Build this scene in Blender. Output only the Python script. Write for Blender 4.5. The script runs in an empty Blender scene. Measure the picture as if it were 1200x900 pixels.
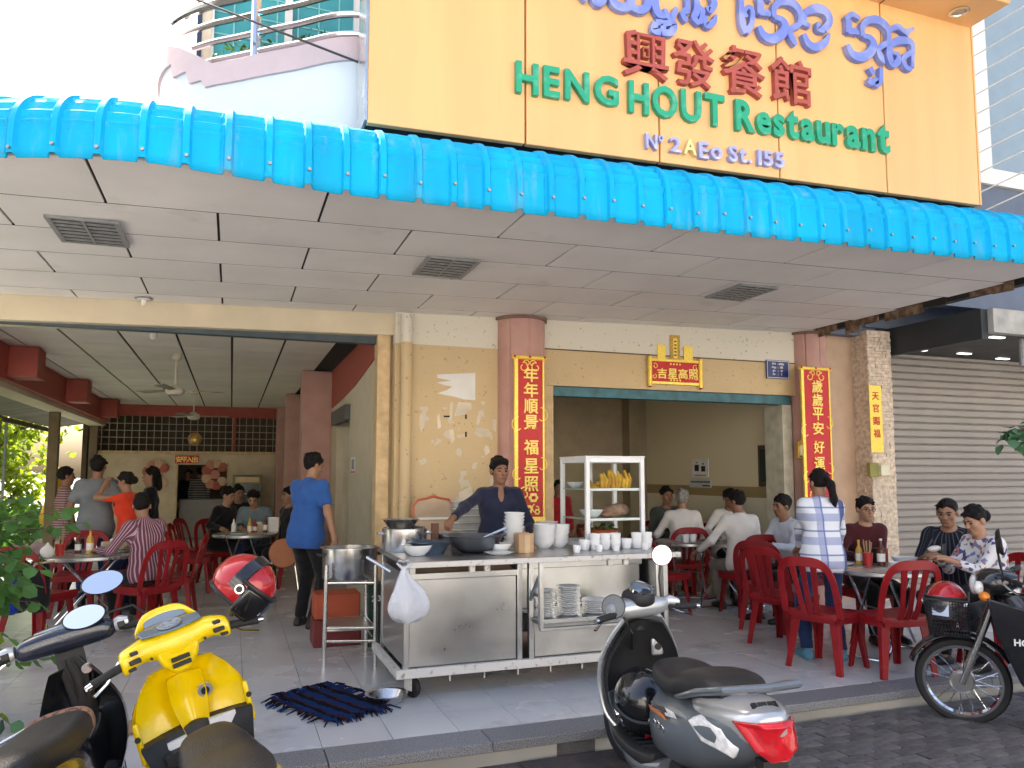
import bpy, bmesh, math, random
import numpy as np
from mathutils import Vector, Matrix, Euler
random.seed(7)
rng = np.random.default_rng(7)
R = math.radians
SC = bpy.context.scene
COL = SC.collection
# ---------------------------------------------------------------- camera
EYE = 1.53
cd = bpy.data.cameras.new('camera')
cd.sensor_width = 36; cd.lens = 27.0; cd.shift_y = 26.3 / 1200
cd.clip_start = .05; cd.clip_end = 3000
cam = bpy.data.objects.new('camera', cd); COL.objects.link(cam)
cam.location = (0, 0, EYE); cam.rotation_euler = (R(95), 0, R(-20))
SC.camera = cam
# ---------------------------------------------------------------- sky, sun, exposure
SUN_EL, SUN_AZ = R(52), R(-28)          # azimuth clockwise from +Y: the sun stands behind the building, a little left
W = bpy.data.worlds.new('World'); SC.world = W; W.use_nodes = True
nt = W.node_tree
sky = nt.nodes.new('ShaderNodeTexSky'); sky.sky_type = 'NISHITA'; sky.sun_disc = False
sky.sun_elevation = SUN_EL; sky.sun_rotation = SUN_AZ; sky.altitude = 20
sky.air_density = 1.0; sky.dust_density = 6.0; sky.ozone_density = .3
nt.links.new(sky.outputs[0], nt.nodes['Background'].inputs[0])
nt.nodes['Background'].inputs[1].default_value = .13
sl = bpy.data.lights.new('sun', 'SUN'); sl.energy = 5.0; sl.angle = R(.5); sl.color = (1, .95, .87)
so = bpy.data.objects.new('sun', sl); COL.objects.link(so)
sv = Vector((math.sin(SUN_AZ) * math.cos(SUN_EL), math.cos(SUN_AZ) * math.cos(SUN_EL), math.sin(SUN_EL)))
so.rotation_euler = sv.to_track_quat('Z', 'Y').to_euler(); so.location = sv * 50
SC.view_settings.view_transform = 'Standard'; SC.view_settings.look = 'None'
SC.view_settings.gamma = 1; SC.view_settings.exposure = 1.84
SC.view_settings.use_curve_mapping = False
# ---------------------------------------------------------------- placing by photograph pixel on a known plane
_f = Vector((math.sin(R(20)) * math.cos(R(5)), math.cos(R(20)) * math.cos(R(5)), math.sin(R(5))))
_r = Vector((math.cos(R(20)), -math.sin(R(20)), 0)); _u = _r.cross(_f)
def ray(px, py): return _f + _r * ((px - 600) / 900) - _u * ((py - 476.3) / 900)
def at_z(px, py, z=0): d = ray(px, py); return Vector((0, 0, EYE)) + d * ((z - EYE) / d.z)
def at_y(px, py, y): d = ray(px, py); return Vector((0, 0, EYE)) + d * (y / d.y)
def at_x(px, py, x): d = ray(px, py); return Vector((0, 0, EYE)) + d * (x / d.x)
def at_d(px, py, t): return Vector((0, 0, EYE)) + ray(px, py) * t
def lift(x): return .021 * (x - 1.5)     # the overhead parts rise a little towards the right
# ---------------------------------------------------------------- materials
MATS = {}
def mat(name, col, rough=.5, metal=0., var=.12, scale=5., bump=0., bscale=60., col2=None, lo=.45, hi=.6,
        world=False, rnd=0., spec=.5, coat=0., trans=0., alpha=1., emit=0., sheen=0., detail=4., ior=1.45, stretch=None, stain=None):
    if name in MATS: return MATS[name]
    m = bpy.data.materials.new(name); m.use_nodes = True; MATS[name] = m
    n = m.node_tree.nodes; l = m.node_tree.links; b = n['Principled BSDF']
    m.diffuse_color = (*col, 1)
    if world: co = n.new('ShaderNodeNewGeometry').outputs['Position']
    else: co = n.new('ShaderNodeTexCoord').outputs['Object']
    if stretch:
        mp = n.new('ShaderNodeVectorMath'); mp.operation = 'MULTIPLY'; mp.inputs[1].default_value = stretch; l.new(co, mp.inputs[0]); co0, co = co, mp.outputs[0]
    else: co0 = co
    tx = n.new('ShaderNodeTexNoise'); tx.inputs['Scale'].default_value = scale; tx.inputs['Detail'].default_value = detail
    l.new(co, tx.inputs['Vector'])
    rp = n.new('ShaderNodeValToRGB'); l.new(tx.outputs[0], rp.inputs[0])
    e = rp.color_ramp.elements
    if col2 is None:
        e[0].position = .3; e[1].position = .7
        e[0].color = (*[c * (1 - var) for c in col], 1); e[1].color = (*[min(1, c * (1 + var)) for c in col], 1)
    else:
        e[0].position = lo; e[1].position = hi; e[0].color = (*col, 1); e[1].color = (*col2, 1)
    out = rp.outputs[0]
    if stain:
        ts = n.new('ShaderNodeTexNoise'); ts.inputs['Scale'].default_value = stain[2]; ts.inputs['Detail'].default_value = 7; ts.inputs['Roughness'].default_value = .65; l.new(co, ts.inputs['Vector'])
        mr_ = n.new('ShaderNodeMapRange'); mr_.inputs[1].default_value = stain[1] - .05; mr_.inputs[2].default_value = stain[1] + .08; mr_.inputs[4].default_value = stain[3]; l.new(ts.outputs[0], mr_.inputs[0])
        ms_ = n.new('ShaderNodeMix'); ms_.data_type = 'RGBA'; ms_.inputs[7].default_value = (*stain[0], 1); l.new(mr_.outputs[0], ms_.inputs[0]); l.new(out, ms_.inputs[6]); out = ms_.outputs[2]
    if rnd:
        oi = n.new('ShaderNodeObjectInfo'); mr = n.new('ShaderNodeMapRange')
        mr.inputs[3].default_value = 1 - rnd; mr.inputs[4].default_value = 1 + rnd
        l.new(oi.outputs['Random'], mr.inputs[0])
        mx = n.new('ShaderNodeVectorMath'); mx.operation = 'SCALE'
        l.new(out, mx.inputs[0]); l.new(mr.outputs[0], mx.inputs['Scale']); out = mx.outputs[0]
    l.new(out, b.inputs['Base Color'])
    rr = n.new('ShaderNodeMapRange'); rr.inputs[3].default_value = max(0, rough - .08); rr.inputs[4].default_value = min(1, rough + .1)
    l.new(tx.outputs[0], rr.inputs[0]); l.new(rr.outputs[0], b.inputs['Roughness'])
    b.inputs['Metallic'].default_value = metal
    b.inputs['Specular IOR Level'].default_value = spec
    b.inputs['Coat Weight'].default_value = coat; b.inputs['Coat Roughness'].default_value = .06
    b.inputs['Transmission Weight'].default_value = trans; b.inputs['Alpha'].default_value = alpha
    b.inputs['IOR'].default_value = ior
    b.inputs['Sheen Weight'].default_value = sheen
    if emit: b.inputs['Emission Color'].default_value = (*col, 1); b.inputs['Emission Strength'].default_value = emit
    if bump:
        t2 = n.new('ShaderNodeTexNoise'); t2.inputs['Scale'].default_value = bscale; t2.inputs['Detail'].default_value = 3
        l.new(co, t2.inputs['Vector'])
        bp = n.new('ShaderNodeBump'); bp.inputs['Strength'].default_value = bump; bp.inputs['Distance'].default_value = .01
        l.new(t2.outputs[0], bp.inputs['Height']); l.new(bp.outputs[0], b.inputs['Normal'])
    return m
def node_mat(name, build, **kw):
    """mat() whose base colour is replaced by build(nodes, links, object_coordinate_socket)."""
    m = mat(name, (.5, .5, .5), **kw)
    n = m.node_tree.nodes; l = m.node_tree.links; b = n['Principled BSDF']
    co = n.new('ShaderNodeTexCoord').outputs['Object']
    l.new(build(n, l, co), b.inputs['Base Color'])
    return m
def nmath(n, l, op, a, b=None, c=None):
    m = n.new('ShaderNodeMath'); m.operation = op
    for i, v in enumerate((a, b, c)):
        if v is None: continue
        if isinstance(v, (int, float)): m.inputs[i].default_value = v
        else: l.new(v, m.inputs[i])
    return m.outputs[0]
def nmix(n, l, f, a, b):
    m = n.new('ShaderNodeMix'); m.data_type = 'RGBA'
    for i, v in ((0, f), (6, a), (7, b)):
        if isinstance(v, tuple): m.inputs[i].default_value = (*v, 1)
        elif isinstance(v, (int, float)): m.inputs[i].default_value = v
        else: l.new(v, m.inputs[i])
    return m.outputs[2]
# ---------------------------------------------------------------- mesh builder
class MB:
    def __init__(s): s.v = []; s.f = []; s.mi = []; s.cur = 0
    def add(s, vs, fs):
        o = len(s.v); s.v += [tuple(p) for p in vs]
        s.f += [tuple(i + o for i in f) for f in fs]; s.mi += [s.cur] * len(fs); return s
    def box(s, x0, x1, y0, y1, z0, z1, M=None):
        vs = [Vector(p) for p in ((x0,y0,z0),(x1,y0,z0),(x1,y1,z0),(x0,y1,z0),(x0,y0,z1),(x1,y0,z1),(x1,y1,z1),(x0,y1,z1))]
        if M is not None: vs = [M @ p for p in vs]
        return s.add(vs, ((3,2,1,0),(4,5,6,7),(0,1,5,4),(1,2,6,5),(2,3,7,6),(3,0,4,7)))
    def cbox(s, c, d, M=None):
        M2 = Matrix.Translation(c) @ (M if M is not None else Matrix())
        return s.box(-d[0]/2, d[0]/2, -d[1]/2, d[1]/2, -d[2]/2, d[2]/2, M2)
    def ring(s, pts): return pts
    def loft(s, rings, caps=True, closed=True, loop=False):
        n = len(rings[0]); vs = [p for r in rings for p in r]; fs = []
        m = len(rings)
        for i in range(m if loop else m - 1):
            for j in range(n if closed else n - 1):
                a, b = i * n + j, i * n + (j + 1) % n
                c, d = ((i + 1) % m) * n + (j + 1) % n, ((i + 1) % m) * n + j
                fs.append((a, b, c, d))
        if caps and closed and not loop:
            fs.append(tuple(range(n))[::-1]); fs.append(tuple((m - 1) * n + j for j in range(n)))
        return s.add(vs, fs)
    def tube(s, path, r, n=8, caps=True, flat=1., loop=False):
        path = [Vector(p) for p in path]; rings = []; ref = None
        for i, p in enumerate(path):
            if loop: t = path[(i + 1) % len(path)] - path[i - 1]
            else: t = path[min(i + 1, len(path) - 1)] - path[max(i - 1, 0)]
            if t.length < 1e-9: t = Vector((0, 0, 1))
            t.normalize()
            if ref is None: ref = Vector((0, 0, 1)) if abs(t.z) < .9 else Vector((1, 0, 0))
            a = t.cross(ref)
            if a.length < 1e-6: a = t.cross(Vector((0, 1, 0)))
            a.normalize(); b = a.cross(t).normalized(); ref = b
            rr = r[i] if isinstance(r, (list, tuple)) else r
            rings.append([p + a * math.cos(2*math.pi*k/n) * rr + b * math.sin(2*math.pi*k/n) * rr * flat for k in range(n)])
        return s.loft(rings, caps, loop=loop)
    def cyl(s, p0, p1, r0, r1=None, n=12): return s.tube([p0, p1], [r0, r0 if r1 is None else r1], n)
    def lathe(s, prof, c=(0,0,0), n=20, M=None, caps=False):
        rings = []
        for r, z in prof:
            rings.append([Vector((r*math.cos(2*math.pi*k/n), r*math.sin(2*math.pi*k/n), z)) for k in range(n)])
        if M is not None: rings = [[M @ p for p in q] for q in rings]
        rings = [[p + Vector(c) for p in q] for q in rings]
        return s.loft(rings, caps)
    def ell(s, c, r, n=12, m=8, M=None):
        rings = []
        for i in range(1, m):
            a = math.pi * i / m - math.pi/2
            rings.append([Vector((r[0]*math.cos(a)*math.cos(2*math.pi*k/n), r[1]*math.cos(a)*math.sin(2*math.pi*k/n), r[2]*math.sin(a))) for k in range(n)])
        o = len(s.v)
        if M is not None: rings = [[M @ p for p in q] for q in rings]
        rings = [[p + Vector(c) for p in q] for q in rings]
        s.loft(rings, True); return s
    def prism(s, pts, h, M=None):
        """polygon (x, z) extruded along +y by h"""
        n = len(pts); vs = [Vector((p[0], 0, p[1])) for p in pts] + [Vector((p[0], h, p[1])) for p in pts]
        if M is not None: vs = [M @ p for p in vs]
        fs = [tuple(range(n)), tuple(range(n, 2*n))[::-1]] + [((i+1) % n, i, i+n, (i+1) % n+n) for i in range(n)]
        return s.add(vs, fs)
    def mesh(s, name, mats, smooth=True, ang=35):
        me = bpy.data.meshes.new(name); me.from_pydata(s.v, [], s.f)
        for m in (mats if isinstance(mats, (list, tuple)) else [mats]): me.materials.append(m)
        if len(me.materials) > 1: me.polygons.foreach_set('material_index', s.mi)
        me.update()
        bm = bmesh.new(); bm.from_mesh(me); bmesh.ops.recalc_face_normals(bm, faces=bm.faces); bm.to_mesh(me); bm.free()
        if smooth:
            me.polygons.foreach_set('use_smooth', [True] * len(me.polygons)); me.set_sharp_from_angle(angle=R(ang))
        return me
    def obj(s, name, mats, parent=None, loc=None, bevel=0, sub=0, smooth=True, ang=35, solid=0):
        return link(name, s.mesh(name, mats, smooth, ang), parent, loc, bevel, sub, solid)
def link(name, me, parent=None, loc=None, bevel=0, sub=0, solid=0):
    o = bpy.data.objects.new(name, me); COL.objects.link(o)
    if parent: o.parent = parent
    if loc is not None: o.location = loc
    if solid: q = o.modifiers.new('solid', 'SOLIDIFY'); q.thickness = solid; q.offset = 0
    if sub: q = o.modifiers.new('sub', 'SUBSURF'); q.levels = q.render_levels = sub
    if bevel: q = o.modifiers.new('bevel', 'BEVEL'); q.width = bevel; q.segments = 2; q.limit_method = 'ANGLE'; q.angle_limit = R(40)
    return o
def tag(o, label, cat, group=None):
    o['label'] = label; o['category'] = cat
    if group: o['group'] = group
    return o
def struct(o): o['kind'] = 'structure'; return o
def stuff(o, label=None, cat=None):
    o['kind'] = 'stuff'
    if label: o['label'] = label; o['category'] = cat
    return o
def thing(name, label, cat, loc=(0, 0, 0), rz=0, group=None):
    o = bpy.data.objects.new(name, None); COL.objects.link(o); o.empty_display_size = .1
    o.location = loc; o.rotation_euler = (0, 0, rz); return tag(o, label, cat, group)
def dup(root, loc=None, rz=None, label=None, group=None):
    def cp(o, par):
        c = o.copy(); COL.objects.link(c)
        if par: c.parent = par
        for ch in o.children: cp(ch, c)
        return c
    c = cp(root, None)
    if loc is not None: c.location = loc
    if rz is not None: c.rotation_euler = (0, 0, rz)
    if label: c['label'] = label
    if group: c['group'] = group
    return c
def text_mesh(s, size, depth, off=0., sx=1.):
    c = bpy.data.curves.new('text', 'FONT'); c.body = s; c.size = size; c.extrude = depth / 2; c.offset = off
    c.align_x = 'CENTER'; c.resolution_u = 3
    o = bpy.data.objects.new('text', c); COL.objects.link(o)
    dg = bpy.context.evaluated_depsgraph_get(); me = bpy.data.meshes.new_from_object(o.evaluated_get(dg))
    bpy.data.objects.remove(o); bpy.data.curves.remove(c)
    me.name = 'letter'
    if len(me.vertices):        # recentre, stand up facing -Y
        co = np.empty(len(me.vertices) * 3); me.vertices.foreach_get('co', co); co = co.reshape(-1, 3)
        mn, mxx = co.min(0), co.max(0)
        cx = (mn[0] + mxx[0]) / 2
        nc = np.stack([(co[:, 0] - cx) * sx, -co[:, 2], co[:, 1]], 1)
        me.vertices.foreach_set('co', nc.reshape(-1)); me.update()
        me['x0'] = float(mn[0]); me['x1'] = float(mxx[0])
    return me
# ================================================================ SETTING
m_tile = mat('floor_tile', (.60, .60, .61), .25, var=.05, scale=1.3, rnd=.03, world=True, stain=((.27, .25, .22), .60, 1.6, .45), spec=.5)
m_grout = mat('grout', (.10, .10, .10), .8, var=.3)
m_granite = mat('granite', (.12, .12, .13), .5, col2=(.30, .30, .31), scale=160, lo=.42, hi=.58, rnd=.08)
m_kerbface = mat('kerb_concrete', (.095, .09, .088), .8, var=.35, scale=7, bump=.5, bscale=45)
m_road = mat('road', (.075, .062, .062), .85, var=.4, scale=4, bump=.9, bscale=35, world=True)
m_paver = mat('paver', (.12, .11, .11), .8, var=.3, scale=14, bump=.7, bscale=55, rnd=.25)
m_panel = mat('ceiling_panel', (.84, .825, .80), .6, var=.05, scale=2, rnd=.04, stain=((.45, .40, .33), .66, 1.3, .4))
m_gap = mat('ceiling_gap', (.025, .025, .022), .9)
m_panel_in = mat('inner_panel', (.80, .77, .70), .6, var=.06, scale=2, rnd=.05)
m_blue = mat('blue_sheet', (.0, .40, .74), .72, spec=.3, var=.12, scale=2, stretch=(3, 3, .5), stain=((.16, .42, .58), .60, 3, .45))
m_yellow = mat('sign_yellow', (.80, .47, .20), .4, var=.06, scale=1.1, stretch=(4, 1, .35), stain=((.50, .33, .14), .66, 2.2, .35))
m_dark = mat('dark_gap', (.02, .02, .02), .8)
m_pink = mat('pink_paint', (.50, .29, .245), .6, var=.10, scale=4, bump=.1)
m_redpaint = mat('red_paint', (.36, .075, .055), .6, var=.12)
m_cream = mat('cream_paint', (.62, .54, .39), .65, var=.08, scale=3)
m_white = mat('white_paint', (.80, .78, .74), .6, var=.05)
m_jamb = mat('jamb_paint', (.58, .42, .23), .6, var=.2, scale=9)
m_teal = mat('teal_paint', (.045, .14, .17), .5, var=.35, scale=9)
m_steel = mat('stainless', (.62, .62, .62), .24, 1., var=.08, scale=8)
m_chrome = mat('chrome', (.75, .75, .76), .1, 1., var=.03)
m_brown = mat('brown_panel', (.10, .06, .035), .5, var=.3)
m_black = mat('black_plastic', (.018, .018, .02), .4, var=.2)
m_shutter = mat('shutter', (.33, .30, .27), .5, var=.08, scale=1.5, rnd=.03)
m_stone = mat('ledger_stone', (.66, .54, .42), .8, var=.3, scale=22, bump=.6, bscale=50)
m_beige = mat('beige_wall', (.52, .37, .26), .7, var=.08)
m_slate = mat('slate_paint', (.13, .16, .22), .6, var=.1)
m_glass_teal = mat('teal_glass', (.06, .34, .36), .12, var=.25, scale=2, coat=.5)
m_gold = mat('gold', (.85, .55, .12), .3, .6, var=.15, scale=30)
m_red = mat('banner_red', (.55, .015, .02), .45, var=.1)
m_lamp = mat('lamp_cover', (.25, .26, .27), .4, var=.2, scale=20)

def wall_paint(name, zsplit, low, high, flakes=False):
    def b(n, l, co):
        sp = n.new('ShaderNodeSeparateXYZ'); l.new(co, sp.inputs[0])
        tx = n.new('ShaderNodeTexNoise'); tx.inputs['Scale'].default_value = 2.2; tx.inputs['Detail'].default_value = 6; l.new(co, tx.inputs['Vector'])
        lowv = nmix(n, l, tx.outputs[0], tuple(c * .86 for c in low), tuple(c * 1.12 for c in low))
        f = nmath(n, l, 'GREATER_THAN', sp.outputs[2], zsplit)
        out = nmix(n, l, f, lowv, high)
        st = n.new('ShaderNodeTexNoise'); st.inputs['Scale'].default_value = 26; st.inputs['Detail'].default_value = 5; l.new(co, st.inputs['Vector'])
        sr = nmath(n, l, 'MULTIPLY', nmath(n, l, 'GREATER_THAN', st.outputs[0], .67), .55)
        out = nmix(n, l, sr, out, (.22, .15, .09))
        if flakes:
            fl = n.new('ShaderNodeTexNoise'); fl.inputs['Scale'].default_value = 6.5; fl.inputs['Detail'].default_value = 2.5
            l.new(co, fl.inputs['Vector'])
            band = nmath(n, l, 'MULTIPLY', nmath(n, l, 'LESS_THAN', sp.outputs[2], 2.2), nmath(n, l, 'GREATER_THAN', sp.outputs[2], 1.15))
            k = nmath(n, l, 'MULTIPLY', nmath(n, l, 'GREATER_THAN', fl.outputs[0], .615), band)
            k = nmath(n, l, 'MULTIPLY', k, nmath(n, l, 'GREATER_THAN', sp.outputs[0], 1.75))
            out = nmix(n, l, k, out, (.60, .53, .41))
        return out
    return node_mat(name, b, rough=.65, bump=.15, bscale=30)
m_frontwall = wall_paint('front_wall_paint', 2.83, (.58, .44, .25), (.68, .64, .54), True)
m_header = wall_paint('header_paint', 2.86, (.59, .44, .245), (.68, .64, .54))
def wains(name, low, high):
    def b(n, l, co):
        sp = n.new('ShaderNodeSeparateXYZ'); l.new(co, sp.inputs[0])
        z = sp.outputs[2]
        o = nmix(n, l, nmath(n, l, 'GREATER_THAN', z, 1.32), low, high)
        bd = nmath(n, l, 'MULTIPLY', nmath(n, l, 'GREATER_THAN', z, 1.22), nmath(n, l, 'LESS_THAN', z, 1.36))
        return nmix(n, l, bd, o, (.36, .27, .13))
    return node_mat(name, b, rough=.5)
m_roomwall = wains('room_wall_paint', (.74, .70, .54), (.74, .66, .46))

# ---------------- ground
g = MB(); g.box(-300, 300, -300, 4.31, -.5, -.13); struct(g.obj('road', m_road))
g = MB(); g.box(-300, 300, 4.31, 300, -.5, -.03); struct(g.obj('ground', mat('earth', (.34, .32, .28), .9, var=.25, scale=.7, world=True)))
struct(MB().box(-120, 120, -11.5, -1.6, -.3, -.126).obj('street', mat('street_bounce', (.33, .32, .30), .85, var=.15, scale=.6, world=True)))  # pale surface added over the unseen road to bounce sun upward
floor = MB().box(-3.2, 12, 4.55, 22, -.06, -.012).obj('floor', m_grout); struct(floor)
tile_me = MB().box(-.1982, .1982, -.1982, .1982, -.04, 0).mesh('floor_tile', m_tile, False)
def px_of(p):
    d = Vector(p) - Vector((0, 0, EYE)); t = d.dot(_f)
    return (600 + 900 * d.dot(_r) / t, 476.3 - 900 * d.dot(_u) / t, t)
cells = []
for i in range(-9, 32):
    for j in range(0, 44):
        x, y = .325 + .4 * i, 4.55 + .2 + .4 * j
        if x < -3.1 or x > 11.8 or y > 21.8: continue
        q = px_of((x, y, 0)); vis = -30 < q[0] < 1230 and q[1] < 930
        cells.append((0 if vis else 1, q[2], x, y))
cells.sort()
rest = MB()
for k, (v, t, x, y) in enumerate(cells):
    if k < 300 and not v: link('floor_tile', tile_me, floor, (x, y, 0))
    else: rest.box(x - .1982, x + .1982, y - .1982, y + .1982, -.04, 0)
stuff(rest.obj('far_tile', m_tile, floor, smooth=False))
kerb = MB().box(-3.4, 12, 4.34, 4.53, -.3, -.02).obj('kerb', m_kerbface); struct(kerb)
x = -3.4; k = 0
while x < 11:
    w = (.92, 1.06, .85, 1.1)[k % 4]; k += 1
    MB().box(x + .003, x + w - .003, 4.305 + random.uniform(-.006, .006), 4.548, -.055, .001 + random.uniform(-.002, .002)).obj('kerb_stone', m_granite, kerb, bevel=.005)
    x += w
# kerb face below the granite, broken here and there
kf = MB()
for i in range(60):
    x0 = -3.4 + i * .25
    kf.box(x0, x0 + .249, 4.318 + random.uniform(-.012, .01), 4.42, -.3, -.056)
kf.obj('kerb_face', m_kerbface, kerb)
# interlocking pavers in the road at the right
pav = MB().box(1.6, 12, -1.0, 4.28, -.125, -.118).obj('paved_strip', m_road); struct(pav)
pm = MB().box(-.096, .096, -.046, .046, 0, .014).mesh('paver', m_paver, False)
pcells = []
for j in range(56):
    for i in range(48):
        x = 2.62 + i * .2 + (.1 if j % 2 else 0); y = 4.22 - .1 * j
        q = px_of((x, y, -.1)); vis = q[2] > .5 and -20 < q[0] < 1230 and q[1] < 930
        pcells.append((0 if vis else 1, q[2], x, y))
pcells.sort(); prest = MB()
for k, (v, t, x, y) in enumerate(pcells):
    z = -.118 + random.uniform(-.003, .003)
    if k < 280 and not v:
        o = link('paver', pm, pav, (x, y, z)); o.rotation_euler = (random.uniform(-.02, .02), random.uniform(-.02, .02), random.uniform(-.03, .03))
    elif x < 9 and y > 0: prest.box(x - .096, x + .096, y - .046, y + .046, z, z + .014)
stuff(prest.obj('far_paver', m_paver, pav, smooth=False))

# ---------------- restaurant building
B = thing('restaurant_building', 'corner restaurant with pink columns and open front rooms under the yellow sign', 'building')
def part(name, m, x0, x1, y0, y1, z0, z1, par=None, bevel=0, **k):
    return MB().box(x0, x1, y0, y1, z0, z1).obj(name, m, par or B, bevel=bevel, **k)
def tilt(o):   # shear the top upwards with the soffit
    for v in o.data.vertices:
        if v.co.z > 2.9: v.co.z += lift(v.co.x)
    return o
SOF = 3.14
tilt(part('front_wall', m_frontwall, 1.50, 2.62, 7.52, 7.70, 0, SOF))
hd = MB(); hd.box(3.05, 6.42, 7.52, 7.68, 2.47, SOF); tilt(hd.obj('header', m_header, B))
hl = MB(); hl.box(3.06, 6.40, 7.512, 7.52, 2.855, 2.868); hl.obj('header_groove', m_brown, B)
part('shutter_rail', m_teal, 3.12, 6.33, 7.54, 7.66, 2.36, 2.466, bevel=.006)
part('door_jamb', m_jamb, 3.06, 3.20, 7.50, 7.66, 0, 2.466, bevel=.005)
part('door_jamb', mat('pale_jamb', (.55, .53, .42), .6, var=.2, scale=8), 6.22, 6.36, 7.56, 7.9, 0, 2.36, bevel=.005)
def column(x, y, r, name='column'):
    pr = []; n = 96
    for k in range(n):
        a = 2 * math.pi * k / n; rr = r - (.012 if k % 12 == 0 else 0); pr.append((rr * math.cos(a), rr * math.sin(a)))
    z1 = SOF + lift(x) - .002
    o = MB().loft([[Vector((x + p[0], y + p[1], z)) for p in pr] for z in (0, z1)]).obj(name, m_pink, B, ang=20)
    c = MB().lathe([(r + .025, z1 - .035), (r + .025, z1 - .004)], (x, y, 0), 40, caps=True).obj('column_collar', mat('collar', (.22, .13, .10), .7, var=.3), o)
    return o
column(2.84, 7.56, .265); column(6.61, 7.56, .225)
tilt(part('side_pier', m_beige, 6.83, 7.40, 7.60, 7.72, 0, SOF))
# beam over the left opening with its steel track
bm_ = part('front_beam', m_cream, -3.2, 1.515, 7.60, 7.98, 2.92, SOF + .02, bevel=.01); tilt(bm_)
part('shutter_track', mat('slate_track', (.05, .075, .09), .5, var=.3), -3.2, 1.36, 7.70, 7.80, 2.84, 2.935)
# pipes and jambs at the left opening's right edge
part('door_jamb', m_jamb, 1.34, 1.47, 7.62, 7.80, 0, 2.93, bevel=.006)
part('door_jamb', mat('dull_jamb', (.42, .33, .20), .6, var=.2), 1.475, 1.535, 7.66, 7.76, 0, 2.93, bevel=.004)
pz = MB(); pz.cyl((1.60, 7.46, 0), (1.60, 7.46, SOF - .03), .057, n=20); pz.obj('drain_pipe', m_frontwall, B)
pz = MB(); pz.cyl((1.60, 7.46, 1.22), (1.60, 7.46, 1.27), .064, n=20); pz.obj('pipe_clip', m_jamb, B)
pz = MB(); pz.cyl((1.60, 7.46, .5), (1.60, 7.46, .56), .064, n=20); pz.obj('pipe_clip', m_jamb, B)
pz = MB()
for a in (0, 1):
    pz.tube([(1.545 + .02 * a, 7.62, 0), (1.55 + .012 * a, 7.61, 1.1), (1.54 + .02 * a, 7.61, 2.0), (1.545, 7.62, 2.92)], .009, 6)
pz.obj('cable', mat('cable_grey', (.10, .09, .08), .6), B)
# torn paper left on the wall
def paper(pts, col, name):
    P = [at_y(px, py, 7.519) for px, py in pts]
    return MB().prism([(p.x, p.z) for p in P], -.0016, Matrix.Translation((0, 7.519, 0))).obj(name, col, B, smooth=False)
m_paper = mat('old_paper', (.72, .71, .68), .8, var=.06)
paper([(512, 439), (557, 437), (557, 469), (543, 468), (533, 465), (512, 461), (524, 457), (530, 453), (519, 451), (512, 448), (529, 446), (513, 443)], m_paper, 'torn_poster')
m_glue = mat('glue_patch', (.66, .58, .46), .8, var=.15)
for pts in ([(537, 471), (552, 472), (553, 479), (543, 486), (532, 488), (535, 478)], [(492, 487), (497, 480), (498, 497), (494, 506), (491, 498)],
            [(527, 472), (531, 471), (530, 488), (527, 493)], [(559, 501), (573, 503), (574, 509), (562, 512), (556, 508)], [(527, 504), (531, 503), (533, 514), (530, 520), (526, 512)],
            [(569, 521), (573, 524), (574, 530), (569, 534), (567, 528)], [(512, 487), (515, 484), (517, 500), (513, 503)], [(560, 486), (564, 488), (561, 499), (558, 497)], [(563, 470), (569, 471), (566, 476)], [(577, 491), (582, 492), (581, 506), (577, 503)], [(538, 577), (552, 570), (556, 585), (548, 596), (536, 592)]):
    paper(pts, m_glue, 'paper_scrap')
paper([(520, 487), (527, 487), (527, 489), (520, 489)], m_dark, 'wall_slot'); paper([(545, 486), (547, 486), (547, 491), (545, 491)], m_dark, 'wall_slot'); paper([(545, 506), (547, 506), (547, 512), (545, 512)], m_dark, 'wall_slot')

# ---- right room
part('room_wall', m_roomwall, 6.36, 6.5, 7.68, 11.4, 0, 3.0)
part('room_back_wall', mat('brown_wall', (.42, .34, .22), .6, var=.1), 2.8, 6.36, 11.3, 11.42, 0, 3.0)  # back wall is a darker brown than the side walls
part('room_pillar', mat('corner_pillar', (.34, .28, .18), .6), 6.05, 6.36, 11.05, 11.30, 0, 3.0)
part('room_wall', m_roomwall, 2.72, 2.86, 7.70, 11.4, 0, 3.0)
part('room_ceiling', m_panel_in, 2.7, 6.5, 7.68, 11.42, 3.002, 3.1)
part('threshold', mat('threshold_brown', (.14, .09, .05), .5), 3.2, 6.36, 7.66, 7.74, .001, .008)
# ---- left hall
part('hall_wall', mat('hall_cream', (.62, .56, .42), .6, var=.06), 1.42, 1.52, 7.80, 10.05, 0, 3.1)
part('hall_wall', m_cream, 1.42, 1.52, 11.35, 22, 0, 3.1)
part('hall_wall', m_cream, 1.42, 1.52, 10.05, 11.35, 2.35, 3.1)
part('door_shutter_box', mat('shutter_grey', (.10, .10, .10), .5), 1.34, 1.43, 10.0, 11.4, 2.22, 2.42, bevel=.01)
part('door_reveal', mat('reveal_cream', (.60, .55, .40), .6), 1.52, 2.6, 11.34, 11.40, 0, 2.35)
part('passage_back', m_brown, 2.6, 2.7, 9.0, 11.4, 0, 3.0)
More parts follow.
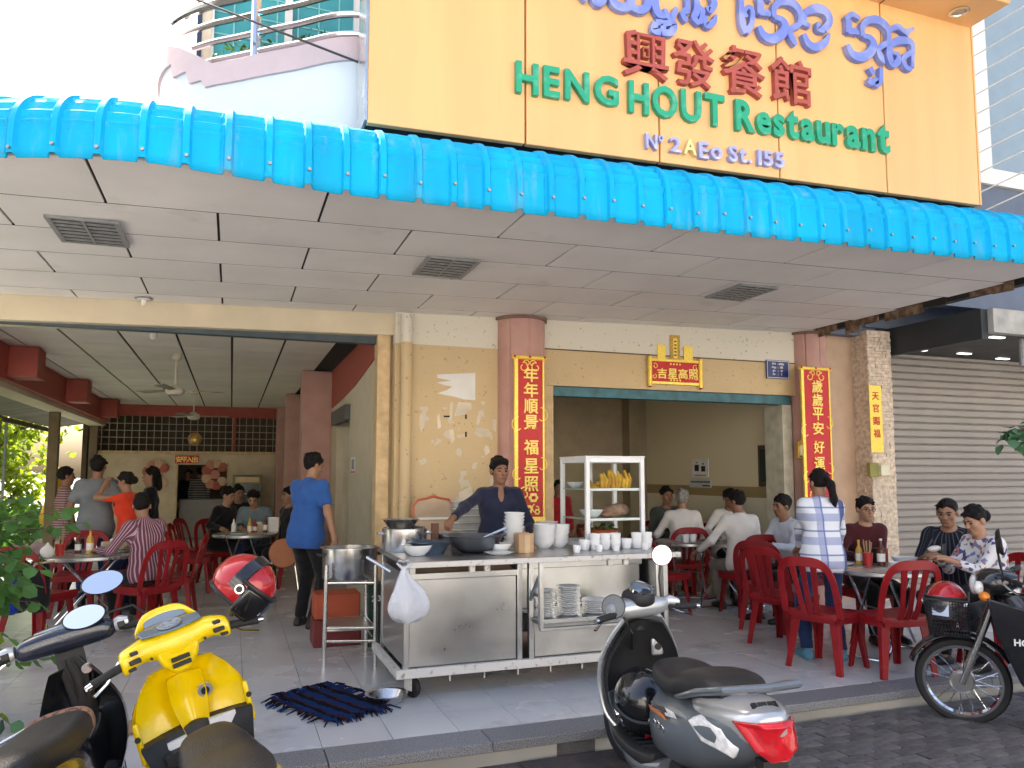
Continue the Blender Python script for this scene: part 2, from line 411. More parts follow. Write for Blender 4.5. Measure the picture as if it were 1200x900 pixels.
# red painted cove above the wall that swoops down
cv = [(7.82, 2.80), (8.6, 2.72), (9.6, 2.62), (10.9, 2.55), (11.9, 2.52), (11.9, 3.1), (7.82, 3.1)]
MB().prism([(p[0], p[1]) for p in cv], .012, Matrix.Translation((1.406, 0, 0)) @ Matrix(((0, 1, 0, 0), (1, 0, 0, 0), (0, 0, 1, 0), (0, 0, 0, 1)))).obj('wall_stripe', m_redpaint, B)
for y in (12.0, 15.7, 19.0):
    part('hall_column', m_pink, .98, 1.42, y, y + .42, 0, 3.1, bevel=.012)
part('hall_back_wall', mat('back_wall_cream', (.62, .50, .33), .55, var=.1), -3.0, -1.17, 19.5, 19.62, 0, 1.98)
part('hall_back_wall', MATS['back_wall_cream'], -.10, 1.42, 19.5, 19.62, 0, 1.98)
part('hall_back_wall', MATS['back_wall_cream'], -1.17, -.10, 19.5, 19.62, 1.74, 1.98)
part('back_beam', m_redpaint, -3.0, 1.42, 19.42, 19.64, 2.86, 3.11)
part('back_sill', m_jamb, -3.0, 1.42, 19.44, 19.64, 1.975, 2.05)
gr = MB()
x = -2.95
while x < 1.4: gr.cyl((x, 19.55, 2.05), (x, 19.55, 2.86), .009, n=6); x += .155
for z in (2.2, 2.36, 2.52, 2.68): gr.cyl((-2.95, 19.56, z), (1.4, 19.56, z), .009, n=6)
gr.obj('window_grille', mat('grille_metal', (.45, .42, .34), .5), B)
part('kitchen_wall', m_brown, -3.2, 1.6, 22.0, 22.1, 0, 3.1); part('kitchen_wall', m_brown, -3.2, -3.1, 19.7, 22, 0, 3.1)
part('mullion', m_redpaint, .0, .07, 19.46, 19.58, 2.05, 2.86)
# counter in the kitchen hatch
part('kitchen_counter', mat('dull_steel', (.22, .21, .20), .5, .6), -1.15, -.12, 19.9, 20.4, 0, .92, bevel=.01)
part('hatch_frame', m_jamb, -1.21, -1.17, 19.46, 19.66, 0, 1.78); part('hatch_frame', m_jamb, -.10, -.06, 19.46, 19.66, 0, 1.78)
# left beam, posts
part('side_beam', m_redpaint, -3.0, -2.62, 7.98, 19.42, 2.68, 3.11); part('beam_soffit', m_cream, -3.02, -2.70, 7.98, 19.42, 2.60, 2.679)
for y in (10.9, 14.4, 18.0): part('beam_stub', m_redpaint, -2.62, -2.30, y, y + .42, 2.72, 3.10, bevel=.008)
for y in (11.3, 15.2, 19.3):
    part('side_post', mat('post_brown', (.20, .14, .08), .6, var=.2), -3.0, -2.84, y, y + .16, 0, 2.6, bevel=.01)
# hall ceiling: base sheet, then panels
ic = part('hall_ceiling', m_gap, -3.0, 1.5, 7.98, 19.6, 3.125, 3.2)
pm_ = MB().box(-.286, .286, -.592, .592, 0, .012).mesh('ceiling_panel', m_panel_in, False)
nx = 0
for i in range(8):
    for j in range(10):
        xx = -2.74 + .6 * i; yy = 8.6 + 1.2 * j
        if xx > 1.3: continue
        link('ceiling_panel', pm_, ic, (xx, yy, 3.112))
# ---- upper storey, roof and balcony
part('upper_wall', mat('upper_cream', (.70, .60, .46), .6, var=.05), .93, 6.9, 6.4, 6.6, 3.4, 8.2)
part('upper_wall', MATS['upper_cream'], -.36, .93, 6.4, 6.6, 5.9, 8.2)
part('upper_wall', MATS['upper_cream'], -.36, -.26, 6.4, 20, 3.4, 8.2)
part('roof_slab', m_white, -.8, 7.2, 4.7, 20.5, 8.2, 8.45); part('upper_wall', MATS['upper_cream'], 6.8, 6.9, 6.6, 20, 3.4, 8.2)  # roof is out of view, set high enough to shade the front
part('floor_slab', m_white, -3.2, 7.6, 7.73, 22.3, 3.22, 3.42); part('upper_infill', m_slate, 6.9, 7.6, 7.45, 7.72, 3.255, 3.6)
wn = MB(); wn.box(-.26, .93, 6.47, 6.50, 3.5, 5.9); wn = wn.obj('balcony_window', m_glass_teal, B)
for x0, x1 in ((-.30, -.24), (.31, .37), (.88, .94)): MB().box(x0, x1, 6.41, 6.47, 3.5, 5.9).obj('window_frame', m_white, wn)
MB().box(-.365, -.33, 6.39, 6.41, 3.5, 6.2).obj('window_frame', mat('navy_trim', (.03, .05, .10), .5), wn)
gl = MB()
for i in range(1, 7):
    gl.box(-.26 + i * .17 - .006, -.26 + i * .17 + .006, 6.462, 6.469, 3.5, 5.9)
for i in range(12): gl.box(-.25, .92, 6.463, 6.4685, 3.6 + .19 * i, 3.612 + .19 * i)
gl.obj('window_grille', mat('pale_teal', (.22, .55, .54), .4), wn)
# balcony parapet: a gently curved front whose pink coping climbs to the left, white below
def smooth_path(P, n=8):
    P = [Vector(p) for p in P]; out = []
    for i in range(len(P) - 1):
        p0, p1, p2, p3 = P[max(i-1, 0)], P[i], P[i+1], P[min(i+2, len(P)-1)]
        for t in np.linspace(0, 1, n, endpoint=False): out.append(.5 * ((2*p1) + (-p0+p2)*t + (2*p0-5*p1+4*p2-p3)*t*t + (-p0+3*p1-3*p2+p3)*t**3))
    return out + [P[-1]]
BP = smooth_path([(3.2, 5.3), (1.5, 5.02), (.747, 4.90), (.305, 5.19), (-.048, 5.47), (-.246, 5.63), (-.45, 5.86), (-.58, 6.15), (-.62, 6.6), (-.60, 7.6)])
def wallpath(P, z0f, z1f, off, th):
    b = MB(); rings = []
    for i, p in enumerate(P):
        t = (P[min(i+1, len(P)-1)] - P[max(i-1, 0)]).normalized(); n = Vector((t.y, -t.x))
        if n.y > 0 and p.y < 6: n = -n
        if p.x < -.5 and n.x > 0: n = -n
        o = p + n * off; q = o - n * th
        rings.append([Vector((*o, z0f(p))), Vector((*o, z1f(p))), Vector((*q, z1f(p))), Vector((*q, z0f(p)))])
    return b.loft(rings)
m_par = mat('parapet_white', (.62, .65, .68), .6, var=.04, scale=2)
m_coping = mat('coping_pink', (.52, .40, .41), .6, var=.06)
def prog(p):      # 0 at the main coping, 1 at the far left top
    return 0 if p.x > -.20 else min(1, (-.20 - p.x) / .34) if p.y < 6.15 else 1
ctop = lambda p: 4.40 + .30 * prog(p)
def cbot(p): u = prog(p); return 4.40 - .16 if u < .15 else 4.30 if u < .45 else 4.40 if u < .8 else 4.52
wallpath(BP, lambda p: 3.3, lambda p: cbot(p) + .004, 0, .12).obj('parapet', m_par, B)
wallpath(BP, cbot, ctop, .022, .16).obj('coping', m_coping, B)
for k, dz in enumerate((.07, .21, .35, .50)):
    pts = [p for p in BP if p.x > (-.26, -.36, -.45, -.52)[k]]
    MB().tube([Vector((p.x, p.y + .07, 4.40 + dz)) for p in pts], .022 if k < 3 else .034, 10).obj('balcony_rail', m_chrome, B)
for x in (.08, 1.4):
    p = min(BP, key=lambda q: abs(q.x - x)); MB().cyl((p.x, p.y + .07, 4.38), (p.x, p.y + .07, 5.0), .034, n=10).obj('rail_post', m_chrome, B)
MB().cyl((.62, 4.955, 3.93), (.62, 4.985, 3.93), .018, n=10).obj('weep_hole', m_dark, B)

# ---------------- blue canopy
CA = thing('canopy', 'bright blue ribbed metal canopy curving round the corner under the yellow sign', 'canopy')
def front(s):   # arc-length -> (point, outward normal) along the canopy's front edge, s = x for s > -.3
    if s > -.35: return Vector((s, 4.10, 0)), Vector((0, -1, 0))
    a = min((-.35 - s) / 2.0, 1.5)
    return Vector((-.35 - 2.0 * math.sin(a), 6.10 - 2.0 * math.cos(a), 0)), Vector((-math.sin(a), -math.cos(a), 0))
prof = [(0, 0), (0.0, .06), (0, .12), (.004, .18)]
for k in range(14):
    a = R(k / 13 * 86); prof.append((.004 + .36 * (1 - math.cos(a)), .205 + .265 * math.sin(a)))
prof.append((.70, .49))
def sheet(s0, s1):
    b = MB(); rings = []
    cols = []
    s = s0
    nb = round((s1 - s0) / .2)
    for k in range(nb):
        q = s0 + .2 * k
        cols += [(q, 0), (q + .012, .0), (q + .022, .022), (q + .050, .024), (q + .062, .002), (q + .08, 0), (q + .13, .002), (q + .185, 0)]
    cols.append((s1 + .01, .001))
    for s, h in cols:
        p, n = front(s); ring = []
        pan = h < .01
        for i, (d, z) in enumerate(prof):
            cr = 0
            if pan and 4 <= i <= 14: cr = .012 if i % 2 else -.004
            dz = 0
            if i == 0: dz = -.012 if pan else .006
            tt = min(1, max(0, (i - 3) / 13)) ; nn = n * math.cos(tt * 1.5) + Vector((0, 0, math.sin(tt * 1.5)))
            ring.append(p - n * d + Vector((0, 0, 3.06 + z + dz + lift(p.x) + .065 * min(1, max(0, (.5 - p.x) / .9)) * max(0, 1 - (z + .001) / .25))) + nn * (h + cr))
        rings.append(ring)
    b.loft(rings, caps=False, closed=False)
    return b.obj('roof_sheet', m_blue, CA, ang=50, solid=.004)
m_screw = mat('screw', (.35, .33, .30), .4, .8)
s = -2.9; k = 0
screw_me = MB().cyl((0, 0, 0), (0, -.012, 0), .009, n=8).mesh('screw', m_screw)
while s < 8.2 - 1.1:
    nb = (5, 4, 5, 4)[k % 4]; sh = sheet(s + .0, s + .2 * nb)
    sh.location = (0, -.003 * (k % 2), .002 * (k % 2))
    for j in range(nb):
        p, n = front(s + .2 * j + .04)
        o = link('screw', screw_me, sh, p + n * .03 + Vector((0, 0, 3.06 + .10 + random.uniform(-.012, .012) + lift(p.x))))
        o.rotation_euler = (0, 0, math.atan2(n.x, -n.y) )
    s += .2 * nb; k += 1
# soffit: base sheet and the staggered panels
sb = MB(); pts = [front(s)[0] for s in np.linspace(-3.2, 6.55, 40)] + [Vector((6.55, 7.75, 0)), Vector((-3.3, 7.75, 0))]
sb.add([Vector((p.x, p.y + .03, SOF + .016 + lift(p.x))) for p in pts] + [Vector((p.x, p.y + .03, SOF + .06 + lift(p.x))) for p in pts],
       [tuple(range(len(pts))), tuple(range(len(pts), 2 * len(pts)))[::-1]] + [(i, (i + 1) % len(pts), (i + 1) % len(pts) + len(pts), i + len(pts)) for i in range(len(pts))])
sb.obj('soffit', m_gap, CA, smooth=False)
VENTS = [(-.70, 5.78), (1.72, 5.78), (4.28, 5.78)]
rows = [4.14, 4.88, 5.48, 6.08, 6.68, 7.28, 7.60]
vent_px = [(105, 270), (522, 312), (868, 342)]
vents = [at_z(px, py, SOF + lift(at_z(px, py, SOF).x)) for px, py in vent_px]
for r_ in range(6):
    y0, y1 = rows[r_] + .008, rows[r_ + 1] - .008
    off = -.73 if r_ % 2 == 0 else -.126
    i = -3
    while True:
        x0, x1 = off + 1.2 * i + .0085, off + 1.2 * (i + 1) - .0085; i += 1
        if x0 > 6.5: break
        x1 = min(x1, 6.52)
        if r_ == 0: x0 = max(x0, -1.75)
        if r_ == 1: x0 = max(x0, -1.9)
        if x1 - x0 < .05: continue
        if r_ < 2 and x0 < -.35:
            pts = []
            for xx in np.linspace(x0, x1, 10):
                yf = 4.14 if xx > -.35 else 6.14 - math.sqrt(max(0, 4 - (xx + .35) ** 2)); pts.append((xx, min(max(yf, y0), y1 - .01)))
            pts += [(x1, y1), (x0, y1)]
            b = MB().prism(pts, .014, Matrix(((1, 0, 0, 0), (0, 0, 1, 0), (0, 1, 0, SOF), (0, 0, 0, 1))))
        else: b = MB().box(x0, x1, y0, y1, SOF, SOF + .014)
        o = b.obj('ceiling_panel', m_panel, CA, smooth=False); tilt(o)
for y in rows[1:-1]:
    tilt(MB().box(-1.6 if y < 5 else -1.95, 6.52, y - .0075, y + .0075, SOF + .0015, SOF + .012).obj('joint_strip', m_gap, CA, smooth=False))
for v, lb in zip(vents, ('louvred ceiling light at the left end of the soffit', 'louvred ceiling light in the middle of the soffit above the bare wall', 'louvred ceiling light in the soffit above the room with the red plaque')):
    t = thing('ceiling_light', lb, 'light', (v.x, v.y, SOF + lift(v.x)), 0, 'louvred lights in the soffit')
    b = MB(); b.box(-.20, .20, -.26, .26, -.012, -.004); b.obj('housing', m_dark, t)
    b = MB()
    for sx in (-1, 1): b.box(sx * .19 - .015, sx * .19 + .015, -.27, .27, -.022, -.003)
    for sy in (-1, 1): b.box(-.175, .175, sy * .258 - .012, sy * .258 + .012, -.021, -.003)
    b.obj('frame', m_lamp, t)
    for i in range(6): MB().box(-.174, .174, -.2 + .075 * i, -.2 + .075 * i + .03, -.02, -.012).obj('louvre', m_lamp, t)
    MB().box(-.008, .008, -.245, .245, -.024, -.0195).obj('divider', m_lamp, t)
# torn end of the canopy above the neighbouring shutter
m_rust = mat('rusty_sheet', (.10, .055, .03), .8, col2=(.30, .20, .13), scale=14, lo=.4, hi=.65)
y = 4.3
while y < 7.6:
    w = random.uniform(.12, .3); z0 = SOF + lift(6.6) - random.uniform(.03, .14)
    M_ = Matrix.Translation((6.60 + random.uniform(-.02, .03), y, 0)) @ Matrix.Rotation(random.uniform(-.06, .06), 4, 'X')
    b = MB(); b.box(0, .012, 0, w - .01, z0, SOF + lift(6.6) + .06, M_); b.obj('torn_strip', m_rust if random.random() < .75 else m_dark, CA, smooth=False)
    y += w
MB().box(6.63, 6.72, 4.3, 7.6, SOF + lift(6.6) - .02, SOF + lift(6.6) + .10).obj('end_rafter', m_dark, CA)

# ---------------- neighbour on the right
N = thing('neighbour_shop', 'neighbouring shop with a closed grey roller shutter and a stone clad pier', 'shop')
def npart(name, m, *a, **k): return part(name, m, *a, par=N, **k)
st = MB()
z = 0
while z < 3.28:
    h = random.choice((.03, .04, .05)); x = 7.36
    while x < 7.73:
        w = random.uniform(.09, .22); x1 = min(x + w, 7.73)
        st.box(x, x1 - .003, 7.34 + random.uniform(-.008, .006), 7.5, z, z + h - .003); x = x1
    yy = 7.345
    while yy < 7.6:
        w = random.uniform(.1, .2); y1 = min(yy + w, 7.6)
        st.box(7.352 + random.uniform(-.006, .006), 7.45, yy, y1 - .003, z, z + h - .003); yy = y1
    z += h
stuff(st.obj('ledger_stone', m_stone, N, smooth=False))
npart('pier_core', m_stone, 7.37, 7.72, 7.36, 7.7, 0, 3.25)
npart('shutter_guide', mat('guide_grey', (.22, .20, .18), .5), 7.735, 7.85, 7.64, 7.74, 0, 3.06)
sl_me = MB()
pr_ = [(7.70, 0), (7.685, .012), (7.68, .04), (7.682, .07), (7.70, .09), (7.712, .0945)]
sl_me.loft([[Vector((7.85, p[0], p[1])) for p in pr_] + [Vector((7.85, 7.73, .094)), Vector((7.85, 7.73, 0))], [Vector((12.2, p[0], p[1])) for p in pr_] + [Vector((12.2, 7.73, .094)), Vector((12.2, 7.73, 0))]])
sl_me = sl_me.mesh('shutter_slat', m_shutter)
for i in range(33): link('shutter_slat', sl_me, N, (0, 0, .02 + .095 * i))
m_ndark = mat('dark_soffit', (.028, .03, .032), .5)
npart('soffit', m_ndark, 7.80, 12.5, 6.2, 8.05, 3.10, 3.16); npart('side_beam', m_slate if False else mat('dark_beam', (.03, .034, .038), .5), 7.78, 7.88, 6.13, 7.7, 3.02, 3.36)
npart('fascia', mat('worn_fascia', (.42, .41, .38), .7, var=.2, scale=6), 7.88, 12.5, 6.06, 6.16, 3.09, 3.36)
npart('light_stop_wall', m_ndark, 7.7, 13, 8.0, 8.1, 0, 3.4); npart('upper_front', m_slate, 7.4, 13, 7.4, 7.6, 3.36, 5.0)  # inner wall is unseen, added to stop sun leaking past the shutter
for px, py in ((1078, 410), (1130, 414), (1175, 420), (1168, 395)):
    p = at_z(px, py, 3.098)
    o = MB().box(-.10, .10, -.03, .03, -.012, 0).obj('downlight', mat('lit_lamp', (.8, .8, .75), .3, emit=.8), N, (p.x, p.y, 3.098))
pp = at_y(1197, 405, 6.3)
MB().cyl((pp.x, 6.3, 2.78), (pp.x, 6.3, 3.12), .03, n=10).obj('hanging_pipe', m_lamp, N)
U = thing('neighbour_building', 'pale blue and slate upper storeys of the house beside the yellow sign', 'building')
def upart(name, m, *a, **k): return part(name, m, *a, par=U, **k)
upart('parapet', m_slate, 7.3, 12, 6.6, 6.75, 3.5, 5.05); upart('parapet_cap', m_white, 7.9, 12, 6.55, 6.9, 5.05, 5.25)
upart('wall', mat('pale_grey', (.50, .52, .58), .6), 7.0, 10.25, 8.2, 8.4, 3.5, 12)
upart('pillar', m_white, 10.25, 10.56, 8.0, 8.2, 3.5, 12); upart('wall', mat('pale_blue_wall', (.28, .36, .42), .5, var=.05), 10.56, 16, 8.1, 8.3, 3.5, 12)
G_ = thing('security_grille', 'white wire security grille fanning out beside the yellow sign', 'grille')
for i in range(13):
    z = 3.9 + .2 * i
    MB().tube([(6.5, 6.2, z), (6.75, 5.6, z + .12), (7.2, 4.6, z + .42)], .007, 6).obj('wire', m_white, G_)
for (y_, dz) in ((5.9, .06), (5.4, .2)): MB().cyl((6.62 + (5.9 - y_) * .3, y_, 3.8), (6.62 + (5.9 - y_) * .3, y_, 6.3 + dz), .014, n=8).obj('grille_post', m_white, G_)
for k in range(5):
    c = Vector((6.72, 5.7, 4.9 + .22 * k)); MB().tube([c + Vector((.0, .16 * math.cos(t), .16 * math.sin(t))) for t in np.linspace(0, 6.28, 16)], .008, 6).obj('wire_coil', m_white, G_)
# ================================================================ SIGN AND WRITING
SG = thing('shop_sign', 'big yellow panel sign with blue, red and green raised lettering above the blue canopy', 'sign')
SY = 4.5
# the panel joints as seen: panels hang from a dark frame
joints = [at_y(430, 100, SY).x, at_y(616, 100, SY).x, at_y(772, 100, SY).x, at_y(911, 100, SY).x, at_y(1035, 100, SY).x, at_y(1149, 240, SY).x]
for i in range(5):
    x0, x1 = joints[i] + .006, joints[i + 1] - .006
    o = MB().box(x0, x1, SY, SY + .05, 3.66, 5.34).obj('sign_panel', m_yellow, SG, bevel=.006)
    for v in o.data.vertices: v.co.z += lift(v.co.x)
bk = MB().box(joints[0] + .01, joints[-1] - .012, SY + .03, SY + .28, 3.67, 5.36).obj('sign_frame', m_dark, SG)
for v in bk.data.vertices: v.co.z += lift(v.co.x)
MB().box(joints[0] - .012, joints[0] + .004, SY - .004, SY + .28, 3.655, 5.35).obj('edge_trim', m_steel, SG)
MB().box(joints[-1] - .004, joints[-1] + .012, SY - .004, SY + .28, 3.75, 5.43).obj('edge_trim', m_yellow, SG)
p0 = at_y(1041, 7, SY).z
zb = at_y(1154, 32, SY).z - .01
br = MB().box(joints[0] - .05, at_y(1184, 16, 4.15).x, 4.14, 4.80, zb - .03, zb + .34).obj('brow', m_yellow, SG, bevel=.01)
q = at_z(1124, 13, zb - .03)
dl = MB().lathe([(.075, 0), (.08, -.012), (.055, -.014), (.05, .0)], (q.x, q.y, zb - .03), 20).obj('downlight_ring', m_steel, SG)
MB().cyl((q.x, q.y, zb - .034), (q.x, q.y, zb - .028), .05, n=16).obj('downlight_glass', mat('frosted', (.35, .33, .28), .2), dl)
q = at_y(1041, 7, SY)
MB().box(joints[4] - .004, joints[4] + .004, 4.135, 4.5, zb - .033, zb + .3).obj('brow_joint', m_dark, SG)

def place(me, name, m, par, px, y, fit_h=True):
    """stand the glyph mesh on plane y inside photo box px = (x0, y_top, x1, y_bottom)"""
    a = at_y(px[0], (px[1] + px[3]) / 2, y); b = at_y(px[2], (px[1] + px[3]) / 2, y)
    c = at_y((px[0] + px[2]) / 2, px[1], y); d = at_y((px[0] + px[2]) / 2, px[3], y)
    co = np.empty(len(me.vertices) * 3); me.vertices.foreach_get('co', co); co = co.reshape(-1, 3)
    mn, mx = co.min(0), co.max(0)
    sx = (b.x - a.x) / (mx[0] - mn[0]); sz = (c.z - d.z) / (mx[2] - mn[2])
    co[:, 0] = (co[:, 0] - (mn[0] + mx[0]) / 2) * sx; co[:, 2] = (co[:, 2] - mn[2]) * sz
    me.vertices.foreach_set('co', co.reshape(-1)); me.update(); me.materials.clear(); me.materials.append(m)
    return link(name, me, par, ((a.x + b.x) / 2, y, d.z))
m_green = mat('letter_green', (.02, .36, .20), .35, col2=(.20, .58, .42), scale=7, lo=.52, hi=.68, coat=.2)
m_lred = mat('letter_red', (.40, .085, .07), .5, var=.12, scale=9)
m_lblue = mat('letter_blue', (.17, .24, .66), .45, col2=(.30, .36, .72), scale=6, lo=.45, hi=.62)
m_lpale = mat('letter_pale', (.38, .40, .70), .45, col2=(.62, .60, .66), scale=14, lo=.5, hi=.62)
m_lstraw = mat('letter_straw', (.80, .68, .30), .5)
LY = SY - .02
def word(s, px0, px1, top0, base0, top1, base1, mats, off=.03, low=.72, depth=.035, gap=.16):
    """letters spread over px0..px1; top/base lines run linearly from the first to the last letter"""
    ms = [text_mesh(c, 1, depth, off) for c in s]
    ws = [m.dimensions[0] if hasattr(m, 'dimensions') else 0 for m in ms]
    ws = []
    for m in ms:
        co = np.empty(len(m.vertices) * 3); m.vertices.foreach_get('co', co); co = co.reshape(-1, 3); ws.append(np.ptp(co[:, 0]))
    tot = sum(ws) + gap * (len(s) - 1) * .6; x = px0; k = (px1 - px0) / tot
    for i, c in enumerate(s):
        w = ws[i] * k; t = (x + w / 2 - px0) / (px1 - px0)
        tp = top0 + (top1 - top0) * t; bs = base0 + (base1 - base0) * t
        h = bs - tp
        if c in 'easurno': tp = bs - h * low
        if c == 't': tp = bs - h * .93
        if c == '.': tp = bs - h * .2
        place(ms[i], 'letter', mats[i] if isinstance(mats, list) else mats, SG, (x, tp, x + w, bs), LY)
        x += w + gap * .6 * k
word('HENG', 604, 724, 72, 109, 92, 126, m_green, .03, gap=.25)
word('HOUT', 736, 848, 95, 132, 113, 150, m_green, .03, gap=.2)
word('Restaurant', 861, 1041, 117, 153, 145, 181, m_green, .035, gap=.12)
word('N', 756, 769, 157, 175, 158, 176, m_lpale, .02); word('o', 771, 776, 159, 167, 159, 167, m_lpale, .02, 1)
word('2', 784, 797, 162, 179, 162, 179, m_lpale, .02); word('A', 800, 815, 164, 182, 164, 182, m_lstraw, .02)
word('Eo', 818, 845, 167, 186, 168, 188, m_lpale, .025); word('St.', 853, 880, 171, 190, 174, 192, m_lpale, .025); word('155', 887, 918, 176, 194, 180, 198, m_lpale, .03)
for c, px in zip('興發餐館', ((729, 39, 782, 93), (787, 48, 836, 103), (845, 57, 895, 113), (902, 70, 949, 122))):
    place(text_mesh(c, 1, .04, .009), 'letter', m_lred, SG, px, LY)
# Khmer lettering as thick brush strokes: (x, y, width) in enlarged picture units
def strokes(lst, ox, oy, sc, par, name, m, y, depth, dx=0, dy=0):
    for k, st in enumerate(lst):
        P = []; Wd = []
        for (a, b, w) in st:
            p = at_y(ox + (a + dx) / sc, oy + (b + dy) / sc, y); P.append(Vector((p.x, p.z)))
            Wd.append(w / sc / 900 * 4.9)
        # smooth
        PP = []; WW = []
        for i in range(len(P) - 1):
            p0, p1, p2, p3 = P[max(i-1, 0)], P[i], P[i+1], P[min(i+2, len(P)-1)]
            for t in np.linspace(0, 1, 6, endpoint=False):
                PP.append(.5 * ((2*p1) + (-p0+p2)*t + (2*p0-5*p1+4*p2-p3)*t*t + (-p0+3*p1-3*p2+p3)*t**3)); WW.append(Wd[i] + (Wd[i+1] - Wd[i]) * t)
        PP.append(P[-1]); WW.append(Wd[-1])
        L, Rr = [], []
        for i, p in enumerate(PP):
            t = PP[min(i+1, len(PP)-1)] - PP[max(i-1, 0)]; t = t.normalized() if t.length > 1e-9 else Vector((1, 0)); nn = Vector((-t.y, t.x))
            L.append(p + nn * WW[i] * .64); Rr.append(p - nn * WW[i] * .64)
        b = MB(); yy = y - .0006 * k; n = len(L)
        rings = [[Vector((L[i].x, yy, L[i].y)), Vector((Rr[i].x, yy, Rr[i].y)), Vector((Rr[i].x, y + depth, Rr[i].y)), Vector((L[i].x, y + depth, L[i].y))] for i in range(n)]
        b.loft(rings)
        yield b
def khmer(lst, ox, oy, dx=0, dy=0):
    tot = MB()
    for b in strokes(lst, ox, oy, 5.4545, SG, 'letter', m_lblue, SY - .045, .04, dx, dy): tot.add(b.v, b.f)
    tot.obj('letter', m_lblue, SG, ang=25)
K_e = [[(52,-60,34),(50,60,36),(58,150,44),(82,208,40)], [(82,205,40),(115,150,32),(120,70,30),(95,42,26),(72,70,22),(84,108,26)]]
K_h = [[(150,2,26),(195,-28,36),(242,0,26)], [(172,0,46),(172,90,46)], [(165,80,34),(215,82,42),(232,104,20)],
       [(162,165,30),(195,225,50),(250,246,58),(310,215,58),(330,160,50),(305,122,38),(262,110,28)], [(260,112,30),(258,50,36),(300,5,46)],
       [(285,12,44),(350,8,54),(405,45,52),(426,100,34),(418,165,28)], [(415,160,38),(360,192,34),(375,245,46),(398,290,16)]]
K_ng = [[(452,70,34),(452,160,40)], [(450,145,34),(488,165,28)], [(455,80,36),(530,52,60),(595,80,58),(612,140,46),(578,188,46)], [(578,188,44),(543,182,36),(544,140,22)],
        [(448,215,32),(480,280,46),(530,300,50),(585,270,42),(612,212,12)]]
K_ua = [[(872,430,40),(898,474,28)], [(862,512,40),(890,525,40),(916,498,28)], [(916,498,30),(912,538,40),(940,515,34),(942,430,22)]]
K_t = [[(988,200,26),(1048,168,42),(1098,200,34),(1152,180,20)], [(1098,200,40),(1120,225,26)], [(1010,262,40),(995,340,48),(1015,405,48),(1050,395,44),(1052,350,32),(1018,335,18)],
       [(1000,285,40),(1060,258,52),(1135,270,42),(1146,340,28)], [(1140,330,34),(1085,375,36),(1105,430,34),(1138,440,24)], [(1146,300,24),(1142,432,26)]]
khmer(K_e, 860, 0); khmer(K_h, 860, 0); khmer(K_ng, 860, 0); khmer(K_h, 860, 0, 565, 118); khmer(K_ua, 860, 0); khmer(K_t, 860, 0)
K_1 = [[[(232,-30,30),(262,0,30)], [(300,-60,42),(312,0,42),(340,20,38),(368,-5,40),(370,-60,40)]],
       [[(422,-60,46),(436,15,50),(490,45,50),(540,25,50),(545,-60,50)], [(545,40,40),(600,62,46),(648,35,46),(655,-60,46)]],
       [[(702,-60,40),(700,30,46),(722,85,46),(762,90,40),(765,55,24)], [(765,88,38),(805,108,40),(836,45,20)], [(702,140,36),(692,190,44),(735,208,36)], [(702,142,34),(748,150,36),(742,205,30)], [(745,150,34),(818,150,34),(800,205,42),(740,208,34)]],
       [[(906,-60,30),(906,65,34)], [(906,60,40),(874,88,34),(900,135,26)]],
       [[(962,-60,36),(966,60,42),(948,110,40),(982,152,30)], [(966,40,34),(1002,70,34),(985,150,24)], [(1052,-60,40),(1076,20,42),(1050,66,36),(1030,40,28)], [(1012,100,36),(1030,160,40),(1072,140,34),(1088,92,12)]]]
for kk in K_1: khmer(kk, 640, 0)

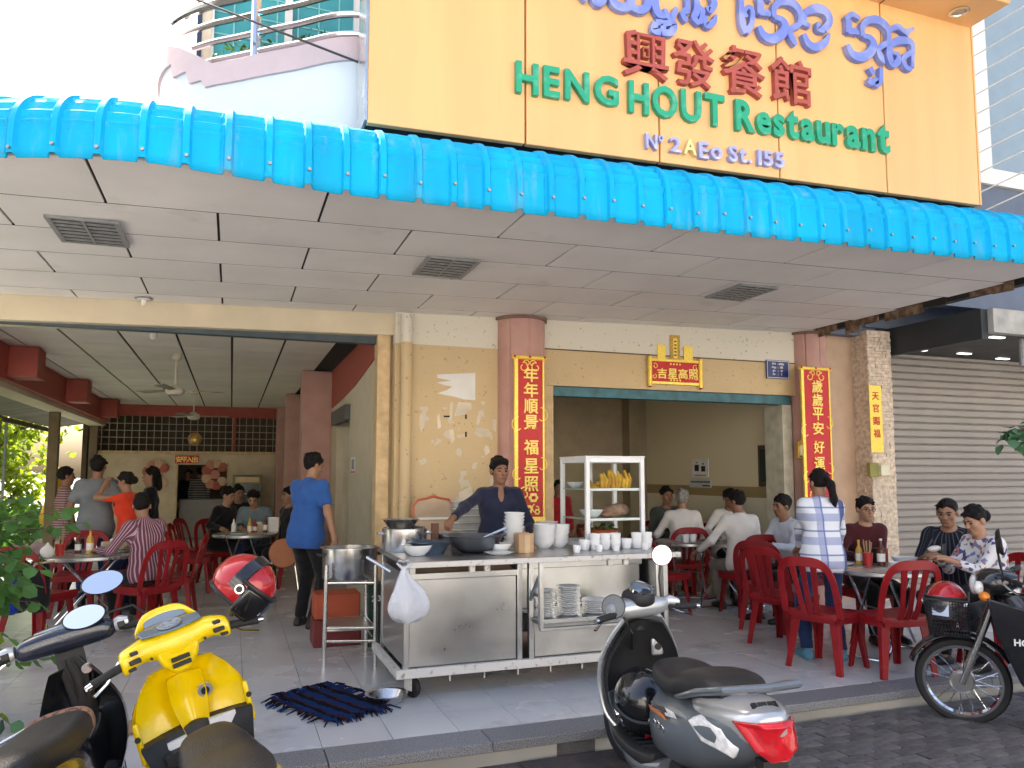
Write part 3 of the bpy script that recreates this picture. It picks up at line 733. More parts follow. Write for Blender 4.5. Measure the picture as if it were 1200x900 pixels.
# ---------------- red and gold banners
m_gfoil = mat('gold_foil', (.95, .66, .10), .3, .25, var=.15, scale=40)
m_gtext = mat('gold_text', (1.0, .74, .16), .35, .1, var=.1, scale=30)
def curl(b, c, r, t0, t1, y, w=.006, sx=1):
    pts = [(c[0] + sx * r * (1 - .6 * t) * math.cos(t0 + (t1 - t0) * t), y, c[1] + r * (1 - .6 * t) * math.sin(t0 + (t1 - t0) * t)) for t in np.linspace(0, 1, 10)]
    b.tube(pts, w, 5)
def scroll(par, *a):
    b = MB(); curl(b, *a); return b.obj('gilt_scroll', m_gtext, par)
def rosette(b, c, r, y):
    for k in range(6):
        a = k * 1.047; b.ell((c[0] + r * .55 * math.cos(a), y, c[1] + r * .55 * math.sin(a)), (r * .42, .004, r * .42), 8, 5)
def banner(name, label, px, y, chars, cy, cw, goldside=True):
    a = at_y(px[0], px[3], y); b_ = at_y(px[2], px[1], y)
    t = thing(name, label, 'banner', ((a.x + b_.x) / 2, y, a.z)); w = b_.x - a.x; h = b_.z - a.z
    MB().box(-w/2, w/2, 0, .02, 0, h).obj('board', m_red, t)
    fr = MB()
    fr.box(-w/2 - .012, -w/2 + .028, -.008, .022, 0, h); fr.box(w/2 - .014, w/2 + .006, -.008, .022, 0, h)
    fr.box(-w/2 - .016, w/2 + .01, -.010, .024, -.015, .05)
    fr.obj('gilt_edge', m_gfoil, t, bevel=.003)
    rd = MB(); rd.cyl((-w/2 - .03, .005, h), (w/2 + .03, .005, h), .022, n=12); rd.obj('scroll_rod', m_gfoil, t)
    for sx in (-1, 0, 1): MB().ell((sx * (w/2 + .01), -.012, h + .006), (.016, .014, .014), 8, 6).obj('stud', m_red, t)
    for c, yy in zip(chars, cy):
        me = text_mesh(c, 1, .02, .014); o = place(me, 'character', m_gtext, t, (0, 0, 10, 10), y)
        co = np.empty(len(me.vertices) * 3); me.vertices.foreach_get('co', co); co = co.reshape(-1, 3); mn, mx = co.min(0), co.max(0)
        co[:, 0] = (co[:, 0] - (mn[0] + mx[0]) / 2) / (mx[0] - mn[0]) * cw; co[:, 2] = ((co[:, 2] - mn[2]) / (mx[2] - mn[2]) - .5) * cw * .98
        co[:, 1] = co[:, 1] / max(1e-6, (mx[1] - mn[1])) * .012
        me.vertices.foreach_set('co', co.reshape(-1)); me.update()
        o.location = (.012, -.006, at_y((px[0] + px[2]) / 2, yy, y).z - a.z)
    for sx in (-1, 1):
        scroll(t, (sx * w * .22, h - .10), .055, 1.5, 7.5, -.004, .007, sx); scroll(t, (sx * w * .1, h - .06), .04, 0, 5, -.004, .006, sx)
        for zz, r in ((.42, .09), (.72, .08)): scroll(t, (sx * w * .40, h * (1 - zz) + (.1 if sx > 0 else 0)), r, 1.57, 5.4, -.004, .006, -sx)
    scroll(t, (-w * .2, h * .17), .07, 1, 7, -.004, .008); scroll(t, (w * .22, h * .08), .05, 2, 8, -.004, .007)
    for c, r in (((w * .12, h * .145), .055), ((-w * .05, h * .075), .05), ((w * .25, h * .06), .035)):
        ro = MB(); rosette(ro, c, r, -.006); ro.obj('rosette', m_gtext, t)
        ri = MB(); ri.ell((c[0], -.012, c[1]), (r * .4, .004, r * .4), 8, 5); ri.obj('rosette_heart', m_red, t)
    return t
banner('couplet_banner', 'tall red and gold Chinese banner on the round pink column behind the cook', (604, 420, 637, 612), 7.27, '年年順景福星照', (439, 457, 476, 495, 524, 546, 567), .155)
banner('couplet_banner', 'tall red and gold Chinese banner on the right pink column beside the blue plaque', (945, 433, 971, 612), 7.31, '歲歲平安好運來', (453, 469, 485, 502, 524, 543, 562), .155)
# plaque over the opening
PY = 7.49
a = at_y(762, 449, PY); b_ = at_y(820, 424, PY); w = b_.x - a.x; h = b_.z - a.z
t = thing('lucky_plaque', 'red horizontal plaque with four gold Chinese characters above the right opening', 'plaque', ((a.x + b_.x) / 2, PY, a.z))
MB().box(-w/2, w/2, 0, .02, 0, h).obj('board', m_red, t)
fr = MB()
for z in (-.005, h - .02): fr.box(-w/2, w/2, -.008, .015, z, z + .03)
fr.obj('gilt_edge', m_gfoil, t, bevel=.003)
for sx in (-1, 1):
    MB().cyl((sx * (w/2 + .005), -.004, -.03), (sx * (w/2 + .005), -.004, h + .03), .026, n=12).obj('scroll_rod', m_gfoil, t)
    for z in (-.035, h + .035): MB().ell((sx * (w/2 + .005), -.004, z), (.02, .02, .014), 8, 6).obj('stud', m_redpaint, t)
for i, c in enumerate('吉星高照'):
    o = place(text_mesh(c, .1, .01, .0014), 'character', m_gtext, t, (770 + 12.2 * i, 431.5 + .5 * i, 781 + 12.2 * i, 443.5 + .5 * i), PY)
    o.location -= t.location; o.location.y = -.006
for sx in (-1, 1):
    scroll(t, (sx * w * .40, h * .72), .035, 1, 7, -.003, .005, sx); scroll(t, (sx * w * .42, h * .3), .03, 2, 8, -.003, .005, sx)
for i in range(4):
    for z_ in (h - .045, .045): MB().ell((-.06 + .04 * i, -.003, z_), (.013, .005, .013), 8, 5).obj('gilt_dot', m_gtext, t)
for (x0, y0, x1, y1), lb in (((771, 404, 780, 422), 'narrow gold paper slip on the wall, left of the tall one'), ((786, 393, 797, 423), 'tall gold paper slip with dark border above the red plaque'), ((802, 406, 812, 424), 'narrow gold paper slip on the wall, right of the tall one')):
    c = at_y(x0, y1, PY + .012); d = at_y(x1, y0, PY + .012)
    s_ = thing('gold_paper', lb, 'paper slip', ((c.x + d.x) / 2, PY + .018, c.z), 0, 'gold paper slips above the plaque'); w = d.x - c.x; h = d.z - c.z
    MB().box(-w/2, w/2, 0, .004, 0, h).obj('sheet', m_gfoil if x0 != 786 else mat('dark_gilt', (.30, .17, .03), .5, col2=(.8, .5, .1), scale=90), s_)
    if x0 == 786:
        MB().box(-w*.2, w*.2, -.004, 0, h*.12, h*.88).obj('inner_strip', m_gfoil, s_)
        for k in range(5): MB().box(-w*.12, w*.12, -.006, -.004, h*(.2 + .13*k), h*(.26 + .13*k)).obj('mark', m_brown, s_)
# blue number plate
c = at_y(899, 443, PY); d = at_y(925, 423, PY)
t = thing('number_plate', 'small dark blue address plate with white Khmer lines beside the right column', 'plate', ((c.x + d.x) / 2, PY + .005, c.z)); w = d.x - c.x; h = d.z - c.z
MB().box(-w/2, w/2, 0, .012, 0, h).obj('plate', mat('plate_blue', (.015, .03, .16), .35), t)
m_wp = mat('white_print', (.8, .8, .8), .5)
fr = MB()
for z in (.008, h - .014): fr.box(-w/2 + .008, w/2 - .008, -.002, 0, z, z + .006)
for x in (-w/2 + .008, w/2 - .014): fr.box(x, x + .006, -.002, 0, .014, h - .014)
fr.obj('border', m_wp, t)
for i, (l_, r_) in enumerate((('ផទះ', '2AEo'), ('ផលូវ', '155'), ('ភូម', '21'), ('កម', '1'))):
    for s_, x0 in ((l_, -.06), (':', .0), (r_, .05)):
        me = text_mesh(s_, .034, .002, .001); me.materials.clear(); me.materials.append(m_wp); link('line', me, t, (x0, -.0015, h - .055 - .042 * i))
# narrow gold banner, lantern and meter box on the stone pier
c = at_y(1021, 530, 7.33); d = at_y(1032, 452, 7.33); w = d.x - c.x; h = d.z - c.z
t = thing('narrow_banner', 'narrow gold strip banner with red characters on the stone pier', 'banner', ((c.x + d.x) / 2, 7.325, c.z))
MB().box(-w/2, w/2, 0, .008, 0, h).obj('strip', m_gfoil, t)
for i, ch in enumerate('天官賜福'):
    me = text_mesh(ch, .11, .004, .0015); me.materials.clear(); me.materials.append(m_red); link('character', me, t, (0, -.002, h - .17 - .155 * i))
def lantern(label, px, y):
    p = at_y(*px, y); t = thing('wall_lantern', label, 'lantern', p, 0, 'little brass wall lanterns')
    MB().box(-.03, .03, -.05, .0, -.10, .10).obj('back_plate', m_gold, t, bevel=.006)
    MB().lathe([(.0, -.08), (.03, -.07), (.035, .05), (.02, .08), (0, .085)], (0, -.07, 0), 12).obj('glass', mat('warm_glass', (.8, .65, .4), .2), t)
    MB().lathe([(.04, .05), (.02, .1), (.0, .12)], (0, -.07, 0), 12).obj('cap', m_gold, t)
lantern('little brass lantern on the right pink column left of its banner', (935, 527), 7.42); lantern('little brass lantern at the shutter edge above the meter box', (1038, 534), 7.5)
p = at_y(1032, 551, 7.30)
t = thing('meter_box', 'olive and cream meter box on the stone pier at the shutter edge', 'meter box', p)
MB().box(-.16, -.02, 0, .06, -.08, .09).obj('backing', mat('olive', (.28, .27, .07), .5), t, bevel=.006); MB().box(-.04, .10, -.05, .03, -.07, .065).obj('case', mat('cream_plastic', (.70, .66, .48), .5), t, bevel=.01)
# door-side papers in the right room and hall
RX = 6.35
def sidecard(name, label, cat, px, m, extra=None, X=RX):
    p = at_x(px[0], px[3], X); q = at_x(px[2], px[1], X); p2 = at_x(px[2], px[3], X)
    y0, y1 = sorted((p.y, p2.y)); z0, z1 = sorted((p.z, at_x(px[0], px[1], X).z))
    t = thing(name, label, cat, (X - .012, (y0 + y1) / 2, z0)); w = y1 - y0; h = z1 - z0
    MB().box(0, .01, -w/2, w/2, 0, h).obj('board', m, t)
    if extra: extra(t, w, h)
    return t
def ex1(t, w, h):
    for y_, z_, a, b, m in ((.2, .5, .13, .35, m_dark), (-.2, .45, .12, .3, m_dark), (-.2, .72, .06, .07, m_brown), (.2, .8, .05, .06, m_brown), (0, .1, .35, .05, m_redpaint)):
        MB().box(-.002, 0, w * (y_ - a), w * (y_ + a), h * (z_ - b / 2), h * (z_ + b / 2)).obj('print', m, t, smooth=False)
def ex2(t, w, h):
    for k in range(9): MB().box(-.002, 0, w * (-.45 + .1 * k), w * (-.38 + .1 * k), h * .55, h * .75).obj('print', m_dark, t, smooth=False)
    MB().box(-.002, 0, -w * .45, -w * .1, h * .15, h * .3).obj('print', m_dark, t, smooth=False)
sidecard('wall_poster', 'small white portrait poster on the cream wall inside the right room', 'poster', (812, 538, 831, 559), m_wp, ex1)
sidecard('wall_notice', 'pale strip notice right under the portrait poster in the right room', 'notice', (809, 561, 834, 571), mat('pale_notice', (.55, .60, .58), .5), ex2)
sidecard('cabinet', 'dark wooden wall cabinet near the right jamb inside the right room', 'cabinet', (890, 522, 911, 570), m_brown, lambda t, w, h: MB().box(-.012, -.002, -w*.35, w*.35, h*.12, h*.9).obj('pane', mat('dark_pane', (.03, .05, .04), .1), t))
p = at_x(414, 545, 1.40)
t = thing('price_notice', 'small white price notice with red edge on the hall wall behind the blue shirted man', 'notice', (1.405, at_x(414, 545, 1.41).y, p.z))
MB().box(0, .006, -.18, .18, -.10, .10).obj('sheet', m_wp, t); MB().box(-.002, 0, -.17, .17, -.095, -.075).obj('band', m_red, t); MB().box(-.002, 0, -.1, .1, -.05, .07).obj('print', m_lamp, t)
# hall back wall: little red sign, two round flower pictures
def backsign():
    c = at_y(205, 543, 19.44); d = at_y(233, 534, 19.44); w = d.x - c.x; h = d.z - c.z
    t = thing('door_sign', 'small red sign with four gold characters over the kitchen hatch', 'sign', ((c.x + d.x) / 2, 19.44, c.z))
    MB().box(-w/2, w/2, 0, .03, 0, h).obj('board', m_red, t)
    for i, ch in enumerate('安平入出'):
        me = text_mesh(ch, .15, .01, .002); me.materials.clear(); me.materials.append(m_gtext); link('character', me, t, (-w/2 + w * (.16 + .226 * i), -.006, .035))
backsign()
for px, lb in (((183, 557), 'flower decoration on the back wall left of the kitchen hatch'), ((252, 556), 'flower decoration on the back wall right of the kitchen hatch')):
    p = at_y(*px, 19.47); t = thing('flower_decoration', lb, 'decoration', p, 0, 'flower decorations on the back wall')
    for k in range(9):
        a = k * .7; b = MB(); r = .2 if k else .0
        b.ell((r * math.cos(a), -.01, (r * math.sin(a)) * 1.3), (.11, .012, .12), 10, 6); b.obj('petal', (mat('petal_pink', (.55, .22, .15), .6), mat('petal_red', (.45, .12, .08), .6), mat('petal_pale', (.6, .38, .25), .6))[k % 3], t)
# ================================================================ FURNITURE
m_chair = mat('red_plastic', (.25, .008, .012), .42, var=.16, scale=7, spec=.4, rnd=.18, stain=((.34, .10, .09), .64, 16, .35))
m_chairs2 = m_chair
def strip(b, path, w, th, n0=None):
    """flat strip along path; width direction given by the local x axis of the sheet (cross of path and normal)"""
    P = [Vector(p) for p in path]; rings = []
    for i, p in enumerate(P):
        t = (P[min(i+1, len(P)-1)] - P[max(i-1, 0)]).normalized(); nn = Vector(n0 or (0, -1, .12)).normalized(); s = t.cross(nn).normalized(); nn = s.cross(t)
        ww = w[i] if isinstance(w, (list, tuple)) else w
        rings.append([p + s * ww/2 + nn * th/2, p - s * ww/2 + nn * th/2, p - s * ww/2 - nn * th/2, p + s * ww/2 - nn * th/2])
    return b.loft(rings)
def backy(x, z): return -.205 - .11 * max(0, (z - .44)) / .42 * (1) - .02 * (1 - (x / .2) ** 2) * (z > .5)
def make_chair(name, label, group):
    t = thing(name, label, 'chair', group=group)
    # seat: slightly dished slab with a rolled front
    rows = []
    for y, z, w in ((-.21, .43, .36), (-.205, .445, .375), (-.1, .438, .40), (.05, .437, .42), (.16, .445, .425), (.205, .44, .42), (.215, .415, .41)):
        rows.append([Vector((w/2 * u, y, z + .012 * abs(u) ** 3 )) for u in np.linspace(-1, 1, 9)] + [Vector((w/2 * u, y - (.0 if y < .2 else .012), z - .022)) for u in np.linspace(1, -1, 9)])
    MB().loft(rows).obj('seat', m_chair, t, ang=50)
    ap = MB()
    for s in (-1, 1): strip(ap, [(s * .195, -.19, .405), (s * .205, .0, .40), (s * .205, .19, .405)], .05, .012, (s, 0, 0))
    strip(ap, [(-.19, .205, .405), (0, .208, .40), (.19, .205, .405)], .05, .012, (0, 1, 0)); strip(ap, [(-.17, -.20, .405), (0, -.205, .40), (.17, -.20, .405)], .05, .012, (0, 1, 0))
    ap.obj('seat_apron', m_chair, t)
    # back: arched outer frame and three slats
    arch = []
    for k in range(25):
        a = math.pi * k / 24; x = -.195 * math.cos(a); 
        x = math.copysign(abs(math.cos(a)) ** .5, -math.cos(a)) * .21; z = .43 + .42 * (math.sin(a) ** .42)
        arch.append((x, backy(x, z), z))
    ws = [.05 + .025 * math.sin(math.pi * k / 24) ** 6 for k in range(25)]
    b = MB(); strip(b, arch, ws, .014); b.obj('back_frame', m_chair, t, bevel=.004, ang=60)
    for x0, x1 in ((-.052, -.085), (0, 0), (.052, .085)):
        pts = [(x0 + (x1 - x0) * u, backy(x0, .44 + .40 * u) + .0, .43 + .40 * u) for u in np.linspace(0, 1, 7)]
        b = MB(); strip(b, pts, [.042, .040, .038, .038, .040, .044, .052], .012); b.obj('slat', m_chair, t, bevel=.003, ang=60)
    for sx in (-1, 1):
        for sy in (-1, 1):
            top = Vector((sx * .175, sy * .175, .43)); bot = Vector((sx * (.205 if sy > 0 else .215), sy * .225, 0)); b = MB(); rings = []
            for u in (0, .1, .5, 1):
                p = top.lerp(bot, u); w = .07 - .028 * u; d = .055 - .018 * u
                rings.append([p + Vector((-sx * w, -sy * .0, 0)), p + Vector((0, 0, 0)), p + Vector((0, -sy * d, 0)), p + Vector((-sx * .012, -sy * d, 0)), p + Vector((-sx * .012, -sy * .012, 0)), p + Vector((-sx * w, -sy * .012, 0))])
            b.loft(rings); b.obj('leg', m_chair, t, bevel=.003)
    for c in t.children:
        for v in c.data.vertices: v.co.x *= 1.10
    return t
chair0 = None
def chair(x, y, rz, label, group='red plastic chairs'):
    global chair0
    if chair0 is None:
        chair0 = make_chair('plastic_chair', label, group); chair0.location = (x, y, 0); chair0.rotation_euler = (0, 0, R(rz)); return chair0
    return dup(chair0, (x, y, 0), R(rz), label, group)
# front right group (rz 0 = sitter faces the building, -90 = faces right)
chair(4.50, 5.02, -72, 'red chair in front of the woman in the plaid shirt, its back turned left')
chair(4.72, 5.80, -75, 'red chair just behind the one in front of the plaid woman')
chair(4.86, 4.74, -10, 'red slatted chair with its back to us beside the black motorcycle')
chair(5.06, 6.42, -60, 'red chair between the plaid woman and the man in the pale blue shirt')
chair(5.36, 7.18, -4, 'red slatted chair under the man in white with his back to us')
chair(4.52, 7.55, -80, 'red chair seen from the side at the right end of the food cart')
chair(5.72, 6.72, 85, 'red chair under the man in the pale blue shirt')
chair(5.98, 5.05, 100, 'red chair under the man in the dark striped shirt')
chair(5.80, 4.55, 85, 'red chair under the woman in the floral blouse')
chair(5.72, 5.85, 170, 'red chair under the person in the dark red top')
chair(6.0, 8.45, 172, 'red chair under the man who faces us inside the right room')
chair(5.30, 8.35, -15, 'red chair under the grey haired man in white')
chair(5.52, 9.15, 170, 'red chair under the man in grey green deep in the right room')
chair(4.55, 9.0, -90, 'empty red chair in the right room behind the glass case')
chair(4.3, 9.9, -120, 'empty red chair deepest in the right room')
# left hall group
chair(-.74, 8.42, 40, 'red slatted chair under the man in the purple striped shirt')
chair(-.55, 9.12, 85, 'red chair beside the purple striped man, nearer the aisle')
chair(-1.62, 8.22, -30, 'red chair with a black and blue backpack hung on it')
chair(-1.55, 9.65, 175, 'red chair behind the front left table')
chair(-1.0, 9.75, 150, 'red chair behind the red shirted woman')
chair(-.42, 11.0, -95, 'red chair at the left of the middle hall table')
chair(-.12, 11.75, -150, 'red chair under the man in black at the middle hall table')
chair(-.40, 12.1, -110, 'red chair in the aisle behind the middle hall table')
chair(.35, 12.0, 170, 'red chair under the man in the grey blue shirt')
chair(.10, 13.1, 180, 'red chair under the man in black at the hall back')
chair(.80, 11.05, 100, 'red chair at the right of the middle hall table')
chair(-1.9, 11.2, 90, 'red chair by the open side of the hall')

m_tabletop = mat('steel_top', (.60, .61, .62), .28, .85, var=.08)
m_tubeg = mat('tube_grey', (.35, .35, .36), .3, .9)
def round_table(name, label, x, y, r, rz=0):
    t = thing(name, label, 'table', (x, y, 0), rz, 'round steel folding tables')
    MB().lathe([(0, .735), (r - .02, .735), (r, .725), (r, .70), (r - .015, .69), (0, .705)], n=40).obj('tabletop', m_tabletop, t)
    for s in (-1, 1):
        MB().tube([(s * .26, -.16 * s, .70), (-s * .30, -.16 * s, .03), (-s * .34, -.16 * s, .012), (-s * .34, .20 * s, .012)], .012, 8).obj('leg', m_chrome, t)
        MB().tube([(s * .26, .16 * s, .70), (-s * .28, .16 * s, .08)], .012, 8).obj('leg', m_chrome, t)
    MB().tube([(-.1, -.17, .37), (.1, .17, .37)], .008, 6).obj('brace', m_tubeg, t)
    return t
round_table('round_table', 'round steel folding table where the plaid woman leans, laden with bowls', 5.27, 5.22, .46, .4)
round_table('round_table', 'round steel folding table with two white cups behind the food cart', 5.15, 8.0, .40, .9)
round_table('round_table', 'round steel folding table between the men in white at the opening', 5.55, 7.75, .36, 1.9)
round_table('round_table', 'round steel folding table with drinks beside the bush at left', -1.32, 8.85, .50, .2)
round_table('round_table', 'round steel folding table in the middle of the left hall', .20, 11.05, .42, 1.2)

# ================================================================ PEOPLE
def smin(a, b, k):
    h = np.maximum(k - np.abs(a - b), 0) / k
    return np.minimum(a, b) - h * h * k * .25
def surfnet(D, org, h):
    s = D < 0
    c = [s[i:s.shape[0]-1+i, j:s.shape[1]-1+j, k:s.shape[2]-1+k] for i in (0,1) for j in (0,1) for k in (0,1)]
    tot = sum(x.astype(np.int8) for x in c); act = (tot > 0) & (tot < 8)
    idx = np.argwhere(act); vid = -np.ones(act.shape, np.int64); vid[act] = np.arange(len(idx))
    sm = np.zeros((len(idx), 3)); ct = np.zeros(len(idx))
    corners = [np.array((i, j, k)) for i in (0,1) for j in (0,1) for k in (0,1)]
    for a in range(8):
        for b in range(a + 1, 8):
            if np.abs(corners[a] - corners[b]).sum() != 1: continue
            pa, pb = idx + corners[a], idx + corners[b]
            da = D[pa[:,0], pa[:,1], pa[:,2]]; db = D[pb[:,0], pb[:,1], pb[:,2]]
            cr = (da < 0) != (db < 0)
            t = np.where(cr, da / np.where(cr, da - db, 1), 0)
            sm[cr] += (corners[a] + t[:, None] * (corners[b] - corners[a]))[cr]; ct[cr] += 1
    V = org + h * (idx + sm / ct[:, None]); Q = []
    for ax in range(3):
        e = np.zeros(3, int); e[ax] = 1; u = np.zeros(3, int); u[(ax+1) % 3] = 1; v = np.zeros(3, int); v[(ax+2) % 3] = 1
        sl = [slice(1, -1)] * 3; sl2 = [slice(1, -1)] * 3
        A = s[tuple(slice(1, s.shape[i]-1) for i in range(3))]
        Bs = s[tuple(slice(1 + e[i], s.shape[i]-1 + e[i]) for i in range(3))]
        p = np.argwhere(A != Bs) + 1; ins = s[p[:,0], p[:,1], p[:,2]]
        ok = np.all(p < np.array(act.shape), axis=1); p = p[ok]; ins = ins[ok]
        g = lambda q: vid[q[:,0], q[:,1], q[:,2]]
        q = np.stack([g(p), g(p-u), g(p-u-v), g(p-v)], 1)
        q[~ins] = q[~ins][:, ::-1]; Q.append(q)
    Q = np.concatenate(Q); Q = Q[(Q >= 0).all(1)]
    return V, Q
def cap(a, b, ra, rb=None, cut=False, k=None): return ('c', np.array(a, float), np.array(b, float), ra, ra if rb is None else rb, cut, k)
def els(c, r, M=None, k=None): return ('e', np.array(c, float), np.array(r, float), np.array(M) if M is not None else np.eye(3), None, None, k)
def sdf_obj(name, prims, h, m, par, k=.03, cuts=(), wr=0., seed=0, subs=()):
    lo = np.array([1e9]*3); hi = -lo
    bb = []
    for p in prims:
        if p[0] == 'c': r = max(p[3], p[4]); a = np.minimum(p[1], p[2]) - r; b = np.maximum(p[1], p[2]) + r
        else: r = max(p[2]); a = p[1] - r; b = p[1] + r
        bb.append((a, b)); lo = np.minimum(lo, a); hi = np.maximum(hi, b)
    lo = lo - 3 * h - .01; n = np.ceil((hi + 3 * h + .01 - lo) / h).astype(int) + 1
    D = np.full(n, .2)
    for p, (a, b) in zip(prims, bb):
        kk = p[6] or k; mg = kk + 2.5 * h
        i0 = np.maximum(np.floor((a - mg - lo) / h).astype(int), 0); i1 = np.minimum(np.ceil((b + mg - lo) / h).astype(int) + 1, n)
        X = [lo[i] + h * np.arange(i0[i], i1[i]) for i in range(3)]
        P = np.stack(np.meshgrid(*X, indexing='ij'), -1)
        if p[0] == 'c':
            ab = p[2] - p[1]; L2 = max(1e-9, ab @ ab); t0 = ((P - p[1]) @ ab) / L2; t = np.clip(t0, 0, 1)
            d = np.linalg.norm(P - p[1] - t[..., None] * ab, axis=-1) - (p[3] + (p[4] - p[3]) * t)
            if p[5]: d = np.maximum(d, (t0 - 1) * math.sqrt(L2))
        else:
            q = (P - p[1]) @ p[3]; k0 = np.linalg.norm(q / p[2], axis=-1); k1 = np.linalg.norm(q / p[2] ** 2, axis=-1) + 1e-9
            d = k0 * (k0 - 1) / k1
        sl = tuple(slice(i0[i], i1[i]) for i in range(3)); D[sl] = smin(D[sl], d, kk)
    if cuts or wr or subs:
        G = np.stack(np.meshgrid(*[lo[i] + h * np.arange(n[i]) for i in range(3)], indexing='ij'), -1)
        if wr:
            x, y, z = G[..., 0], G[..., 1], G[..., 2]
            D = D + wr * (np.sin(31*x + 22*z + seed + 2*np.sin(17*y)) * np.sin(27*y - 19*z + seed*1.7) + .6*np.sin(45*z + 25*x - 30*y + seed))
        for (c, r, Mx) in subs:
            q = (G - np.array(c)) @ np.array(Mx); k0 = np.linalg.norm(q / np.array(r), axis=-1); k1 = np.linalg.norm(q / np.array(r) ** 2, axis=-1) + 1e-9; D = np.maximum(D, -k0 * (k0 - 1) / k1)
        for (c, nn) in cuts: D = np.maximum(D, (G - np.array(c)) @ np.array(nn))
    V, Q = surfnet(D, lo, h)
    me = bpy.data.meshes.new(name); me.vertices.add(len(V)); me.vertices.foreach_set('co', V.astype(np.float32).ravel())
    me.loops.add(4 * len(Q)); me.loops.foreach_set('vertex_index', Q.astype(np.int32).ravel())
    me.polygons.add(len(Q)); me.polygons.foreach_set('loop_start', np.arange(0, 4 * len(Q), 4, dtype=np.int32))
    me.polygons.foreach_set('use_smooth', [True] * len(Q))
    me.materials.append(m); me.update(calc_edges=True); me.validate()
    return link(name, me, par)
def ik(a, t, l1, l2, pole):
    a, t = Vector(a), Vector(t); d = t - a; L = min(d.length, (l1 + l2) * .995); d.normalize(); t = a + d * L
    x = (l1*l1 - l2*l2 + L*L) / (2 * L); hgt = math.sqrt(max(0, l1*l1 - x*x)); pv = Vector(pole) - d * Vector(pole).dot(d)
    pv.normalize(); return a + d * x + pv * hgt, t
m_hair = mat('black_hair', (.010, .008, .008), .6, var=.4, scale=60, bump=1., bscale=160, spec=.25)
m_greyhair = mat('grey_hair', (.16, .15, .14), .5, col2=(.32, .31, .30), scale=50)
m_eye = mat('eye_dark', (.02, .014, .012), .2)
m_lip = mat('lip', (.26, .09, .075), .5)
def skin(i): c = ((.33, .175, .105), (.26, .13, .075), (.40, .22, .14))[i]; return mat('skin_%s' % ('tan', 'brown', 'light')[i], c, .5, var=.08, scale=12)
STRIPED = []
def stripe_attr(o, segs, fw):
    me = o.data; co = np.empty(len(me.vertices) * 3); me.vertices.foreach_get('co', co); co = co.reshape(-1, 3); best = np.full(len(co), 9.); val = np.zeros(len(co))
    for a, b, r in segs:
        a, b = np.array(a), np.array(b); ab = b - a; L = np.linalg.norm(ab); ab = ab / L; t = np.clip((co - a) @ ab, 0, L); pv = co - a - t[:, None] * ab; d = np.linalg.norm(pv, axis=1) - r
        u = np.cross(ab, np.array(fw)); u /= np.linalg.norm(u); v = np.cross(u, ab); an = np.arctan2(pv @ u, -(pv @ v)) * r; m_ = d < best; best[m_] = d[m_]; val[m_] = an[m_]
    at = me.attributes.new('stripe', 'FLOAT', 'POINT'); at.data.foreach_set('value', val.astype(np.float32))
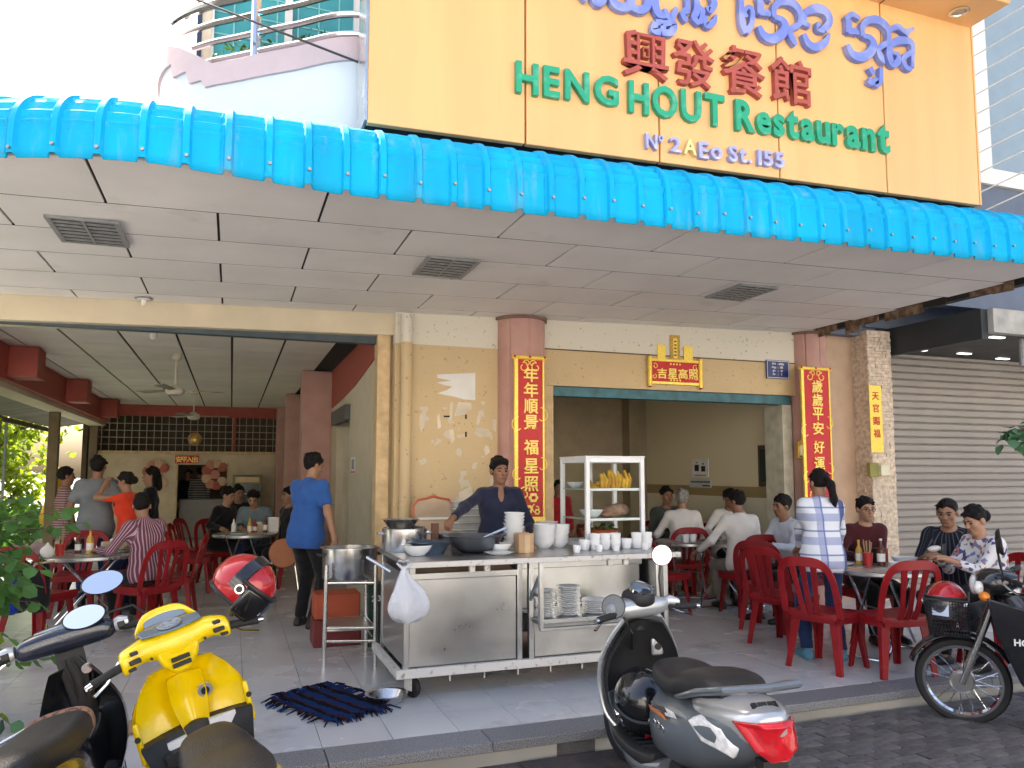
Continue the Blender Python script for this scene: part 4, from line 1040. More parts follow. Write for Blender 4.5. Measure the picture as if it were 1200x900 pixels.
def person(label, x, y, rz, sit=False, H=1.66, lean=0., side=0., twist=0., hyaw=0., hpitch=0., handL=None, handR=None, poleL=None, poleR=None, feet=None,
           shirt=None, sleeve='long', trousers=None, shoes=None, skin_i=0, hair='short', hair_m=None, h=.012, female=False, group=None, dz=0., seat=.45, glasses=False, collar=None):
    t = thing('person', label, 'person', (x, y, dz), R(rz), group)
    Mi = Matrix.Rotation(-R(rz), 4, 'Z') @ Matrix.Translation((-x, -y, -dz)); s = H / 1.70
    loc = lambda w: Mi @ Vector(w)
    hz = seat + .095 * s if sit else .90 * s
    ca = Vector((0, 0, hz)); le, sd = R(lean), R(side); T = Vector((math.sin(sd), math.sin(le) * math.cos(sd), math.cos(le) * math.cos(sd)))
    rx = Matrix.Rotation(R(twist), 3, 'Z') @ Vector((1, 0, 0)); rx = (rx - T * rx.dot(T)).normalized(); fw = T.cross(rx)
    if fw.y < 0: fw = -fw
    fw = Vector(fw); chest = ca + T * .31 * s; sh = ca + T * .475 * s; nb = ca + T * .53 * s
    sw = (.155 if female else .170) * s; SL, SR = sh - rx * sw, sh + rx * sw
    hdir = (T * .5 + Vector((0, 0, .5)) + fw * math.sin(R(hpitch)) * .5 + Vector((0, math.sin(le) * .2, 0))).normalized(); hc = nb + hdir * .160 * s
    Rh = Matrix.Rotation(R(hyaw), 3, 'Z') @ Matrix.Rotation(-R(hpitch), 3, 'X')
    hp = lambda p: np.array(hc + Rh @ (Vector(p) * s))
    Rn = np.array(Rh)
    l1, l2 = .285 * s, .25 * s
    arms = []
    for sgn, S, hnd, pole in ((-1, SL, handL, poleL), (1, SR, handR, poleR)):
        tg = loc(hnd) if hnd is not None else S + Vector((sgn * .05, .06, -.52 * s))
        pl = Vector(pole) if pole is not None else Vector((sgn * .5, -.6, -.5))
        e, w = ik(S, tg, l1, l2, pl); arms.append((sgn, S, e, w))
    legs = []
    for i, sgn in enumerate((-1, 1)):
        hj = ca + Vector((sgn * .09 * s, 0, -.02))
        if feet: f = loc(feet[i]); f.z = max(f.z, .075 * s)
        elif sit: f = Vector((sgn * .13, .36 + .05 * sgn, .08 * s))
        else: f = Vector((sgn * .10, .02 * sgn, .08 * s))
        kn, an = ik(hj, f, .43 * s, .42 * s, (sgn * .15, 1, .5 if sit else .1)); legs.append((sgn, hj, kn, an))
    # ---- prims
    def torso(g, low):
        ch, be = (.092, .082) if female else (.098, .090)
        P = [cap(np.array(chest + T*.06*s - rx*.076*s), np.array(chest + T*.06*s + rx*.076*s), ch*s + g, k=.06), cap(np.array(ca + T*.16*s - rx*.072*s), np.array(ca + T*.16*s + rx*.072*s), be*s + g, k=.05), cap(np.array(ca + T*.07*s - rx*.07*s), np.array(ca + T*.07*s + rx*.07*s), (be+.004)*s + g, k=.05),
             cap(np.array(ca - rx*.075*s + T*low), np.array(ca + rx*.075*s + T*low), .102*s + g, k=.05), cap(np.array(SL + rx*.03*s), np.array(SR - rx*.03*s), .058*s + g, k=.06),
             cap(np.array(nb - T*.05*s), np.array(nb - T*.01*s), .058*s + g*.5, k=.05)]
        if female: P += [els(np.array(chest + T*.02*s + fw*.085*s + rx*q*.07*s), (.055*s+g, .05*s+g, .055*s+g), k=.05) for q in (-1, 1)]
        return P
    B_ = torso(0, 0)
    B_ += [cap(np.array(nb - T*.04*s), np.array(hc - hdir*.05*s), .052*s, .05*s, k=.03)]
    for sgn, S, e, w in arms:
        B_ += [cap(np.array(S), np.array(e), .048*s, .038*s, k=.05), cap(np.array(e), np.array(w), .038*s, .026*s, k=.03)]
        d = (w - e).normalized(); pv = Vector((0, 0, -1)); pv = (pv - d * pv.dot(d)); pv = pv.normalized() if pv.length > .05 else Vector((0, 1, 0)); sd_ = d.cross(pv) * sgn
        kn_ = w + d * .085*s + pv*.004
        B_ += [cap(np.array(w), np.array(w + d*.03*s), .024*s, .026*s, k=.02)] + [cap(np.array(w + d*.03*s), np.array(kn_ + sd_*q*.026*s), .018*s, .014*s, k=.015) for q in (-1, 0, 1)]
        for q, fl in ((-1.4, .06), (-.5, .075), (.45, .08), (1.35, .07)):
            b0 = kn_ + sd_*q*.021*s; b1 = b0 + (d*.8 + pv*.45)*fl*.55*s; b2 = b1 + (d*.35 + pv*.9)*fl*.5*s
            B_ += [cap(np.array(b0), np.array(b1), .0105*s, .009*s, k=.006), cap(np.array(b1), np.array(b2), .009*s, .0075*s, k=.006)]
        tb = w + d*.03*s - sd_*.022*s; t1 = tb + (d*.6 - sd_*.6 + pv*.3)*.042*s; B_ += [cap(np.array(tb), np.array(t1), .013*s, .011*s, k=.012), cap(np.array(t1), np.array(t1 + (d*.9 + pv*.5)*.035*s), .0105*s, .008*s, k=.006)]
    for sgn, hj, kn, an in legs:
        B_ += [cap(np.array(hj), np.array(kn), .080*s, .052*s, k=.05), cap(np.array(kn), np.array(an), .052*s, .036*s, k=.04), cap(np.array(an + Vector((0, -.03, -.035))), np.array(an + Vector((sgn*.015, .15*s, -.05))), .03*s, .024*s, k=.02)]
    # head
    B_ += [els(hp((0, -.012, .03)), np.array((.074, .094, .085))*s, Rn, k=.02), els(hp((0, .03, -.045)), np.array((.058, .058, .072))*s, Rn, k=.03), cap(hp((-.01, .064, -.092)), hp((.01, .064, -.092)), .02*s, k=.02),
           cap(hp((0, .088, .010)), hp((0, .108, -.024)), .008*s, .0135*s, k=.010), cap(hp((-.014, .098, -.03)), hp((.014, .098, -.03)), .008*s, k=.008), cap(hp((-.034, .078, .026)), hp((.034, .078, .026)), .011*s, k=.016),
           cap(hp((-.018, .086, -.060)), hp((.018, .086, -.060)), .008*s, k=.01), els(hp((-.04, .058, -.022)), np.array((.022, .022, .022))*s, Rn, k=.02), els(hp((.04, .058, -.022)), np.array((.022, .022, .022))*s, Rn, k=.02),
           els(hp((-.080, -.004, -.008)), np.array((.010, .022, .030))*s, Rn, k=.01), els(hp((.080, -.004, -.008)), np.array((.010, .022, .030))*s, Rn, k=.01)]
    sdf_obj('body', B_, h, skin(skin_i), t, k=.03)
    for q in (-1, 1):
        MB().ell(hp((q*.031, .079, .004)), (.0135*s, .008*s, .0065*s), 10, 6, Rh.to_4x4()).obj('eye', m_eye, t)
        MB().tube([hp((q*.014, .090, .026)), hp((q*.032, .089, .032)), hp((q*.05, .076, .026))], .004*s, 6).obj('eyebrow', hair_m or m_hair, t)
    MB().tube([hp((-.022, .087, -.061)), hp((-.008, .095, -.058)), hp((.008, .095, -.058)), hp((.022, .087, -.061))], .0055*s, 6).obj('lips', m_lip, t)
    if glasses:
        gb = MB()
        for q in (-1, 1):
            gb.tube([hp((q*.034 + .021*math.cos(a), .098, .002 + .016*math.sin(a))) for a in np.linspace(0, 6.28, 14)], .0022, 5); gb.tube([hp((q*.056, .096, .006)), hp((q*.084, .0, .006))], .0022, 5)
        gb.tube([hp((-.013, .100, .004)), hp((.013, .100, .004))], .0022, 5); gb.obj('glasses', m_black, t)
    HP = [els(hp((0, -.014, .034)), np.array((.081, .102, .095))*s, Rn, k=.02)]
    ears = [(hp((q*.088, .006, -.018)), np.array((.026, .030, .036))*s, Rn) for q in (-1, 1)] if hair not in ('bob',) else []
    FR = []
    c1 = (hp((0, .062, .048)), Rn @ np.array((0, .78, -.62))); c2 = (hp((0, 0, -.06)), Rn @ np.array((0, .25, -.97)))
    hm = hair_m or m_hair
    if hair == 'thick': HP += [els(hp((.01, .02, .085)), np.array((.075, .075, .04))*s, Rn, k=.03), els(hp((0, .055, .085)), np.array((.06, .03, .025))*s, Rn, k=.02)]
    if hair == 'bald': c1 = (hp((0, .058, .060)), Rn @ np.array((0, .78, -.62)))
    else:
        rs = random.Random(int(x * 100 + y * 10))
        for q in range(26):
            a_ = rs.uniform(0, 6.28); e_ = rs.uniform(.05, 1.5); dd = Vector((.084*math.cos(a_)*math.cos(e_), .102*math.sin(a_)*math.cos(e_) - .014, .096*math.sin(e_) + .036)); HP.append(cap(hp(dd * .95), hp(dd * 1.06 + Vector((rs.uniform(-.012, .012), .012, rs.uniform(-.018, .004)))), .018*s, .008*s, k=.012))
    sdf_obj('hair', HP, min(h, .011), hm, t, cuts=(c1, c2), wr=.0036, seed=x * 7, subs=ears)
    if hair != 'bob':
        rs = random.Random(int(x * 90 - y * 11)); sw_ = rs.choice((-1, 1)) * .02
        up_ = .012 if hair == 'bald' else .006 if hair in ('bun', 'ponytail') else 0.
        for q in np.linspace(-.058, .058, 9): FR.append(cap(hp((q, .060 - abs(q) * .45, .098 - abs(q) * .42)), hp((q * 1.05 + sw_ + rs.uniform(-.01, .01), .086 - abs(q) * .5, .052 + up_ + rs.uniform(-.010, .014) + abs(q) * .12)), .014*s, .004*s, k=.01))
        sdf_obj('fringe', FR, min(h, .009), hm, t, k=.012)
    if hair == 'ponytail':
        b = [cap(hp((0, -.10, .03)), hp((.02, -.14, -.03)), .03*s, .035*s), cap(hp((.02, -.14, -.03)), hp((.05, -.12, -.16)), .035*s, .03*s), cap(hp((.05, -.12, -.16)), hp((.075, -.085, -.27)), .03*s, .010*s)]
        sdf_obj('ponytail', b, .010, hm, t, wr=.002)
    if hair == 'bun': sdf_obj('bun', [els(hp((0, -.105, .0)), (.05, .045, .05))], .010, hm, t, wr=.002)
    if hair == 'bob': sdf_obj('long_hair', [cap(hp((0, -.085, -.01)), hp((0, -.10, -.15)), .055*s, .05*s), cap(hp((-.07, -.03, 0)), hp((-.06, -.05, -.13)), .03*s), cap(hp((.07, -.03, 0)), hp((.06, -.05, -.13)), .03*s)], .011, hm, t, wr=.002)
    # shirt
    g = .014 * s; P = torso(g, -.06 * s if not sit else -.01) + [cap(np.array(chest - rx*.05*s), np.array(ca - rx*.05*s), .088*s + g, .095*s + g, k=.05), cap(np.array(chest + rx*.05*s), np.array(ca + rx*.05*s), .088*s + g, .095*s + g, k=.05)]
    for sgn, S, e, w in arms:
        if sleeve == 'long': P += [cap(np.array(S), np.array(e), .055*s, .046*s, k=.05), cap(np.array(e), np.array(e.lerp(w, .93)), .046*s, .036*s, True, k=.03)]
        elif sleeve == 'roll': P += [cap(np.array(S), np.array(e), .055*s, .046*s, k=.05), cap(np.array(e), np.array(e.lerp(w, .35)), .052*s, .048*s, True, k=.03)]
        else: P += [cap(np.array(S), np.array(S.lerp(e, .72)), .062*s, .060*s, True, k=.05)]
    hem = ca - T * (.13 * s if not sit else .08 * s)
    P.append(cap(np.array(ca - rx*.075*s), np.array(ca + rx*.075*s), .112*s + g, k=.05))
    neckc = (np.array(nb + T * .022 * s), np.array((T * .93 + fw * .36).normalized()))
    sdf_obj('shirt', P, h, shirt, t, cuts=((np.array(hem), np.array(-T)), neckc), wr=.0028 * s, seed=x * 5 + y, subs=((np.array(nb + fw * .075 * s - T * .03 * s), (.030*s, .055*s, .085*s), np.array(Matrix((rx, fw, T)).transposed())),) if collar is not None and not female else ())
    if shirt in STRIPED: stripe_attr(t.children[-1], [(ca, sh, .10)] + [q for (sgn, S, e, w) in arms for q in ((S, e, .05), (e, w, .045))], fw)
    if collar is not None:
        b = MB(); rg = [[np.array(nb + T*zz*s + (rx*math.cos(a)*rr + fw*math.sin(a)*rr*.95)*s + fw*.012) for a in np.linspace(math.pi*.62, math.pi*2.38, 20)] for zz, rr in ((-.03, .078), (.022, .062), (.018, .072), (-.035, .09))]
        b.loft([list(map(Vector, r_)) for r_ in rg], caps=False, closed=False); b.obj('collar', collar, t, ang=80, solid=.003)
    # trousers
    P = [cap(np.array(ca - rx*.07*s), np.array(ca + rx*.07*s), .112*s, k=.05)]
    for sgn, hj, kn, an in legs:
        P += [cap(np.array(hj), np.array(kn), .092*s, .066*s, k=.04), cap(np.array(kn), np.array(an + Vector((0, 0, .01))), .066*s, .056*s, True, k=.03)]
    sdf_obj('trousers', P, h, trousers, t, cuts=() if sit else ((np.array(ca + T*.05), np.array(T)),), wr=.003 * s, seed=y * 3)
    for sgn, hj, kn, an in legs:
        bz = -an.z + .026
        sdf_obj('shoe', [cap(np.array(an + Vector((0, -.045, bz))), np.array(an + Vector((sgn*.02, .155*s, bz - .002))), .040*s, .036*s), cap(np.array(an + Vector((0, -.02, -.01))), np.array(an + Vector((sgn*.015, .09, bz))), .040*s, .03*s)], max(h, .012), shoes or m_black, t,
                cuts=(((0, 0, an.z - .076 * s + .002), (0, 0, -1)),))
    return t
def fabric(name, col, **k): return mat(name, col, .85, var=k.pop('var', .12), scale=k.pop('scale', 9), sheen=.15, bump=.15, bscale=180, spec=.2, **k)
def stripes(name, a, b_, fx, w=.35, ax=0, extra=None):
    def bd(n, l, co):
        sp = n.new('ShaderNodeSeparateXYZ'); l.new(co, sp.inputs[0])
        src = sp.outputs[2]
        if ax != 2: at = n.new('ShaderNodeAttribute'); at.attribute_name = 'stripe'; src = at.outputs['Fac']
        v = nmath(n, l, 'FRACT', nmath(n, l, 'MULTIPLY', src, fx))
        return nmix(n, l, nmath(n, l, 'LESS_THAN', v, w), a, b_)
    return node_mat(name, bd, rough=.85, bump=.15, bscale=180, spec=.2)
def plaid(name):
    def bd(n, l, co):
        sp = n.new('ShaderNodeSeparateXYZ'); l.new(co, sp.inputs[0]); out = (.74, .77, .84)
        def band(ax, f, off, w, c, o):
            v = nmath(n, l, 'FRACT', nmath(n, l, 'ADD', nmath(n, l, 'MULTIPLY', sp.outputs[ax], f), off)); return nmix(n, l, nmath(n, l, 'MULTIPLY', nmath(n, l, 'LESS_THAN', v, w), .8), o, c)
        out = band(2, 5.2, .1, .33, (.33, .37, .58), out); out = band(0, 5.2, .30, .30, (.33, .37, .58), out)
        out = band(0, 5.2, .05, .07, (.10, .17, .42), out); out = band(2, 5.2, .55, .07, (.10, .17, .42), out); out = band(0, 2.6, .62, .13, (.03, .05, .16), out)
        return out
    return node_mat(name, bd, rough=.85, bump=.15, bscale=180, spec=.2)
def floral(name):
    def bd(n, l, co):
        v = n.new('ShaderNodeTexVoronoi'); v.inputs['Scale'].default_value = 34; l.new(co, v.inputs['Vector'])
        r_ = n.new('ShaderNodeValToRGB'); r_.color_ramp.interpolation = 'CONSTANT'; e = r_.color_ramp.elements
        sp = n.new('ShaderNodeSeparateColor'); l.new(v.outputs['Color'], sp.inputs[0]); l.new(sp.outputs[0], r_.inputs[0])
        e[0].color = (.72, .70, .72, 1); e[1].position = .42; e[1].color = (.09, .10, .24, 1)
        for p_, c in ((.58, (.72, .70, .72, 1)), (.75, (.38, .20, .18, 1)), (.85, (.20, .24, .42, 1)), (.93, (.7, .68, .7, 1))):
            q = e.new(p_); q.color = c
        return r_.outputs[0]
    return node_mat(name, bd, rough=.85, spec=.2)
f_navy = fabric('navy_cotton', (.022, .026, .055)); f_black = fabric('black_cloth', (.012, .012, .014)); f_blue = fabric('blue_tshirt', (.03, .10, .34)); f_jean = fabric('dark_jeans', (.018, .035, .11), var=.3)
f_white = fabric('white_cotton', (.66, .64, .62), var=.05); f_pale = fabric('pale_blue_cotton', (.58, .64, .76), var=.05); f_grey = fabric('grey_cotton', (.19, .21, .23)); f_red = fabric('orange_red_top', (.72, .055, .02))
f_tan = fabric('grey_trousers', (.20, .18, .16)); f_maroon = fabric('maroon_top', (.07, .012, .016)); f_olive = fabric('grey_green_top', (.06, .07, .065)); f_gblue = fabric('grey_blue_shirt', (.16, .22, .25))
f_purple = stripes('purple_stripe', (.17, .055, .09), (.48, .36, .42), 42, .34); f_rose = stripes('rose_stripe', (.24, .09, .09), (.42, .34, .33), 34, .4, 2); f_bw = stripes('black_white_stripe', (.03, .03, .03), (.5, .5, .5), 24, .4, 2); f_pin = stripes('pin_stripe', (.018, .02, .03), (.12, .13, .16), 30, .2)
STRIPED += [f_purple, f_pin]; f_plaid = plaid('blue_plaid'); f_floral = floral('floral_print')
m_sandal = mat('sandal', (.10, .06, .035), .6); m_bluesh = mat('blue_shoe', (.10, .28, .40), .6)
hn = .0095
person('cook in a dark navy shirt standing behind the food cart, arm stretched to a pan', 2.24, 6.52, 176, H=1.66, lean=4, hyaw=8, hpitch=2, handR=(1.52, 5.95, 1.06), poleR=(1, -.5, -.3), handL=(2.45, 6.25, .98), shirt=f_navy, trousers=f_black, skin_i=1, hair='thick', h=hn, collar=f_navy)
person('man in a bright blue T-shirt and black trousers standing by the big pot', .72, 8.02, -48, H=1.73, lean=5, hyaw=-18, hpitch=18, handR=(.98, 7.70, .82), handL=(.75, 8.45, .95), feet=((.70, 8.20, 0), (.80, 7.98, 0)), shirt=f_blue, sleeve='short', trousers=f_black, shoes=m_black, h=hn)
person('woman in a blue and white plaid shirt and jeans leaning over the right table', 4.66, 5.22, -22, H=1.56, lean=9, side=3, hyaw=14, hpitch=8, handR=(5.10, 5.52, .80), handL=(4.75, 5.62, .86), feet=((4.55, 5.32, 0), (4.78, 5.18, 0)), shirt=f_plaid, trousers=f_jean, shoes=m_bluesh, hair='ponytail', h=hn, female=True, collar=f_plaid)
person('seated woman in a floral blouse looking down at her phone', 5.82, 4.58, 84, sit=True, H=1.58, lean=14, hpitch=22, handL=(5.36, 4.62, .85), handR=(5.40, 4.72, .84), shirt=f_floral, trousers=f_black, hair='bun', h=hn, female=True, skin_i=2)
person('seated man in a dark pinstriped shirt holding a white napkin', 5.98, 5.08, 118, sit=True, H=1.68, lean=16, hpitch=16, handL=(5.55, 4.86, .84), handR=(5.60, 5.02, .84), shirt=f_pin, sleeve='roll', trousers=f_black, h=hn, skin_i=0, hair='bald')
person('seated person in a dark red top and glasses behind the right table', 5.72, 5.88, 165, sit=True, H=1.62, lean=8, hpitch=4, handL=(5.55, 5.5, .78), handR=(5.35, 5.55, .78), shirt=f_maroon, trousers=f_black, glasses=True, skin_i=2, h=.011)
person('seated man in a pale blue shirt facing left at the pink column', 5.66, 6.72, 88, sit=True, H=1.64, lean=15, hpitch=6, handL=(5.18, 6.55, .80), handR=(5.18, 6.85, .78), shirt=f_pale, trousers=f_black, skin_i=1, h=.011)
person('seated man in white with his back to us on a slatted chair', 5.36, 7.22, -10, sit=True, H=1.68, lean=10, hyaw=32, hpitch=14, handL=(4.98, 7.55, .66), handR=(5.62, 7.60, .78), shirt=f_white, trousers=f_tan, shoes=m_black, skin_i=1, h=.011)
person('man in white and glasses facing us inside the right room', 6.0, 8.42, 172, sit=True, H=1.68, lean=8, hpitch=8, shirt=f_white, trousers=f_black, glasses=True, skin_i=1, h=.013, handL=(5.8, 8.05, .78), handR=(5.6, 8.1, .78))
person('grey haired man in a white shirt seated with his back to us inside', 5.30, 8.33, -28, sit=True, H=1.68, lean=13, hpitch=8, shirt=f_white, trousers=f_tan, hair_m=m_greyhair, skin_i=0, h=.013, handL=(5.25, 8.75, .78), handR=(5.6, 8.6, .78))
person('man in a grey green top half hidden behind the grey haired man', 5.50, 9.1, 175, sit=True, H=1.7, lean=6, shirt=f_olive, trousers=f_black, skin_i=1, h=.014)
person('person in red behind the glass display case', 4.42, 10.2, 175, H=1.42, shirt=fabric('red_shirt', (.40, .02, .03)), trousers=f_black, skin_i=1, h=.014)
person('man in a purple striped shirt seated with his back to us at the left table', -.74, 8.50, 38, sit=True, H=1.68, lean=13, hyaw=-30, hpitch=18, handL=(-1.2, 8.6, .78), handR=(-.9, 8.95, .78), shirt=f_purple, trousers=f_black, shoes=m_sandal, h=.011)
person('woman in an orange red top standing with a hand raised to her face', -1.08, 9.95, 70, H=1.54, lean=6, hpitch=12, handL=(-1.36, 10.0, 1.42), handR=(-1.34, 10.16, 1.34), poleL=(-.6, -.2, -.7), poleR=(.4, -.6, -.8), shirt=f_red, trousers=f_jean, hair='bun', h=.011, female=True)
person('man in a grey T-shirt and jeans standing with his back to us', -1.48, 10.2, 8, H=1.72, hyaw=-14, shirt=f_grey, sleeve='short', trousers=f_jean, h=.011, skin_i=1, handR=(-1.12, 10.05, .92), handL=(-1.72, 10.3, .95))
person('young man in a rose striped shirt standing beside the grey shirted man', -1.92, 10.85, -78, H=1.60, hyaw=8, shirt=f_rose, trousers=f_black, h=.012, skin_i=1)
person('person in black behind the woman in orange red', -.98, 11.0, 100, H=1.60, shirt=f_black, trousers=f_black, hair='bob', h=.014, female=True)
person('man in black seated facing right at the middle hall table', -.14, 11.85, -125, sit=True, H=1.68, lean=10, hpitch=14, shirt=f_black, trousers=f_black, h=.014, handL=(.15, 11.5, .78), handR=(-.1, 11.3, .78), skin_i=2)
person('man in dark clothes seated at the back of the left hall', .12, 13.1, 178, sit=True, H=1.70, lean=8, hpitch=10, hyaw=25, shirt=f_black, trousers=f_black, h=.016)
person('man in a grey blue shirt bent over the middle hall table', .36, 11.85, 168, sit=True, H=1.68, lean=20, hpitch=28, shirt=f_gblue, trousers=f_jean, h=.014, handL=(.5, 11.35, .77), handR=(.15, 11.35, .77), skin_i=2, hair='thick')
person('kitchen worker in dark clothes behind the hatch', -1.0, 20.9, 170, H=1.62, shirt=f_black, trousers=f_black, h=.018)
person('kitchen worker in a black and white striped top behind the hatch', -.74, 20.75, 5, H=1.66, shirt=f_bw, trousers=f_black, h=.018)
person('person in black seated behind the blue shirted man', .82, 11.1, 110, sit=True, H=1.68, lean=6, shirt=f_black, trousers=f_black, h=.016, skin_i=0)
# ================================================================ FOOD CART AND WARES
m_steel2 = mat('worn_steel', (.50, .51, .52), .30, 1., var=.06, scale=5, bump=.05, bscale=5, stain=((.34, .32, .29), .62, 7, .28))
m_whitetrim = mat('worn_white_trim', (.62, .60, .57), .5, col2=(.30, .24, .19), scale=26, lo=.58, hi=.72)
m_porc = mat('porcelain', (.78, .79, .80), .18, var=.03, coat=.3, spec=.6)
m_rubber = mat('rubber', (.015, .015, .016), .7)
m_wood = mat('card_brown', (.42, .27, .15), .8, var=.15)
m_alu = mat('white_alu', (.80, .80, .80), .35, var=.04)
m_glass = mat('clear_glass', (.92, .96, .95), .03, trans=1., ior=1.05, spec=.6, var=.01)
m_wok = mat('dark_steel', (.20, .21, .23), .35, .9, var=.2, scale=12)
CT = thing('food_cart', 'long stainless steel food cart on casters in front of the bare wall', 'cart', (0, 0, 0))
def cp(name, m, x0, x1, y0, y1, z0, z1, bevel=.004): return MB().box(x0, x1, y0, y1, z0, z1).obj(name, m, CT, bevel=bevel)
cp('counter_top', m_steel2, 1.12, 3.22, 5.12, 6.18, .905, .94, .008)
cp('counter_edge', m_whitetrim, 1.118, 3.225, 5.108, 5.122, .90, .938)
cp('front_panel', m_steel2, 1.17, 1.95, 5.27, 5.285, .215, .80); cp('front_panel', m_steel2, 2.09, 3.14, 5.27, 5.285, .215, .50); cp('back_panel', m_steel2, 2.09, 3.14, 5.60, 5.615, .50, .82)
cp('inner_shelf', m_steel2, 2.08, 3.16, 5.285, 5.62, .485, .50)
cp('header_rail', m_steel2, 1.14, 1.96, 5.262, 5.29, .80, .845); cp('header_rail', m_steel2, 2.09, 3.16, 5.59, 5.62, .80, .85)
for x in (1.13, 1.955, 2.045, 3.16): cp('corner_post', m_steel2, x, x + .04, 5.26, 5.30, .20, .905)
cp('corner_post', m_steel2, 1.13, 1.17, 6.08, 6.12, .17, .905); cp('corner_post', m_steel2, 3.16, 3.20, 6.08, 6.12, .17, .905)
cp('side_panel', m_steel2, 1.14, 1.15, 5.30, 6.10, .22, .84); cp('side_panel', m_steel2, 3.19, 3.20, 5.30, 6.10, .22, .84); cp('rear_panel', m_steel2, 1.15, 3.19, 6.10, 6.11, .22, .905)
cp('bottom_rail', m_whitetrim, 1.08, 3.24, 5.235, 5.275, .15, .21); cp('bottom_rail', m_whitetrim, 1.08, 1.13, 5.28, 6.2, .15, .20); cp('bottom_rail', m_whitetrim, 3.19, 3.24, 5.28, 6.2, .15, .20)
cp('floor_sheet', m_steel2, 1.13, 3.19, 5.28, 6.15, .16, .17)
cp('gap_strip', m_brown, 1.2, 1.94, 5.34, 5.36, .80, .90)  # dark brown strip set back in the gap under the counter
for x in (1.14, 1.56, 1.67, 2.62, 2.75): cp('bracket', m_whitetrim, x, x + .04, 5.135, 5.165, .855, .903)
for k in range(7): cp('hanging_tab', m_whitetrim, 1.45 + .25 * k, 1.458 + .25 * k, 5.24, 5.25, .11, .15, 0)
# projecting plate shelf
for x in (2.055, 2.99): cp('shelf_post', m_steel2, x, x + .035, 5.08, 5.112, .45, .905)
cp('shelf_rail', m_steel2, 2.09, 2.99, 5.082, 5.11, .478, .51); cp('shelf_rail', m_steel2, 2.06, 3.02, 5.075, 5.112, .43, .452)
for x in (2.06, 2.995): cp('shelf_side_rail', m_steel2, x, x + .025, 5.114, 5.258, .47, .50); cp('shelf_side_rail', m_steel2, x, x + .025, 5.114, 5.258, .66, .685)
cp('plate_shelf', m_steel2, 2.09, 2.985, 5.112, 5.262, .492, .502)
b = MB(); b.tube([(2.06, 5.27, .62), (2.065, 5.12, .80)], .014, 8); b.obj('strut', m_steel2, CT)
def caster(x, y, a):
    M_ = Matrix.Translation((x, y, 0)) @ Matrix.Rotation(a, 4, 'Z')
    fk = MB()
    for s in (-1, 1): fk.box(s * .028 - .004, s * .028 + .004, -.05, .02, .05, .15, M_)
    fk.box(-.035, .035, -.05, .03, .135, .152, M_); f = fk.obj('caster_fork', m_whitetrim, CT)
    w = MB().lathe([(.030, -.018), (.062, -.02), (.070, -.012), (.070, .012), (.062, .02), (.030, .018)], (0, 0, 0), 24, Matrix.Translation((0, 0, 0)) @ Matrix.Rotation(math.pi/2, 4, 'Y'), True)
    w.v = [tuple(M_ @ (Vector(v) + Vector((0, -.03, .070)))) for v in w.v]; w.obj('caster_wheel', m_rubber, CT)
for x, y, a in ((1.20, 5.36, .5), (3.1, 5.36, .2), (1.2, 6.05, 1.2), (3.1, 6.05, .4)): caster(x, y, a)

def lathe_thing(name, label, cat, loc, prof, m, n=24, group=None, pn='shell', solid=.003):
    t = thing(name, label, cat, loc, 0, group); MB().lathe(prof, n=n).obj(pn, m, t, solid=solid); return t
# plates and bowls: shared meshes, one object each
plate_me = MB().lathe([(0, .004), (.052, .003), (.055, .0), (.062, .002), (.100, .017), (.102, .019), (.098, .020), (.06, .008), (0, .007)], n=28).mesh('plate', m_porc)
bowl_me = MB().lathe([(0, .004), (.035, .004), (.037, 0), (.042, .002), (.070, .028), (.088, .058), (.090, .062), (.086, .061), (.066, .032), (.035, .010), (0, .008)], n=28).mesh('bowl', m_porc)
cup_me = MB().lathe([(0, .003), (.026, .003), (.028, 0), (.034, .008), (.041, .05), (.043, .075), (.040, .074), (.037, .05), (.028, .012), (0, .01)], n=22).mesh('cup', m_porc)
def ware(kind, me, label, loc, s=1., group=None, rot=True):
    o = link(kind, me, None, loc); o.scale = (s, s, s)
    if rot: o.rotation_euler = (random.uniform(-.02, .02), random.uniform(-.02, .02), random.uniform(0, 6))
    cat = {'plate': 'plate', 'bowl': 'bowl', 'cup': 'cup'}[kind.split('_')[-1]]
    return tag(o, label, cat, group)
GP = 'plates stacked on the cart shelf'
for px_, y, n, dz, sc, lb in ((639, 5.22, 13, .0150, .74, 'white plate in the leftmost stack on the cart shelf'), (666, 5.24, 15, .0138, .88, 'white plate in the tall second stack on the cart shelf'), (697, 5.24, 7, .0142, .96, 'white plate in the low third stack on the cart shelf')):
    for k in range(n): ware('plate', plate_me, ('topmost ' if k == n - 1 else 'lowest ' if k == 0 else '') + lb, (at_y(px_, 700, y).x + random.uniform(-.004, .004), y + random.uniform(-.004, .004), .503 + dz * k), sc, GP)
for k, c in enumerate(((.40, .62, .12), (.40, .62, .12), (.62, .20, .16), (.62, .20, .16), (.45, .68, .10), (.45, .68, .10))):
    me = plate_me.copy(); me.materials.clear(); me.materials.append(mat('plastic_%d' % (k // 2), c, .4))
    ware('plate', me, ('lime green plastic plate at the bottom of the coloured stack', 'pinkish red plastic plate in the middle of the coloured stack', 'bright green plastic plate on top of the coloured stack')[k // 2], (at_y(727, 700, 5.24).x, 5.24, .503 + .014 * k), 1.0, 'coloured plates on the cart shelf')
